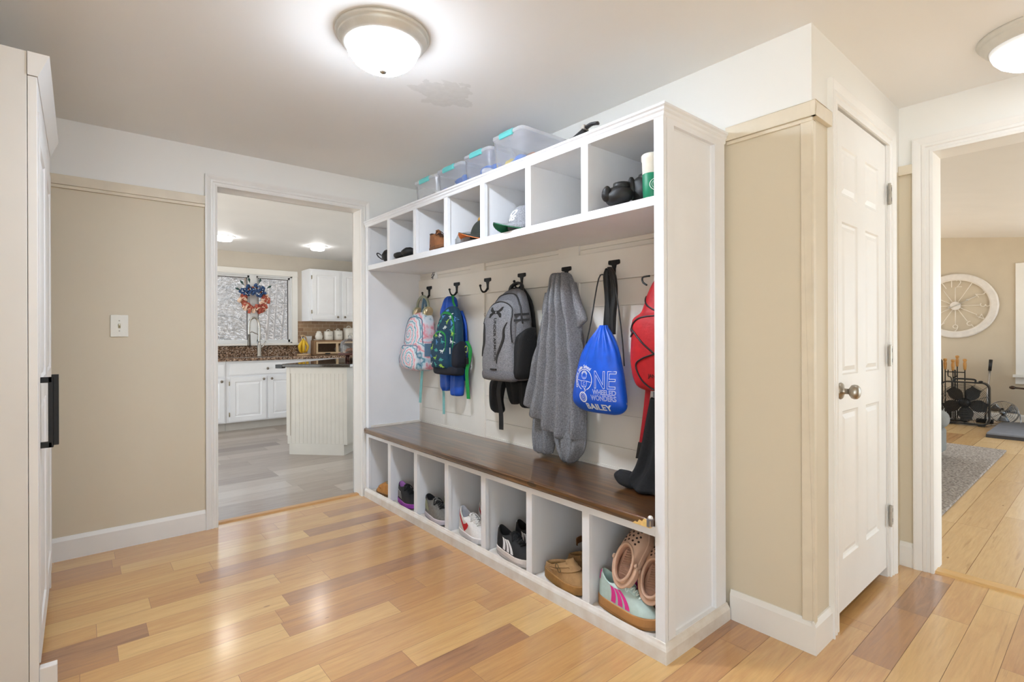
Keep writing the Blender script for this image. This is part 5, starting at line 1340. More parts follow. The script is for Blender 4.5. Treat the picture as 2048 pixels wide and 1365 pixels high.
m = MB(); m.lathe([(0.001, 0.150), (0.05, 0.145), (0.075, 0.11), (0.080, 0.05), (0.078, 0.006), (0.06, 0.0)], 28); m.build('crown', LEO, t, smooth=True, disp=(0.01, 0.05))
m = MB(); m.ell((-0.055, 0.02, 0.14), (0.022, 0.016, 0.024), 12, 8); m.build('ear', LEO, t, smooth=True); t.scale = (0.7, 0.7, 1.05)
# grey cap with the green underbrim
CAPG = heather('grey_cap_wool', (110, 110, 114), (140, 140, 144), 160)
t, co = cap((1.670, 1.862, UZ + 0.008), -pi / 2 - 0.45, 'grey baseball cap with green underbrim and white lettering in the fifth cubby', CAPG, CAPG, M('green_underbrim', (10, 104, 66), 0.8, 0.06, 60), s=1.02)
tc_ = bvh_of(co); m = MB()
for s_, size, x, z in (('NO', 0.044, 0.006, 0.066), ('BEARS', 0.030, 0.004, 0.044)):
    vs, fs = text_polys(s_, size, 0.0012)
    v, f = drape([(x + vx + 0.25 * vy, z + vy + 0.0 * vx) for vx, vy in vs], fs, tc_, 0.0012, d=(0, 1, 0)); m.add(v, f)
m.build('lettering', M('white_embroidery', (222, 224, 222), 0.8, 0.05, 80), t)
# cream item in the sixth cubby, mostly hidden by the divider
t = thing('cream_jar', (1.80, 1.500, UZ), 'cream rounded jar at the back of the sixth cubby', 'jar')
m = MB(); m.lathe([(0.001, 0), (0.04, 0), (0.055, 0.02), (0.055, 0.08), (0.04, 0.11), (0.03, 0.118), (0.03, 0.13), (0.001, 0.13)], 28); m.build('jar_body', M('cream_glaze', (226, 216, 188), 0.4, 0.03, 30), t, smooth=True)
m = MB(); m.ell((0, 0, 0.135), (0.03, 0.03, 0.012), 16, 8); m.build('lid', M('cream_lid', (226, 216, 188), 0.4, 0.03, 30), t, smooth=True)
# gloves and cup in the near cubby
def mitt(loc, rz, label, tall):
    t = thing('mitten', loc, label, 'mitten', rz=rz, group='black mittens in the nearest cubby')
    m = MB(); m.ell((0, 0, 0.045 * tall), (0.042, 0.060, 0.045 * tall), 22, 14); m.build('hand', BLKN, t, smooth=True, disp=(0.022, 0.05))
    m = MB(); m.ell((-0.03, 0.035, 0.05 * tall), (0.018, 0.020, 0.035 * tall), 14, 10); m.build('thumb', BLKN, t, smooth=True, disp=(0.01, 0.03))
    m = MB(); m.lathe([(0.030, 0.0), (0.036, 0.004), (0.034, 0.024), (0.028, 0.026)], 18, c=(0.01, -0.01, 0.070 * tall), caps=False); m.build('cuff', BLKN, t, smooth=True)
mitt((1.602, 1.262, UZ + 0.010), 0.2, 'black mitten standing at the front of the nearest upper cubby', 0.85)
mitt((1.665, 1.190, UZ + 0.010), 0.0, 'black mitten with open cuff beside the white and green cup', 1.25)
t = thing('tumbler', (1.600, 1.109, UZ), 'tall white cup with green sleeve and round white emblem beside the post', 'cup')
m = MB(); m.lathe([(0.001, 0), (0.034, 0), (0.036, 0.006), (0.040, 0.16), (0.043, 0.165), (0.043, 0.185), (0.038, 0.19), (0.001, 0.19)], 32); cb = m.build('cup_body', M('cream_cup', (236, 232, 220), 0.4, 0.02, 30), t, smooth=True)
m = MB(); m.lathe([(0.0352, 0.004), (0.0365, 0.006), (0.0392, 0.105), (0.0380, 0.107)], 32, caps=False); sl = m.build('sleeve', M('green_sleeve', (12, 128, 92), 0.45, 0.05, 30), t, smooth=True)
bt = bvh_of(sl); m = MB()
dirv = Vector((0.47, 0.88, 0)); side = Vector((0.88, -0.47, 0))
def em(x, z): return side * x + Vector((0, 0, z))
for r0, r1 in ((0.026, 0.0235), (0.018, 0.0165)):
    for i in range(28):
        a, b = 2 * pi * i / 28, 2 * pi * (i + 1) / 28
        v, f = drape([(r0 * cos(a), 0.056 + r0 * sin(a)), (r0 * cos(b), 0.056 + r0 * sin(b)), (r1 * cos(b), 0.056 + r1 * sin(b)), (r1 * cos(a), 0.056 + r1 * sin(a))], [(0, 1, 2, 3)], bt, 0.0006, d=dirv, frame=em); m.add(v, f)
for dx in (-0.008, -0.003, 0.003, 0.008):
    v, f = drape([(dx - 0.0012, 0.045), (dx + 0.0012, 0.045), (dx * 1.2 + 0.0012, 0.066), (dx * 1.2 - 0.0012, 0.066)], [(0, 1, 2, 3)], bt, 0.0006, d=dirv, frame=em); m.add(v, f)
m.build('emblem', M('white_emblem', (232, 240, 236), 0.5, 0.02, 30), t); t.scale = (0.86, 0.86, 0.86)

# ------------------------------------------------------------------ on top of the bench: clear bins and a black case
BIN = glass('clear_bin_plastic', (246, 247, 249), 0.15, 0.13)
LIDM = glass('clear_lid_plastic', (244, 245, 248), 0.2, 0.26)
LATCH = M('teal_latch', (110, 206, 206), 0.45, 0.04, 30)
TOPZ = 1.9435
toyc = [(186, 130, 100), (70, 120, 200), (206, 206, 210), (120, 80, 150), (206, 180, 70), (50, 150, 90), (196, 90, 90)]
toym = [M('toy_plastic_' + n_, c, 0.5, 0.05, 30) for n_, c in zip(('tan', 'blue', 'white', 'purple', 'yellow', 'green', 'rose'), toyc)]
def bin_(y0, y1, x0, x1, h, label, seed):
    t = thing('storage_bin', ((x0 + x1) / 2, (y0 + y1) / 2, TOPZ), label, 'storage box', group='clear plastic storage bins')
    hx, hy = (x1 - x0) / 2, (y1 - y0) / 2
    def rr(ax, ay, z, r=0.025):
        out = []
        for k, (sx, sy) in enumerate(((1, 1), (-1, 1), (-1, -1), (1, -1))):
            for i in range(5):
                a = pi / 2 * k + pi / 2 * i / 4; out.append((sx * (ax - r) + r * cos(a), sy * (ay - r) + r * sin(a), z))
        return out
    m = MB(); m.rings([rr(hx * 0.86, hy * 0.84, 0.001), rr(hx * 0.90, hy * 0.88, 0.004), rr(hx * 0.98, hy * 0.965, h - 0.018)], caps=False); m.f.append(list(range(19, -1, -1))); m.build('tub', BIN, t, smooth=False)
    m = MB(); m.rings([rr(hx * 0.985, hy * 0.97, h - 0.020), rr(hx * 1.0, hy * 1.0, h - 0.018), rr(hx * 1.0, hy * 1.0, h - 0.004), rr(hx * 0.96, hy * 0.95, h), rr(hx * 0.90, hy * 0.88, h - 0.004)]); m.build('lid', LIDM, t)
    m = MB(); m.prism([(-hx - 0.004, h - 0.03), (-hx + 0.004, h - 0.03), (-hx + 0.012, h + 0.002), (-hx + 0.004, h + 0.004), (-hx - 0.006, h - 0.008)], -hy * 0.42, hy * 0.42, 'y'); m.build('latch', LATCH, t, bevel=0.002)
    rn = random.Random(seed)
    pal = {3: [2, 0], 4: [1, 5, 1, 4], 8: [3, 2, 1], 6: [0, 3, 4, 1, 2]}[seed]
    for k in range(10):
        m = MB(); r_ = rn.uniform(0.026, 0.042); m.ell((rn.uniform(-0.72, 0.1) * hx, rn.uniform(-0.62, 0.62) * hy, 0.012 + r_ * 0.85 + (k % 3) * (0.028 if seed != 3 else 0.008)), (r_ * rn.uniform(0.7, 1.5), r_ * rn.uniform(0.7, 1.4), r_ * 0.8), 14, 8)
        m.build('contents', toym[pal[k % len(pal)]], t, smooth=True, disp=(0.03, 0.03))
    return t
bin_(2.655, 2.915, 1.635, 1.975, 0.168, 'clear storage bin with teal latch, farthest of the four on the bench', 3)
bin_(2.370, 2.640, 1.630, 1.975, 0.170, 'clear storage bin with blue toys inside, second from the doorway', 4)
bin_(2.110, 2.355, 1.625, 1.975, 0.180, 'clear storage bin with teal latch, third from the doorway', 8)
bin_(1.850, 2.090, 1.620, 1.975, 0.205, 'largest clear storage bin, nearest the black case', 6)
t = thing('carrying_case', (1.70, 1.60, TOPZ), 'slim black case with a hooked end lying beside the bins', 'case')
m = MB(); m.tube(spline([(0.02, 0.17, 0.030), (0.0, 0.06, 0.036), (-0.02, -0.04, 0.056), (-0.03, -0.11, 0.072)], 6), [0.030] * 6 + [0.026] * 6 + [0.020] * 7, 14, flat=0.7); m.build('case_body', M('black_gloss_vinyl', (34, 34, 36), 0.3, 0.15, 40), t, smooth=True)
m = MB(); m.tube(spline([(-0.03, -0.10, 0.080), (-0.03, -0.14, 0.090), (-0.025, -0.175, 0.086)], 5), 0.012, 10, flat=0.6); m.build('handle', DARKP, t, smooth=True)
m = MB(); m.box(-0.045, -0.015, -0.115, -0.095, 0.076, 0.096); m.build('clasp', NICKEL, t, bevel=0.003)
# ------------------------------------------------------------------ kitchen beyond the doorway
CABM = M('white_cabinet_paint', (238, 240, 245), 0.35, 0.02, 6)
def granite():
    m, nt, b = nodes('speckled_brown_granite')
    co = coords(nt, (1, 1, 1))
    v = N(nt, 'ShaderNodeTexVoronoi', i_Scale=110.0); nt.links.new(co, v.inputs['Vector'])
    n1 = N(nt, 'ShaderNodeTexNoise', i_Scale=60, i_Detail=5); nt.links.new(co, n1.inputs['Vector'])
    r = N(nt, 'ShaderNodeValToRGB'); e = r.color_ramp.elements; e.new(0.45); e.new(0.62)
    for q, (p, c) in zip(e, [(0.30, (40, 34, 32)), (0.45, (112, 84, 64)), (0.60, (168, 136, 112)), (0.75, (206, 190, 176))]): q.position = p; q.color = rgb(c)
    sp = N(nt, 'ShaderNodeSeparateColor'); nt.links.new(v.outputs['Color'], sp.inputs[0])
    nt.links.new(math_node(nt, 'ADD', math_node(nt, 'MULTIPLY', sp.outputs[0], 0.45), math_node(nt, 'MULTIPLY', n1.outputs['Fac'], 0.55)), r.inputs['Fac'])
    nt.links.new(r.outputs[0], b.inputs['Base Color']); b.inputs['Roughness'].default_value = 0.12
    return m
GRAN = granite()
GRAND = M('dark_polished_granite', (34, 32, 32), 0.06, 0.0, 80, col2=(66, 58, 52), detail=6)
KNOB = M('pewter_knob', (140, 132, 122), 0.3, 0.1, 40, metal=0.9)
HINGE = M('antique_hinge', (150, 138, 110), 0.4, 0.1, 40, metal=0.8)
ZC, YCF = 0.868, 6.86        # worktop top height, cabinet face plane

def cab_door(parent, name, x0, x1, z0, z1, y, knob, hinges=None, raised=True):
    m = MB(); fr = 0.055
    if raised:
        m.panels(x0, x1, z0, z1, [(x0 + fr, x1 - fr, z0 + fr, z1 - fr)], [(0.006, 0.007), (0.014, 0.007), (0.034, 0.001)], lambda x, z, e: (x, y - 0.018 + e, z))
    else:
        m.add([(x0, y - 0.018, z0), (x1, y - 0.018, z0), (x1, y - 0.018, z1), (x0, y - 0.018, z1)], [(0, 1, 2, 3)])
    m.add([(x0, y - 0.018, z0), (x1, y - 0.018, z0), (x1, y - 0.018, z1), (x0, y - 0.018, z1), (x0, y - 0.001, z0), (x1, y - 0.001, z0), (x1, y - 0.001, z1), (x0, y - 0.001, z1)], [(0, 1, 5, 4), (1, 2, 6, 5), (2, 3, 7, 6), (3, 0, 4, 7), (4, 5, 6, 7)])
    d = m.build(name, CABM, parent, world=True)
    if knob:
        k = MB(); k.lathe([(0.001, 0), (0.006, 0), (0.006, 0.010), (0.015, 0.016), (0.016, 0.022), (0.010, 0.028), (0.001, 0.029)], 16, T=Matrix.Translation((knob[0], y - 0.018, knob[1])) @ Matrix.Rotation(radians(90), 4, 'X'))
        k.build('knob', KNOB, d, world=True, smooth=True)
    if hinges:
        for hz in hinges[1]:
            h = MB(); h.tube([(hinges[0], y - 0.020, hz - 0.025), (hinges[0], y - 0.020, hz + 0.025)], 0.006, 8); h.build('hinge', HINGE, d, world=True, smooth=True)
    return d
def base_unit(x0, x1, label, kind, drawers, doors):
    t = thing('base_cabinet', ((x0 + x1) / 2, 7.14, 0), label, 'cabinet', group='white kitchen base cabinets')
    m = MB(); m.box(x0, x1, YCF, 7.415, 0.10, 0.835); m.build('body', CABM, t, world=True)
    m = MB(); m.box(x0, x1, YCF + 0.055, 7.415, 0.0, 0.10); m.build('toe_kick', M('toe_kick_paint', (196, 192, 186), 0.5, 0.05, 10), t, world=True)
    for a in drawers: cab_door(t, 'drawer', *a[:4], YCF, a[4], raised=False)
    for a in doors: cab_door(t, 'door', *a[:4], YCF, a[4], a[5])
    return t
base_unit(0.50, 1.335, 'white base cabinet left of the sink, cut by the doorway edge', 'l', [(0.93, 1.315, 0.66, 0.80, (1.12, 0.73))], [(0.93, 1.315, 0.115, 0.635, (1.285, 0.600), None)])
sk = base_unit(1.337, 2.26, 'white sink base cabinet with two raised-panel doors beneath the faucet', 's', [(1.375, 2.225, 0.672, 0.808, (1.79, 0.735))], [(1.375, 1.775, 0.115, 0.642, (1.745, 0.608), (1.368, (0.20, 0.57))), (1.800, 2.225, 0.115, 0.642, (1.838, 0.608), None)])
base_unit(2.262, 3.05, 'white base cabinet right of the sink, mostly behind the island', 'r', [(2.30, 3.01, 0.672, 0.808, None)], [(2.30, 2.64, 0.115, 0.642, (2.6, 0.6), None), (2.66, 3.01, 0.115, 0.642, (2.7, 0.6), None)])
t = thing('worktop', (1.8, 7.1, 0.836), 'speckled granite kitchen worktop with a low upstand under the window', 'worktop')
m = MB(); m.box(0.50, 3.05, YCF - 0.035, 7.415, 0.836, ZC); m.build('slab', GRAN, t, world=True, bevel=0.004)
m = MB(); m.box(0.50, 2.33, 7.395, 7.418, ZC, 1.005); m.build('upstand', GRAN, t, world=True)
m = MB(); m.box(1.45, 2.1, 6.96, 7.06, ZC + 0.0003, ZC + 0.0016); m.build('sink_edge', M('steel_sink', (176, 178, 180), 0.25, 0.05, 60, metal=0.9), t, world=True)
# faucet
t = thing('faucet', (1.785, 7.20, ZC + 0.001), 'tall steel spring faucet standing before the kitchen window', 'faucet')
m = MB(); m.lathe([(0.001, 0), (0.034, 0), (0.034, 0.01), (0.026, 0.02), (0.026, 0.14), (0.020, 0.15), (0.020, 0.20), (0.001, 0.20)], 20); m.build('base', CHROME, t, smooth=True)
m = MB(); P = spline([(0, 0, 0.19), (0.004, 0, 0.30), (0.0, 0, 0.42), (-0.03, 0, 0.49), (-0.07, 0, 0.502), (-0.108, 0, 0.46), (-0.118, 0, 0.36), (-0.118, 0, 0.28)], 8); m.tube(P, [0.014 + 0.0025 * (i % 2) for i in range(len(P))], 12); m.build('spring_neck', CHROME, t, smooth=True)
m = MB(); m.lathe([(0.001, 0.13), (0.020, 0.13), (0.022, 0.15), (0.018, 0.24), (0.016, 0.29), (0.001, 0.29)], 16, c=(-0.118, 0, 0)); m.build('spray_head', M('dark_steel', (110, 106, 100), 0.3, 0.08, 50, metal=0.9), t, smooth=True)
m = MB(); m.tube(spline([(0.0, 0, 0.285), (-0.04, 0, 0.30), (-0.085, 0, 0.32), (-0.118, 0, 0.30)], 5), 0.008, 8); m.build('support_arm', CHROME, t, smooth=True)
m = MB(); m.tube([(0.02, 0, 0.10), (0.05, -0.01, 0.14), (0.075, -0.015, 0.20)], [0.011, 0.009, 0.007], 8); m.build('lever', CHROME, t, smooth=True)
# kitchen window: frame, mullion, sashes, panes
wd = structure(thing('window_1', (1.62, 7.42, KZ0), 'white kitchen window with two sashes', 'window'))
VIN = M('white_vinyl_sash', (226, 228, 230), 0.35, 0.02, 8); GASK = M('grey_gasket', (96, 92, 92), 0.6, 0.1, 40)
m = MB(); cas = 0.072
m.box(KX0 - cas, KX1 + cas, 7.400, 7.419, KZ1, KZ1 + cas); m.box(KX0 - cas, KX0, 7.400, 7.419, KZ0, KZ1); m.box(KX1, KX1 + cas, 7.400, 7.419, KZ0, KZ1)
m.build('casing', WHITE, wd, world=True, bevel=0.004)
m = MB(); m.box(KX0 - 0.09, KX1 + 0.10, 7.345, 7.42, 1.010, KZ0); m.build('sill', WHITE, wd, world=True, bevel=0.004)
m = MB(); m.box(KX0, KX0 + 0.02, 7.42, 7.54, KZ0, KZ1); m.box(KX1 - 0.02, KX1, 7.42, 7.54, KZ0, KZ1); m.box(KX0, KX1, 7.42, 7.54, KZ1 - 0.02, KZ1); m.box(KX0, KX1, 7.42, 7.54, KZ0 - 0.005, KZ0 + 0.015); m.box(1.728, 1.812, 7.425, 7.52, KZ0, KZ1)
m.build('window_frame', VIN, wd, world=True)
for a, b in ((1.0, 1.728), (1.812, 2.242)):
    m = MB(); s_ = 0.022
    m.box(a, a + s_, 7.45, 7.49, KZ0 + 0.015, KZ1 - 0.02); m.box(b - s_, b, 7.45, 7.49, KZ0 + 0.015, KZ1 - 0.02); m.box(a, b, 7.45, 7.49, KZ1 - 0.045, KZ1 - 0.02); m.box(a, b, 7.45, 7.49, KZ0 + 0.015, KZ0 + 0.05)
    so = m.build('sash', VIN, wd, world=True)
    m = MB(); g = 0.008; i0 = a + s_; i1 = b - s_; z0, z1 = KZ0 + 0.05, KZ1 - 0.045
    m.box(i0, i0 + g, 7.448, 7.475, z0, z1); m.box(i1 - g, i1, 7.448, 7.475, z0, z1); m.box(i0, i1, 7.448, 7.475, z1 - g, z1)
    m.build('gasket', GASK, so, world=True)
    m = MB(); m.box(i0, i1, 7.466, 7.470, z0, z1); m.build('pane', glass('window_glass', (250, 252, 255)), so, world=True)
# wreath
t = thing('wreath', (1.765, 7.385, 1.625), 'red white and blue ribbon wreath hanging on the kitchen window mullion', 'wreath')
m = MB(); m.tube([(0.135 * cos(a), 0, 0.135 * sin(a)) for a in [2 * pi * i / 28 for i in range(28)]], 0.028, 8, closed=True); m.build('ring', M('straw_ring', (150, 84, 60), 0.9, 0.15, 60), t, smooth=True)
rn = random.Random(3)
RB = [M('red_ribbon', (172, 84, 66), 0.7, 0.12, 40), M('cream_ribbon', (222, 190, 168), 0.7, 0.06, 40), M('rust_ribbon', (150, 66, 52), 0.7, 0.12, 40)]
for k in range(3):
    m = MB()
    for i in range(16):
        a = radians(rn.uniform(168, 378)); r_ = rn.uniform(0.11, 0.18)
        if 15 < (math.degrees(a) % 360) < 165: continue
        cx_, cz_ = r_ * cos(a), r_ * sin(a); tw = rn.uniform(0, pi); q = 0.034
        m.ribbon([(cx_ + q * cos(b) * cos(tw), -0.030 - 0.012 * sin(b) + 0.01 * rn.random(), cz_ + q * cos(b) * sin(tw) + 0.016 * sin(b)) for b in [2 * pi * j / 12 for j in range(13)]], 0.036, 0.002, axis=(-sin(tw), 0.5, cos(tw)))
    m.build('ribbon', RB[k], t)
m = MB()
BLB = M('blue_petals', (44, 74, 120), 0.7, 0.2, 50)
for i in range(60):
    a = radians(rn.uniform(25, 155)); r_ = rn.uniform(0.06, 0.19); m.ell((r_ * cos(a), -0.03 + rn.uniform(-0.02, 0.01), r_ * sin(a)), (0.020, 0.016, 0.020), 7, 5)
m.build('blue_flowers', BLB, t, smooth=True)
m = MB()
for i in range(42):
    a = radians(rn.uniform(28, 152)); r_ = rn.uniform(0.07, 0.18); m.ell((r_ * cos(a), -0.052, r_ * sin(a)), (0.006, 0.005, 0.006), 6, 4)
m.build('white_dots', M('white_dots', (222, 226, 232), 0.6, 0.05, 30), t, smooth=True)
m = MB()
for px, pz, a in ((-0.12, 0.17, 2.2), (-0.155, 0.10, 2.7), (0.06, 0.20, 1.3), (0.15, 0.14, 0.6), (-0.05, 0.20, 1.8)):
    m.rings([[(px, -0.03, pz), (px + 0.05 * cos(a) - 0.015 * sin(a), -0.035, pz + 0.05 * sin(a) + 0.015 * cos(a)), (px + 0.08 * cos(a), -0.03, pz + 0.08 * sin(a)), (px + 0.05 * cos(a) + 0.015 * sin(a), -0.035, pz + 0.05 * sin(a) - 0.015 * cos(a))], [(px, -0.027, pz), (px + 0.05 * cos(a) - 0.015 * sin(a), -0.032, pz + 0.05 * sin(a) + 0.015 * cos(a)), (px + 0.08 * cos(a), -0.027, pz + 0.08 * sin(a)), (px + 0.05 * cos(a) + 0.015 * sin(a), -0.032, pz + 0.05 * sin(a) - 0.015 * cos(a))]])
m.build('leaves', M('dark_green_leaves', (44, 72, 70), 0.7, 0.15, 40), t)
# wall cabinet
t = thing('wall_cabinet', (3.0, 7.26, 1.338), 'white kitchen wall cabinet with raised-panel doors', 'cabinet')
m = MB(); m.box(2.392, 3.70, 7.10, 7.415, 1.338, 2.045); m.build('body', CABM, t, world=True)
cab_door(t, 'door', 2.425, 2.800, 1.362, 2.020, 7.10, (2.770, 1.395), (2.416, (1.46, 1.93)))
cab_door(t, 'door', 2.842, 3.22, 1.362, 2.020, 7.10, (2.872, 1.395))
cab_door(t, 'door', 3.26, 3.66, 1.362, 2.020, 7.10, (3.63, 1.395))
# tile splashback
def tilemat():
    m, nt, b = nodes('tumbled_stone_tiles')
    g = N(nt, 'ShaderNodeNewGeometry'); s = N(nt, 'ShaderNodeSeparateXYZ'); nt.links.new(g.outputs['Position'], s.inputs[0])
    c = N(nt, 'ShaderNodeCombineXYZ'); nt.links.new(s.outputs[0], c.inputs[0]); nt.links.new(s.outputs[2], c.inputs[1])
    br = N(nt, 'ShaderNodeTexBrick', i_Scale=1.0); nt.links.new(c.outputs[0], br.inputs['Vector'])
    for k, v in (('Brick Width', 0.105), ('Row Height', 0.052), ('Mortar Size', 0.003), ('Bias', 0.0)): br.inputs[k].default_value = v
    br.inputs['Color1'].default_value = rgb((176, 146, 116)); br.inputs['Color2'].default_value = rgb((132, 96, 76)); br.inputs['Mortar'].default_value = rgb((196, 178, 156))
    no = N(nt, 'ShaderNodeTexNoise', i_Scale=20, i_Detail=4); nt.links.new(g.outputs['Position'], no.inputs['Vector'])
    nt.links.new(mixc(nt, math_node(nt, 'MULTIPLY', no.outputs['Fac'], 0.5), br.outputs[0], rgb((170, 140, 104))), b.inputs['Base Color']); b.inputs['Roughness'].default_value = 0.5
    return m
m = MB(); m.box(2.336, 3.9, 7.408, 7.4195, ZC, 1.338); structure(m.build('trim_13', tilemat()))
# recessed kitchen lights
CAN = emit('kitchen_light_lens', (255, 253, 250), 14.0)
for x, y, lb in ((1.228, 6.38, 'lit round kitchen ceiling light, cut by the doorway edge'), (2.250, 6.38, 'lit round kitchen ceiling light above the wall cabinet side')):
    t = thing('ceiling_light', (x, y, 2.235), lb, 'ceiling light', group='round kitchen ceiling lights')
    m = MB(); m.lathe([(0.02, 0), (0.112, 0), (0.112, -0.006), (0.085, -0.010), (0.02, -0.010)], 28); m.build('rim', M('white_light_rim', (228, 226, 222), 0.4, 0.02, 20), t, smooth=False)
    m = MB(); m.lathe([(0.080, -0.009), (0.080, -0.040), (0.070, -0.048), (0.001, -0.050)], 28, caps=False); m.build('lens', CAN, t, smooth=True)
# island, turned 45 degrees
dirx, diry = 0.728, 0.686
ang = atan2(diry, dirx)
ISL = thing('island', (1.74, 4.965, 0), 'kitchen island with pale beadboard end and dark granite top', 'island', rz=ang)
BEAD = M('greige_beadboard', (206, 202, 194), 0.5, 0.03, 8)
m = MB(); hw = 0.30
prof = []
y = -hw
while y < hw - 1e-6:
    prof += [(0.0, y + 0.001), (0.0, min(y + 0.0375, hw)), (0.0016, min(y + 0.0385, hw)), (0.0016, min(y + 0.040, hw))]
    y += 0.040
m.prism(prof + [(0.02, hw), (0.02, -hw)], 0.10, 0.836, 'z'); m.build('end_panel', BEAD, ISL)
m = MB(); m.box(0.02, 1.35, -hw + 0.002, hw - 0.002, 0.10, 0.836); m.box(-0.006, 0.02, hw - 0.03, hw + 0.006, 0.18, 0.836); m.build('body', BEAD, ISL)
m = MB(); m.box(-0.004, 1.35, -hw + 0.03, hw - 0.02, 0.0, 0.105); m.build('plinth', BEAD, ISL)
m = MB(); m.box(-0.004, 0.0, -hw, hw, 0.775, 0.836); m.build('top_rail', BEAD, ISL)
m = MB(); m.box(-0.035, 1.40, -hw - 0.045, hw + 0.035, 0.838, 0.868); m.build('top', GRAND, ISL, bevel=0.005)
m = MB(); m.box(-0.03, 0.03, hw + 0.035, hw + 0.105, 0.825, 0.862); m.build('bracket', DARKP, ISL, bevel=0.003)  # plain black bracket box at the edge of the island top
IT = 0.8685
# glass cake dome on a wooden stand, on the island
def isl(x, y): return (1.74 + x * cos(ang) - y * sin(ang), 4.965 + x * sin(ang) + y * cos(ang))
cxp, cyp = 2.235, 5.37
t = thing('cake_stand', (cxp, cyp, IT), 'dark wooden cake stand with a glass dome over cookies on the island', 'cake stand')
WAL = M('walnut_wood', (92, 50, 40), 0.45, 0.15, 30, stretch=(1, 8, 1))
m = MB(); m.lathe([(0.001, 0.060), (0.118, 0.060), (0.120, 0.066), (0.120, 0.080), (0.116, 0.084), (0.001, 0.084)], 32); m.build('plate', WAL, t, smooth=False, bevel=0.002)
for i in range(3):
    a = 2 * pi * i / 3 - 2.3; m = MB(); m.tube([(0.045 * cos(a), 0.045 * sin(a), 0.062), (0.062 * cos(a), 0.062 * sin(a), 0.001)], [0.016, 0.011], 10); m.build('leg', WAL, t, smooth=True)
m = MB(); m.lathe([(0.098, 0.086), (0.100, 0.12), (0.100, 0.17), (0.090, 0.205), (0.06, 0.226), (0.02, 0.232), (0.012, 0.238), (0.012, 0.246), (0.020, 0.256), (0.018, 0.270), (0.001, 0.276)], 36, caps=False); m.build('dome', glass('clear_dome_glass', (246, 248, 250), 0.0, 0.05), t, smooth=True)
rn = random.Random(2); CK = M('cookie', (132, 82, 54), 0.9, 0.2, 60, bump=0.4)
for i in range(8):
    a = rn.uniform(0, 2 * pi); r_ = rn.uniform(0.0, 0.055); m = MB(); m.ell((r_ * cos(a), r_ * sin(a), 0.098 + 0.012 * (i % 3)), (0.032, 0.032, 0.013), 14, 8); m.build('cookie', CK, t, smooth=True, disp=(0.006, 0.02))
# banana hanger
t = thing('banana_stand', (2.352, 7.22, ZC + 0.001), 'pale wooden banana hanger with bananas beside the window', 'banana stand')
PW = M('pale_beech', (206, 176, 140), 0.5, 0.1, 30, stretch=(1, 1, 6))
m = MB(); m.lathe([(0.001, 0), (0.088, 0), (0.090, 0.006), (0.090, 0.018), (0.086, 0.022), (0.001, 0.022)], 28); m.build('base', PW, t, bevel=0.002)
m = MB(); m.tube(spline([(0.045, 0.02, 0.02), (0.052, 0.02, 0.14), (0.035, 0.02, 0.235), (-0.005, 0.0, 0.268), (-0.035, -0.01, 0.262)], 6), 0.017, 10, flat=0.7); m.build('hook_arm', PW, t, smooth=True)
t2 = thing('bananas', (2.335, 7.205, ZC + 0.23), 'bunch of yellow bananas hanging on the wooden hanger', 'bananas')
YEL = M('banana_skin', (226, 186, 50), 0.5, 0.1, 20); BRT = M('banana_tip', (92, 70, 34), 0.8, 0.1, 30)
for dx, dy, bend in ((-0.030, -0.02, -0.028), (0.000, -0.035, -0.008), (0.026, -0.02, 0.02), (-0.008, 0.005, -0.02)):
    m = MB(); m.tube(spline([(0, -0.012, 0.0), (dx * 0.5, dy - 0.008, -0.035), (dx + bend, dy - 0.03, -0.10), (dx + bend * 0.6, dy - 0.02, -0.16), (dx * 0.6, dy * 0.5, -0.195)], 5), [0.006, 0.007, 0.009, 0.011, 0.013, 0.015, 0.017, 0.018, 0.0185, 0.019, 0.019, 0.019, 0.0185, 0.018, 0.017, 0.016, 0.0145, 0.012, 0.009, 0.006, 0.004], 10)
    m.build('banana', YEL, t2, smooth=True)
m = MB(); m.tube([(0, -0.012, -0.012), (0.0, -0.008, 0.02), (0.004, -0.004, 0.032)], 0.007, 8); m.build('stem', BRT, t2, smooth=True)
# white mug behind
t = thing('pitcher', (2.428, 7.33, ZC + 0.001), 'plain white tall box-shaped cup behind the banana hanger', 'cup')
m = MB(); m.rings([[(sx * 0.04, sy * 0.035, 0) for sx, sy in ((-1, -1), (1, -1), (1, 1), (-1, 1))], [(sx * 0.058, sy * 0.05, 0.262) for sx, sy in ((-1, -1), (1, -1), (1, 1), (-1, 1))], [(sx * 0.052, sy * 0.044, 0.262) for sx, sy in ((-1, -1), (1, -1), (1, 1), (-1, 1))], [(sx * 0.04, sy * 0.034, 0.1) for sx, sy in ((-1, -1), (1, -1), (1, 1), (-1, 1))]])
m.build('cup_body', M('white_enamel', (226, 228, 230), 0.35, 0.03, 20), t, bevel=0.006)
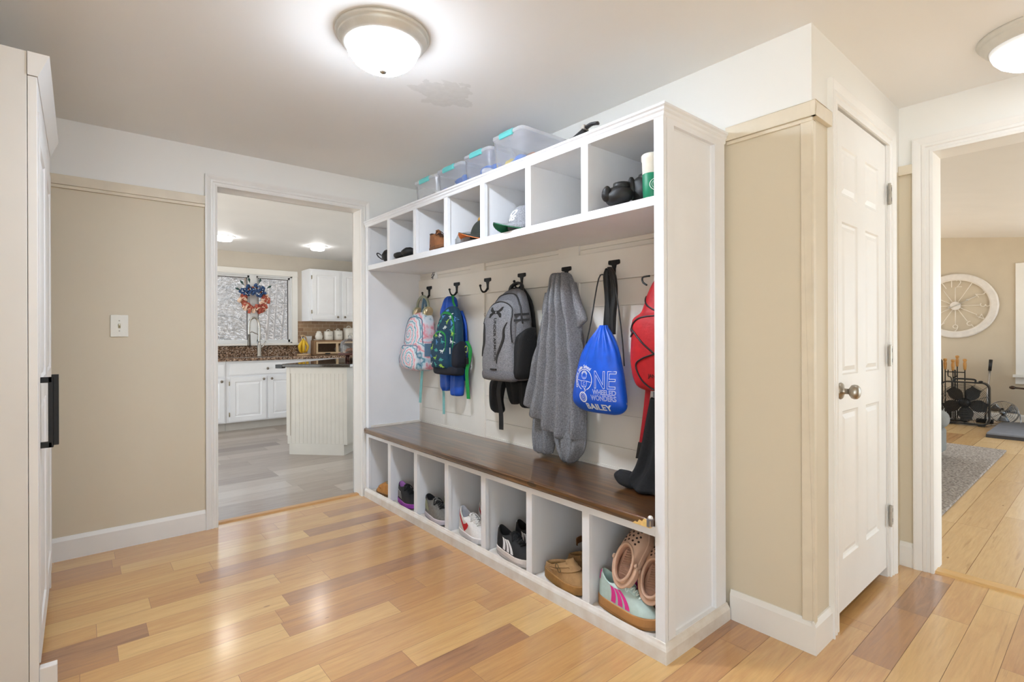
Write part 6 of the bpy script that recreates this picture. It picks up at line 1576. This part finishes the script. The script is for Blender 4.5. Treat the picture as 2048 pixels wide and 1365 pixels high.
# bread box
t = thing('bread_box', (2.78, 7.24, ZC + 0.001), 'rustic wooden bread box with wire mesh front under the canisters', 'bread box')
RW = M('weathered_oak', (150, 118, 88), 0.7, 0.18, 26, stretch=(8, 1, 1)); RWL = M('pale_frame_wood', (206, 180, 146), 0.6, 0.1, 30)
m = MB(); m.box(-0.31, 0.31, -0.11, 0.12, 0.0, 0.016); m.box(-0.31, 0.31, -0.11, 0.12, 0.185, 0.203); m.box(-0.31, -0.294, -0.11, 0.12, 0.016, 0.185); m.box(0.294, 0.31, -0.11, 0.12, 0.016, 0.185); m.box(-0.31, 0.31, 0.105, 0.12, 0.016, 0.185); m.build('box', RW, t, bevel=0.002)
m = MB(); m.box(-0.29, 0.29, -0.122, -0.111, 0.018, 0.040); m.box(-0.29, 0.29, -0.122, -0.111, 0.160, 0.182); m.box(-0.29, -0.268, -0.122, -0.111, 0.04, 0.16); m.box(0.268, 0.29, -0.122, -0.111, 0.04, 0.16); m.box(-0.018, 0.018, -0.122, -0.111, 0.04, 0.16); do = m.build('door', RWL, t, bevel=0.0015)
WIRE = M('dark_wire', (46, 40, 38), 0.5, 0.1, 40, metal=0.6)
m = MB()
for s0, s1 in ((-0.268, -0.018), (0.018, 0.268)):
    nx, nz = 16, 8; dx = (s1 - s0) / nx; dz = 0.12 / nz
    for i in range(nx):
        for k in range(nz):
            x = s0 + (i + 0.5) * dx; z = 0.04 + (k + 0.5) * dz
            for sg in (-1, 1): m.add([(x - dx / 2, -0.1165, z - sg * dz / 2), (x - dx / 2, -0.1150, z - sg * dz / 2 + 0.0018), (x + dx / 2, -0.1150, z + sg * dz / 2 + 0.0018), (x + dx / 2, -0.1165, z + sg * dz / 2)], [(0, 1, 2, 3)])
m.build('wire_mesh', WIRE, do)
m = MB(); m.box(-0.17, -0.10, -0.128, -0.118, 0.010, 0.030); m.build('latch', DARKP, do, bevel=0.002)
m = MB(); m.ell((0.12, 0.0, 0.075), (0.11, 0.07, 0.055), 20, 12); m.build('loaf', M('bread_bag', (206, 194, 180), 0.5, 0.1, 20), t, smooth=True, disp=(0.02, 0.05))
BZ = ZC + 0.2045
CER = M('white_ceramic', (226, 222, 214), 0.3, 0.03, 20); CERG = M('grey_ceramic_print', (150, 148, 144), 0.6, 0.05, 40)
def canister(x, y, r_, h, label, word):
    t = thing('canister', (x, y, BZ), label, 'canister', group='white ceramic canisters on the bread box')
    m = MB(); m.lathe([(0.001, 0), (r_ * 0.94, 0), (r_, 0.006), (r_, h * 0.80), (r_ * 0.95, h * 0.84), (r_ * 0.96, h * 0.87), (0.001, h * 0.87)], 30); bo = m.build('jar', CER, t, smooth=True)
    m = MB(); m.lathe([(0.001, h * 0.87), (r_ * 1.0, h * 0.87), (r_ * 1.0, h * 0.90), (r_ * 0.8, h * 0.95), (0.001, h * 0.96)], 30); li = m.build('lid', CER, t, smooth=True)
    m = MB(); m.tube([(r_ * 0.38 * cos(a), 0, h * 0.945 + r_ * 0.34 * sin(a)) for a in [pi * i / 12 for i in range(13)]], 0.006, 8); m.build('handle', CER, li, smooth=True)
    bt = bvh_of(bo); m = MB()
    for i in range(word):
        x0 = -0.022 + 0.044 * i / max(word - 1, 1)
        v, f = drape([(x0 - 0.002, h * 0.40), (x0 + 0.002, h * 0.40), (x0 + 0.002, h * 0.56), (x0 - 0.002, h * 0.56)], [(0, 1, 2, 3)], bt, 0.001); m.add(v, f)
    m.build('printed_band', CERG, t)
    return t
canister(2.700, 7.245, 0.064, 0.135, 'white lidded ceramic canister beside the small stacked jar', 4)
canister(2.842, 7.255, 0.064, 0.145, 'white lidded ceramic canister, middle one on the bread box', 5)
canister(3.005, 7.265, 0.078, 0.185, 'tallest white lidded canister, cut by the doorway jamb', 4)
t = thing('sugar_bowl', (2.565, 7.235, BZ), 'small white lidded jar on a saucer at the bread box end', 'jar')
m = MB(); m.lathe([(0.001, 0.002), (0.05, 0.0), (0.074, 0.010), (0.074, 0.013), (0.04, 0.008), (0.001, 0.008)], 28); m.build('saucer', CER, t, smooth=True)
m = MB(); m.lathe([(0.001, 0.010), (0.036, 0.010), (0.048, 0.030), (0.052, 0.055), (0.044, 0.075), (0.040, 0.082), (0.046, 0.086), (0.040, 0.098), (0.032, 0.104), (0.034, 0.112), (0.026, 0.126), (0.001, 0.130)], 28); m.build('jar', CER, t, smooth=True)
# ------------------------------------------------------------------ living room beyond the right doorway
# window
wv = structure(thing('window_2', (9.0, 0.25, 0.62), 'white living room window at the right edge', 'window'))
m = MB(); c_ = 0.085
m.box(8.980, 8.999, 0.80, 0.80 + c_, 0.62, 1.93 + c_); m.box(8.980, 8.999, -0.30 - c_, -0.30, 0.62, 1.93 + c_); m.box(8.980, 8.999, -0.30, 0.80, 1.93, 1.93 + c_); m.build('casing', WHITE, wv, world=True, bevel=0.004)
m = MB(); m.box(8.94, 9.0, -0.40, 0.91, 0.585, 0.62); m.box(8.982, 8.999, -0.38, 0.89, 0.50, 0.585); m.build('sill', WHITE, wv, world=True, bevel=0.004)
m = MB(); m.box(9.02, 9.07, 0.755, 0.80, 0.62, 1.93); m.box(9.02, 9.07, -0.30, -0.255, 0.62, 1.93); m.box(9.02, 9.07, -0.255, 0.755, 1.885, 1.93); m.box(9.02, 9.07, -0.255, 0.755, 0.62, 0.665); m.box(9.02, 9.07, -0.255, 0.755, 1.26, 1.29); m.build('sash', VIN, wv, world=True)
m = MB(); m.box(9.04, 9.044, -0.255, 0.755, 0.665, 1.885); m.build('pane', glass('living_window_glass', (250, 252, 255)), wv, world=True)
# wall clock
CW_ = M('white_washed_wood', (226, 220, 214), 0.6, 0.06, 18); CWN = M('white_clock_metal', (230, 222, 210), 0.5, 0.04, 30)
t = thing('wall_clock', (8.975, 1.463, 1.505), 'large round white openwork wall clock on the tan wall', 'clock')
RY = Matrix.Rotation(-pi / 2, 4, 'Z')      # dial faces -x, local x = to the right seen from the room
def dial(mb): mb.v = [RY @ p for p in mb.v]; return mb
m = MB(); m.rings([[((r_) * cos(2 * pi * i / 64), y_, r_ * sin(2 * pi * i / 64)) for i in range(64)] for r_, y_ in ((0.345, 0.015), (0.348, -0.012), (0.36, -0.018), (0.415, -0.018), (0.428, -0.010), (0.430, 0.015), (0.345, 0.015))], caps=False); dial(m).build('rim', CW_, t, smooth=False)
m = MB(); m.tube([(0.345 * cos(2 * pi * i / 64), 0, 0.345 * sin(2 * pi * i / 64)) for i in range(64)], 0.006, 6, closed=True); dial(m).build('inner_ring', CWN, t, smooth=True)
for i in range(12):
    a = pi / 2 - 2 * pi * i / 12
    m = MB(); r1 = 0.25 if i not in (1, 7) else 0.345
    m.tube([(0.05 * cos(a), 0, 0.05 * sin(a)), (r1 * cos(a), 0, r1 * sin(a))], 0.0045, 6); dial(m).build('spoke', CWN, t, smooth=True)
    s_ = '12' if i == 0 else str(i)
    vs, fs = text_polys(s_, 0.150, -0.003)
    mx = sum(v[1] for v in vs) / len(vs)
    q = []
    rr_ = 0.298
    for vx, vy in vs:
        vy -= 0.052; q.append((rr_ * cos(a) + vx * sin(a) + vy * cos(a), 0, rr_ * sin(a) - vx * cos(a) + vy * sin(a)))
    m = MB().add(q, fs)
    dial(m).build('numeral', CWN, t, solid=0.010)
m = MB(); m.lathe([(0.001, -0.01), (0.056, -0.01), (0.056, 0.008), (0.045, 0.012), (0.001, 0.012)], 28, T=Matrix.Rotation(pi / 2, 4, 'X')); dial(m).build('hub', CW_, t, smooth=False)
SIL = M('silver_hand', (196, 192, 186), 0.3, 0.05, 30, metal=0.7)
for a, l in ((radians(30), 0.24), (radians(200), 0.10)):
    m = MB(); m.tube([(-0.05 * cos(a), -0.018, -0.05 * sin(a)), (l * cos(a), -0.018, l * sin(a))], [0.006, 0.003], 6); m.ell((0.6 * l * cos(a), -0.02, 0.6 * l * sin(a)), (0.013, 0.006, 0.013), 10, 6); dial(m).build('hand', SIL, t, smooth=True)
# box fan
FANB = M('black_fan_plastic', (22, 22, 24), 0.35, 0.15, 30)
t = thing('box_fan', (8.44, 1.29, 0.0), 'black square box fan standing on the floor before the fire tools', 'fan', rz=-pi / 2 + 0.03)
hw_, hh = 0.235, 0.262
def rsq(h1, h2, r_, y, z0):
    out = []
    for k, (sx, sz) in enumerate(((1, 1), (-1, 1), (-1, -1), (1, -1))):
        for i in range(7):
            a = pi / 2 * k + pi / 2 * i / 6; out.append((sx * (h1 - r_) + r_ * cos(a), y, z0 + sz * (h2 - r_) + r_ * sin(a)))
    return out
cz = 0.275
m = MB(); m.rings([rsq(hw_, hh, 0.07, -0.055, cz), rsq(hw_, hh, 0.07, 0.055, cz), rsq(hw_ - 0.014, hh - 0.014, 0.06, 0.055, cz), rsq(hw_ - 0.014, hh - 0.014, 0.06, -0.055, cz), rsq(hw_, hh, 0.07, -0.055, cz)], caps=False); m.build('housing', FANB, t)
m = MB(); m.tube(spline([(-0.10, 0, cz + hh), (-0.095, 0, cz + hh + 0.028), (0.0, 0, cz + hh + 0.034), (0.095, 0, cz + hh + 0.028), (0.10, 0, cz + hh)], 5), 0.010, 8); m.build('handle', FANB, t, smooth=True)
m = MB(); m.ell((0.15, 0, cz + hh + 0.008), (0.022, 0.022, 0.012), 14, 8); m.build('dial', FANB, t, smooth=True)
for y_ in (-0.055, 0.055):
    m = MB()
    for k in range(1, 16):
        r_ = k * 0.0155; m.tube([(r_ * cos(2 * pi * i / 40), y_, cz + r_ * sin(2 * pi * i / 40)) for i in range(40)], 0.0018, 4, closed=True)
    for k in range(16):
        a = 2 * pi * k / 16; ln = min((hw_ - 0.01) / max(abs(cos(a)), 1e-3), (hh - 0.01) / max(abs(sin(a)), 1e-3), 0.30); m.tube([(0.02 * cos(a), y_, cz + 0.02 * sin(a)), (ln * cos(a), y_, cz + ln * sin(a))], 0.0014, 4)
    m.build('grille', FANB, t, smooth=True)
m = MB(); m.lathe([(0.001, -0.03), (0.050, -0.03), (0.060, -0.01), (0.060, 0.03), (0.001, 0.03)], 24, T=Matrix.Translation((0, 0, cz)) @ Matrix.Rotation(pi / 2, 4, 'X')); m.build('hub', FANB, t, smooth=True)
for k in range(5):
    a = radians(58 + 72 * k); m = MB(); rs = []
    for i in range(7):
        r_ = 0.05 + 0.165 * i / 6; w_ = 0.035 + 0.045 * sin(pi * min(i, 5) / 6); tw = 0.55 - 0.05 * i
        pts = []
        for s_ in (-1, 1): pts.append((r_ * cos(a) - s_ * w_ * sin(a) * cos(tw), s_ * w_ * sin(tw) * 0.6, cz + r_ * sin(a) + s_ * w_ * cos(a) * cos(tw)))
        rs.append([pts[0], pts[1], (pts[1][0], pts[1][1] + 0.003, pts[1][2]), (pts[0][0], pts[0][1] + 0.003, pts[0][2])])
    m.rings(rs); m.build('blade', FANB, t, smooth=False)
for s_ in (-1, 1):
    m = MB(); m.box(s_ * 0.16 - 0.03, s_ * 0.16 + 0.03, -0.075, 0.075, 0.0, 0.016); m.build('foot', FANB, t, bevel=0.004)
# small round steel fan
t = thing('floor_fan', (8.70, 0.965, 0.0), 'small round chrome floor fan beside the black box fan', 'fan', rz=-pi / 2 - 0.1)
STL = M('chrome_wire', (176, 176, 178), 0.2, 0.05, 40, metal=1.0); STD = M('grey_fan_blade', (150, 152, 156), 0.25, 0.05, 30, metal=0.9)
cz2 = 0.165
m = MB()
for k in range(1, 8): m.tube([(k * 0.0185 * cos(2 * pi * i / 40), -0.045 + 0.00045 * k * k, cz2 + k * 0.0185 * sin(2 * pi * i / 40)) for i in range(40)], 0.0016, 4, closed=True)
for k in range(10):
    a = 2 * pi * k / 10; m.tube([(0.02 * cos(a), -0.045, cz2 + 0.02 * sin(a)), (0.13 * cos(a), -0.022, cz2 + 0.13 * sin(a)), (0.135 * cos(a), 0.03, cz2 + 0.135 * sin(a)), (0.05 * cos(a), 0.06, cz2 + 0.05 * sin(a))], 0.0016, 4)
m.build('cage', STL, t, smooth=True)
m = MB(); m.tube([(0.135 * cos(2 * pi * i / 40), 0.0, cz2 + 0.135 * sin(2 * pi * i / 40)) for i in range(40)], 0.006, 8, closed=True); m.build('rim', STL, t, smooth=True)
for k in range(3):
    a = 2 * pi * k / 3 + 0.5; m = MB(); m.rings([[(r_ * cos(a + s_), 0.010 * s_ * 2, cz2 + r_ * sin(a + s_)) for s_ in (-0.5, -0.2, 0.2, 0.5)] for r_ in (0.03, 0.07, 0.11, 0.125)], closed=False, caps=False); m.build('blade', STD, t, smooth=True, solid=0.002)
m = MB(); m.lathe([(0.001, -0.05), (0.022, -0.048), (0.026, -0.04), (0.026, 0.06), (0.001, 0.075)], 20, T=Matrix.Translation((0, 0, cz2)) @ Matrix.Rotation(pi / 2, 4, 'X')); m.build('hub', STD, t, smooth=True)
m = MB(); m.lathe([(0.001, 0), (0.014, 0), (0.014, 0.003), (0.001, 0.003)], 16, T=Matrix.Translation((0, -0.055, cz2 + 0.045)) @ Matrix.Rotation(pi / 2, 4, 'X')); m.build('badge', DARKP, t)
m = MB(); m.tube(spline([(-0.145, 0, cz2), (-0.15, 0.0, 0.06), (-0.14, -0.06, 0.008), (0.0, -0.08, 0.008), (0.14, -0.06, 0.008), (0.15, 0.0, 0.06), (0.145, 0, cz2)], 6), 0.006, 8); m.tube(spline([(-0.14, 0.0, 0.012), (-0.12, 0.09, 0.008), (0.12, 0.09, 0.008), (0.14, 0.0, 0.012)], 6), 0.006, 8); m.build('stand', STL, t, smooth=True)
# fireplace tools
t = thing('fireplace_tools', (8.80, 1.44, 0.0), 'wrought iron fireplace tool set with four turned wooden handles', 'fireplace tools', rz=-pi / 2)
HAND = M('honey_turned_wood', (196, 142, 74), 0.4, 0.12, 30)
m = MB(); m.box(-0.13, 0.13, -0.09, 0.09, 0.0, 0.015); m.tube([(0, 0, 0.015), (0, 0, 0.66)], 0.008, 8); m.tube([(-0.10, 0, 0.63), (0.10, 0, 0.63)], 0.006, 8); m.tube([(0, -0.05, 0.63), (0, 0.05, 0.63)], 0.006, 8); m.build('stand', BLACKM, t, smooth=False)
for x, y, h_ in ((-0.095, -0.03, 0.70), (-0.012, -0.05, 0.69), (0.015, 0.05, 0.74), (0.10, -0.01, 0.70)):
    m = MB(); m.tube([(x, y, 0.03), (x, y, h_ - 0.03)], 0.006, 8); to = m.build('tool_shaft', BLACKM, t, smooth=True)
    m = MB(); m.lathe([(0.001, 0), (0.012, 0.002), (0.015, 0.02), (0.019, 0.07), (0.017, 0.095), (0.012, 0.105), (0.018, 0.118), (0.022, 0.132), (0.016, 0.145), (0.001, 0.148)], 16, c=(x, y, h_ - 0.04)); m.build('handle', HAND, to, smooth=True)
m = MB(); m.tube(spline([(-0.06, -0.05, 0.66), (-0.062, -0.05, 0.58), (-0.03, -0.05, 0.55), (-0.025, -0.05, 0.40)], 5), 0.006, 6); m.tube(spline([(0.03, -0.05, 0.66), (0.025, -0.05, 0.58), (-0.01, -0.05, 0.55), (-0.012, -0.05, 0.40)], 5), 0.006, 6); m.build('tongs', BLACKM, t, smooth=True)
m = MB(); m.box(-0.08, -0.03, -0.04, -0.02, 0.03, 0.18); m.build('shovel_pan', BLACKM, t, bevel=0.005)
# log rack at the doorway edge
t = thing('log_rack', (8.62, 1.66, 0.0), 'black metal shelf rack half hidden by the door jamb', 'rack', rz=-pi / 2)
m = MB()
for x in (-0.15, 0.06):
    for y in (-0.11, 0.11): m.tube([(x, y, 0), (x, y, 0.72)], 0.010, 8)
m.build('post', BLACKM, t, smooth=True)
m = MB()
for z in (0.15, 0.42, 0.68):
    m.tube([(-0.15, -0.11, z), (0.06, -0.11, z)], 0.006, 6); m.tube([(-0.15, 0.11, z), (0.06, 0.11, z)], 0.006, 6); m.tube([(0.06, -0.11, z), (0.06, 0.11, z)], 0.006, 6); m.tube([(-0.15, -0.11, z), (-0.15, 0.11, z)], 0.006, 6)
m.tube(spline([(0.06, -0.11, 0.72), (0.09, -0.11, 0.80), (0.13, -0.11, 0.80), (0.14, -0.11, 0.70), (0.14, -0.11, 0.1)], 5), 0.008, 8)
for z in (0.42, 0.68): m.tube([(0.06, -0.11, z), (0.14, -0.11, z)], 0.006, 6)
m.build('shelf_frame', BLACKM, t, smooth=True)
t = thing('crate', (8.62, 1.70, 0.694), 'weathered grey box on top of the black rack', 'box')
m = MB(); m.box(-0.09, 0.09, -0.10, 0.105, 0.0, 0.20); m.build('box_body', M('grey_weathered_wood', (110, 108, 106), 0.7, 0.15, 30, stretch=(1, 1, 6)), t, bevel=0.004)
m = MB(); m.box(-0.094, 0.094, -0.104, 0.109, 0.16, 0.175); m.build('band', M('grey_band', (84, 82, 80), 0.6, 0.1, 30), t)
for i, (y_, z_, lb) in enumerate(((1.64, 0.49, 'split firewood log on the middle shelf of the black rack'), (1.70, 0.22, 'split firewood log on the lower shelf of the black rack'))):
    m = MB(); m.tube([(8.53, y_, z_), (8.72, y_, z_)], 0.062, 10); o = m.build('log', M('firewood_bark', (112, 74, 50), 0.9, 0.25, 24, bump=0.4), None, smooth=False); tag(o, lb, 'log')
# long-handled stick against the wall
t = thing('long_handled_brush', (8.86, 1.12, 0.0), 'thin steel pole with black grip leaning on the tan wall', 'pole')
m = MB(); m.tube([(-0.06, 0.03, 0.0), (0.04, -0.005, 0.66)], 0.011, 10); m.build('shaft', M('brushed_aluminium', (190, 190, 192), 0.3, 0.05, 40, metal=0.9), t, smooth=True)
m = MB(); m.tube([(0.04, -0.005, 0.66), (0.062, -0.013, 0.80)], [0.017, 0.019], 10); m.build('grip', DARKP, t, smooth=True)
m = MB(); m.box(-0.10, -0.02, -0.05, 0.11, 0.0, 0.05); m.build('brush_head', DARKP, t, bevel=0.006)
# stove on its hearth pad
STONE = M('blue_grey_slate', (120, 124, 134), 0.5, 0.12, 14)
m = MB(); m.prism([(7.60, 0.98), (8.60, 0.98), (8.92, 0.66), (8.92, -0.45), (7.60, -0.45)], 0.0, 0.055, 'z'); o = m.build('hearth_pad', STONE, None, bevel=0.006)
m = MB(); m.prism([(7.595, 0.985), (8.602, 0.985), (8.925, 0.662), (8.925, -0.455), (7.595, -0.455)], 0.0, 0.035, 'z'); m.build('edge_band', M('dark_hearth_edge', (58, 56, 58), 0.6, 0.1, 30), o)
tag(o, 'low slate hearth pad under the black stove at the right edge', 'hearth')
t = thing('wood_stove', (8.36, 0.40, 0.064), 'black cast iron wood stove on the slate pad, cut by the frame edge', 'stove')
m = MB(); m.box(-0.24, 0.24, -0.30, 0.24, 0.20, 0.66); m.build('firebox', BLACKM, t, bevel=0.02)
m = MB(); m.box(-0.28, 0.28, -0.34, 0.28, 0.66, 0.69); m.build('top_plate', BLACKM, t, bevel=0.008)
for x in (-0.2, 0.2):
    for y in (-0.26, 0.22):
        m = MB(); m.tube(spline([(x, y, 0.22), (x * 1.05, y * 1.06, 0.10), (x * 1.15, y * 1.22, 0.0)], 4), [0.03] * 4 + [0.02] * 5, 10); m.build('leg', BLACKM, t, smooth=True)
m = MB(); m.tube([(-0.20, 0.24, 0.44), (-0.20, 0.42, 0.452)], 0.010, 8); m.ell((-0.20, 0.43, 0.453), (0.02, 0.03, 0.02), 12, 8); m.build('handle', M('bronze_handle', (70, 56, 48), 0.35, 0.1, 30, metal=0.8), t, smooth=True)
m = MB(); m.tube([(0, 0, 0.69), (0, 0, 1.2)], 0.075, 20); m.build('flue', BLACKM, t, smooth=True)
# rug
RUGM = M('grey_shag_rug', (186, 176, 166), 0.98, 0.0, 70, col2=(100, 90, 84), bump=1.0, detail=4)
m = MB(); m.box(3.62, 6.81, 0.735, 2.85, 0.001, 0.018); o = m.build('rug', RUGM, None, bevel=0.006); tag(o, 'grey shag rug on the living room floor beside the sofa', 'rug')
# sofa, only its rounded end shows past the jamb
SOF = M('grey_sofa_fabric', (122, 122, 118), 0.9, 0.08, 120, bump=0.2)
t = thing('sofa', (5.3, 1.585, 0.018), 'grey fabric sofa end showing beside the doorway jamb', 'sofa')
m = MB(); m.box(-0.80, 0.80, -0.52, 0.95, 0.03, 0.22); m.build('base', SOF, t, bevel=0.04, segs=4)
for x0, x1 in ((-0.80, -0.56), (0.56, 0.80)):
    m = MB(); m.box(x0, x1, -0.53, 0.95, 0.04, 0.26); m.build('armrest_panel', SOF, t, bevel=0.03, segs=3); m = MB(); m.box(x0 - 0.02, x1 + 0.02, -0.56, 0.95, 0.255, 0.42); m.build('armrest', SOF, t, bevel=0.075, segs=5)
m = MB(); m.box(-0.55, 0.0, -0.50, 0.6, 0.22, 0.38); m.build('seat_cushion', SOF, t, bevel=0.05, segs=4)
m = MB(); m.box(0.005, 0.555, -0.50, 0.6, 0.22, 0.38); m.build('seat_cushion', SOF, t, bevel=0.05, segs=4)
m = MB(); m.box(-0.78, 0.78, 0.62, 0.95, 0.22, 0.72); m.build('backrest', SOF, t, bevel=0.07, segs=4)
# ------------------------------------------------------------------ outdoors behind the kitchen window
def woods_mat():
    m, nt, b = nodes('leaf_litter_hillside')
    co = coords(nt, (1, 1, 1)); n1 = N(nt, 'ShaderNodeTexNoise', i_Scale=12, i_Detail=10, i_Roughness=0.75); nt.links.new(co, n1.inputs['Vector'])
    r = N(nt, 'ShaderNodeValToRGB'); e = r.color_ramp.elements; e.new(0.5)
    for q, (p, c) in zip(e, [(0.32, (52, 44, 38)), (0.5, (92, 84, 76)), (0.66, (150, 146, 144))]): q.position = p; q.color = rgb(c)
    nt.links.new(n1.outputs['Fac'], r.inputs['Fac']); nt.links.new(r.outputs[0], b.inputs['Base Color']); b.inputs['Roughness'].default_value = 0.95
    return m
m = MB(); rs = []
rn = random.Random(9)
for i in range(16):
    y = 7.7 + i * 1.3
    rs.append([(x, y, -0.45 + max(0, i - 2) * 0.62 + 0.18 * sin(x * 1.3 + i) + rn.uniform(-0.1, 0.1)) for x in [-6 + k * 1.0 for k in range(20)]])
m.rings(rs, closed=False, caps=False); HILL = structure(m.build('hillside', woods_mat(), None, smooth=True))
m = MB(); m.box(-30, 30, -30, 45, -0.9, -0.6); structure(m.build('ground', M('pale_bounce_ground', (222, 220, 214), 0.95, 0.06, 3)))  # yard ground made pale to bounce daylight up onto the hall ceiling
TR = [M('grey_bark', (126, 118, 112), 0.9, 0.2, 12, stretch=(1, 1, 0.2)), M('pale_bark', (140, 134, 130), 0.9, 0.25, 12, stretch=(1, 1, 0.2)), M('brown_bark', (120, 102, 86), 0.9, 0.2, 12, stretch=(1, 1, 0.2))]
names = ['bare tree with grey trunk seen through the kitchen window', 'bare tree with pale trunk seen through the kitchen window', 'bare tree with brown trunk seen through the kitchen window']
def ground_z(y): return -0.45 + max(0, (y - 7.7) / 1.3 - 2) * 0.62 - 0.15
def twig(m, p0, d, L_, r_, n_):
    p1 = p0 + d * L_ * 0.5 + Vector((0, 0, rn.uniform(-0.05, 0.08))); p2 = p1 + (d + Vector((rn.uniform(-0.5, 0.5), rn.uniform(-0.3, 0.3), rn.uniform(-0.3, 0.4)))).normalized() * L_ * 0.5
    m.tube([p0, p1, p2], [r_, r_ * 0.7, r_ * 0.35], 4)
    for s_ in range(n_):
        e = p1 + (p2 - p1) * rn.random(); m.tube([e, e + Vector((rn.uniform(-1, 1), rn.uniform(-0.5, 0.5), rn.uniform(-0.6, 0.9))).normalized() * rn.uniform(0.12, 0.3)], [r_ * 0.5, r_ * 0.2], 3)
def tree(x, y, z, h, k):
    t = thing('bare_tree', (x, y, z), names[k], 'tree', group='bare trees behind the house')
    lean = rn.uniform(-0.04, 0.04); m = MB()
    P = [(lean * h * q + 0.03 * sin(q * 7 + x), 0.03 * sin(q * 5), h * q) for q in [i / 8 for i in range(9)]]
    r0 = rn.uniform(0.025, 0.06); m.tube(P, [r0 * (1 - 0.75 * i / 8) for i in range(9)], 7); m.build('trunk', TR[k], t, smooth=True)
    m = MB()
    for b in range(30):
        q = rn.uniform(0.08, 0.95); a = rn.uniform(0, 2 * pi)
        twig(m, Vector(interp([(i / 8, *P[i]) for i in range(9)], q)), Vector((cos(a), sin(a) * 0.6, rn.uniform(-0.1, 0.8))).normalized(), rn.uniform(0.3, 0.62), 0.008, 6)
    m.build('branches', TR[k], t)
i = 0
for row in range(8):
    y = 9.4 + row * 1.35
    x = y * 0.13 + rn.uniform(0, 0.5)
    while x < y * 0.36:
        tree(x, y + rn.uniform(-0.15, 0.15), ground_z(y), rn.uniform(2.8, 4.6), [1, 0, 2, 0][i % 4]); i += 1
        x += rn.uniform(1.15, 1.5)
m = MB()
for i in range(520):
    y = rn.uniform(9.0, 21.0); x = y * rn.uniform(0.10, 0.40); a = rn.uniform(0, 2 * pi)
    twig(m, Vector((x, y, ground_z(y) + 0.1)), Vector((cos(a) * 0.7, sin(a) * 0.4, rn.uniform(0.3, 1.0))).normalized(), rn.uniform(0.4, 1.1), 0.007, 4)
o = m.build('brushwood', TR[1], HILL, kind='stuff')

# ------------------------------------------------------------------ camera, light
cam = bpy.data.cameras.new('camera'); co = bpy.data.objects.new('camera', cam); COL.objects.link(co)
cam.sensor_width = 36.0; cam.sensor_fit = 'HORIZONTAL'; cam.lens = 1031.3 * 36 / 2048
cam.shift_y = -12.5 / 2048; cam.clip_start = 0.05; cam.clip_end = 200
yaw = 0.699
co.matrix_world = Matrix.Translation((0, 0, 1.14)) @ Matrix.Rotation(-yaw, 4, 'Z') @ Matrix.Rotation(pi / 2, 4, 'X') @ Matrix.Rotation(-0.0035, 4, 'Z')
SC.camera = co

w = bpy.data.worlds.new('sky'); SC.world = w; w.use_nodes = True
bg = w.node_tree.nodes['Background']; bg.inputs[0].default_value = (0.78, 0.90, 1.0, 1); bg.inputs[1].default_value = SKY
sun = bpy.data.lights.new('sun', 'SUN'); so = bpy.data.objects.new('sun', sun); COL.objects.link(so)
sun.energy = SUN; sun.angle = radians(3); sun.color = (1.0, 0.96, 0.9)
so.rotation_mode = 'QUATERNION'; so.rotation_quaternion = Vector((0.62, -0.30, -0.72)).to_track_quat('-Z', 'Y')
SC.view_settings.view_transform = 'Standard'; SC.view_settings.look = 'None'; SC.view_settings.gamma = 1.0
SC.view_settings.use_curve_mapping = False
SC.view_settings.exposure = EXPO
SC.cycles.max_bounces = 10; SC.cycles.diffuse_bounces = 6; SC.cycles.transparent_max_bounces = 16
SC.cycles.use_denoising = True
SC.cycles.sample_clamp_indirect = 6.0
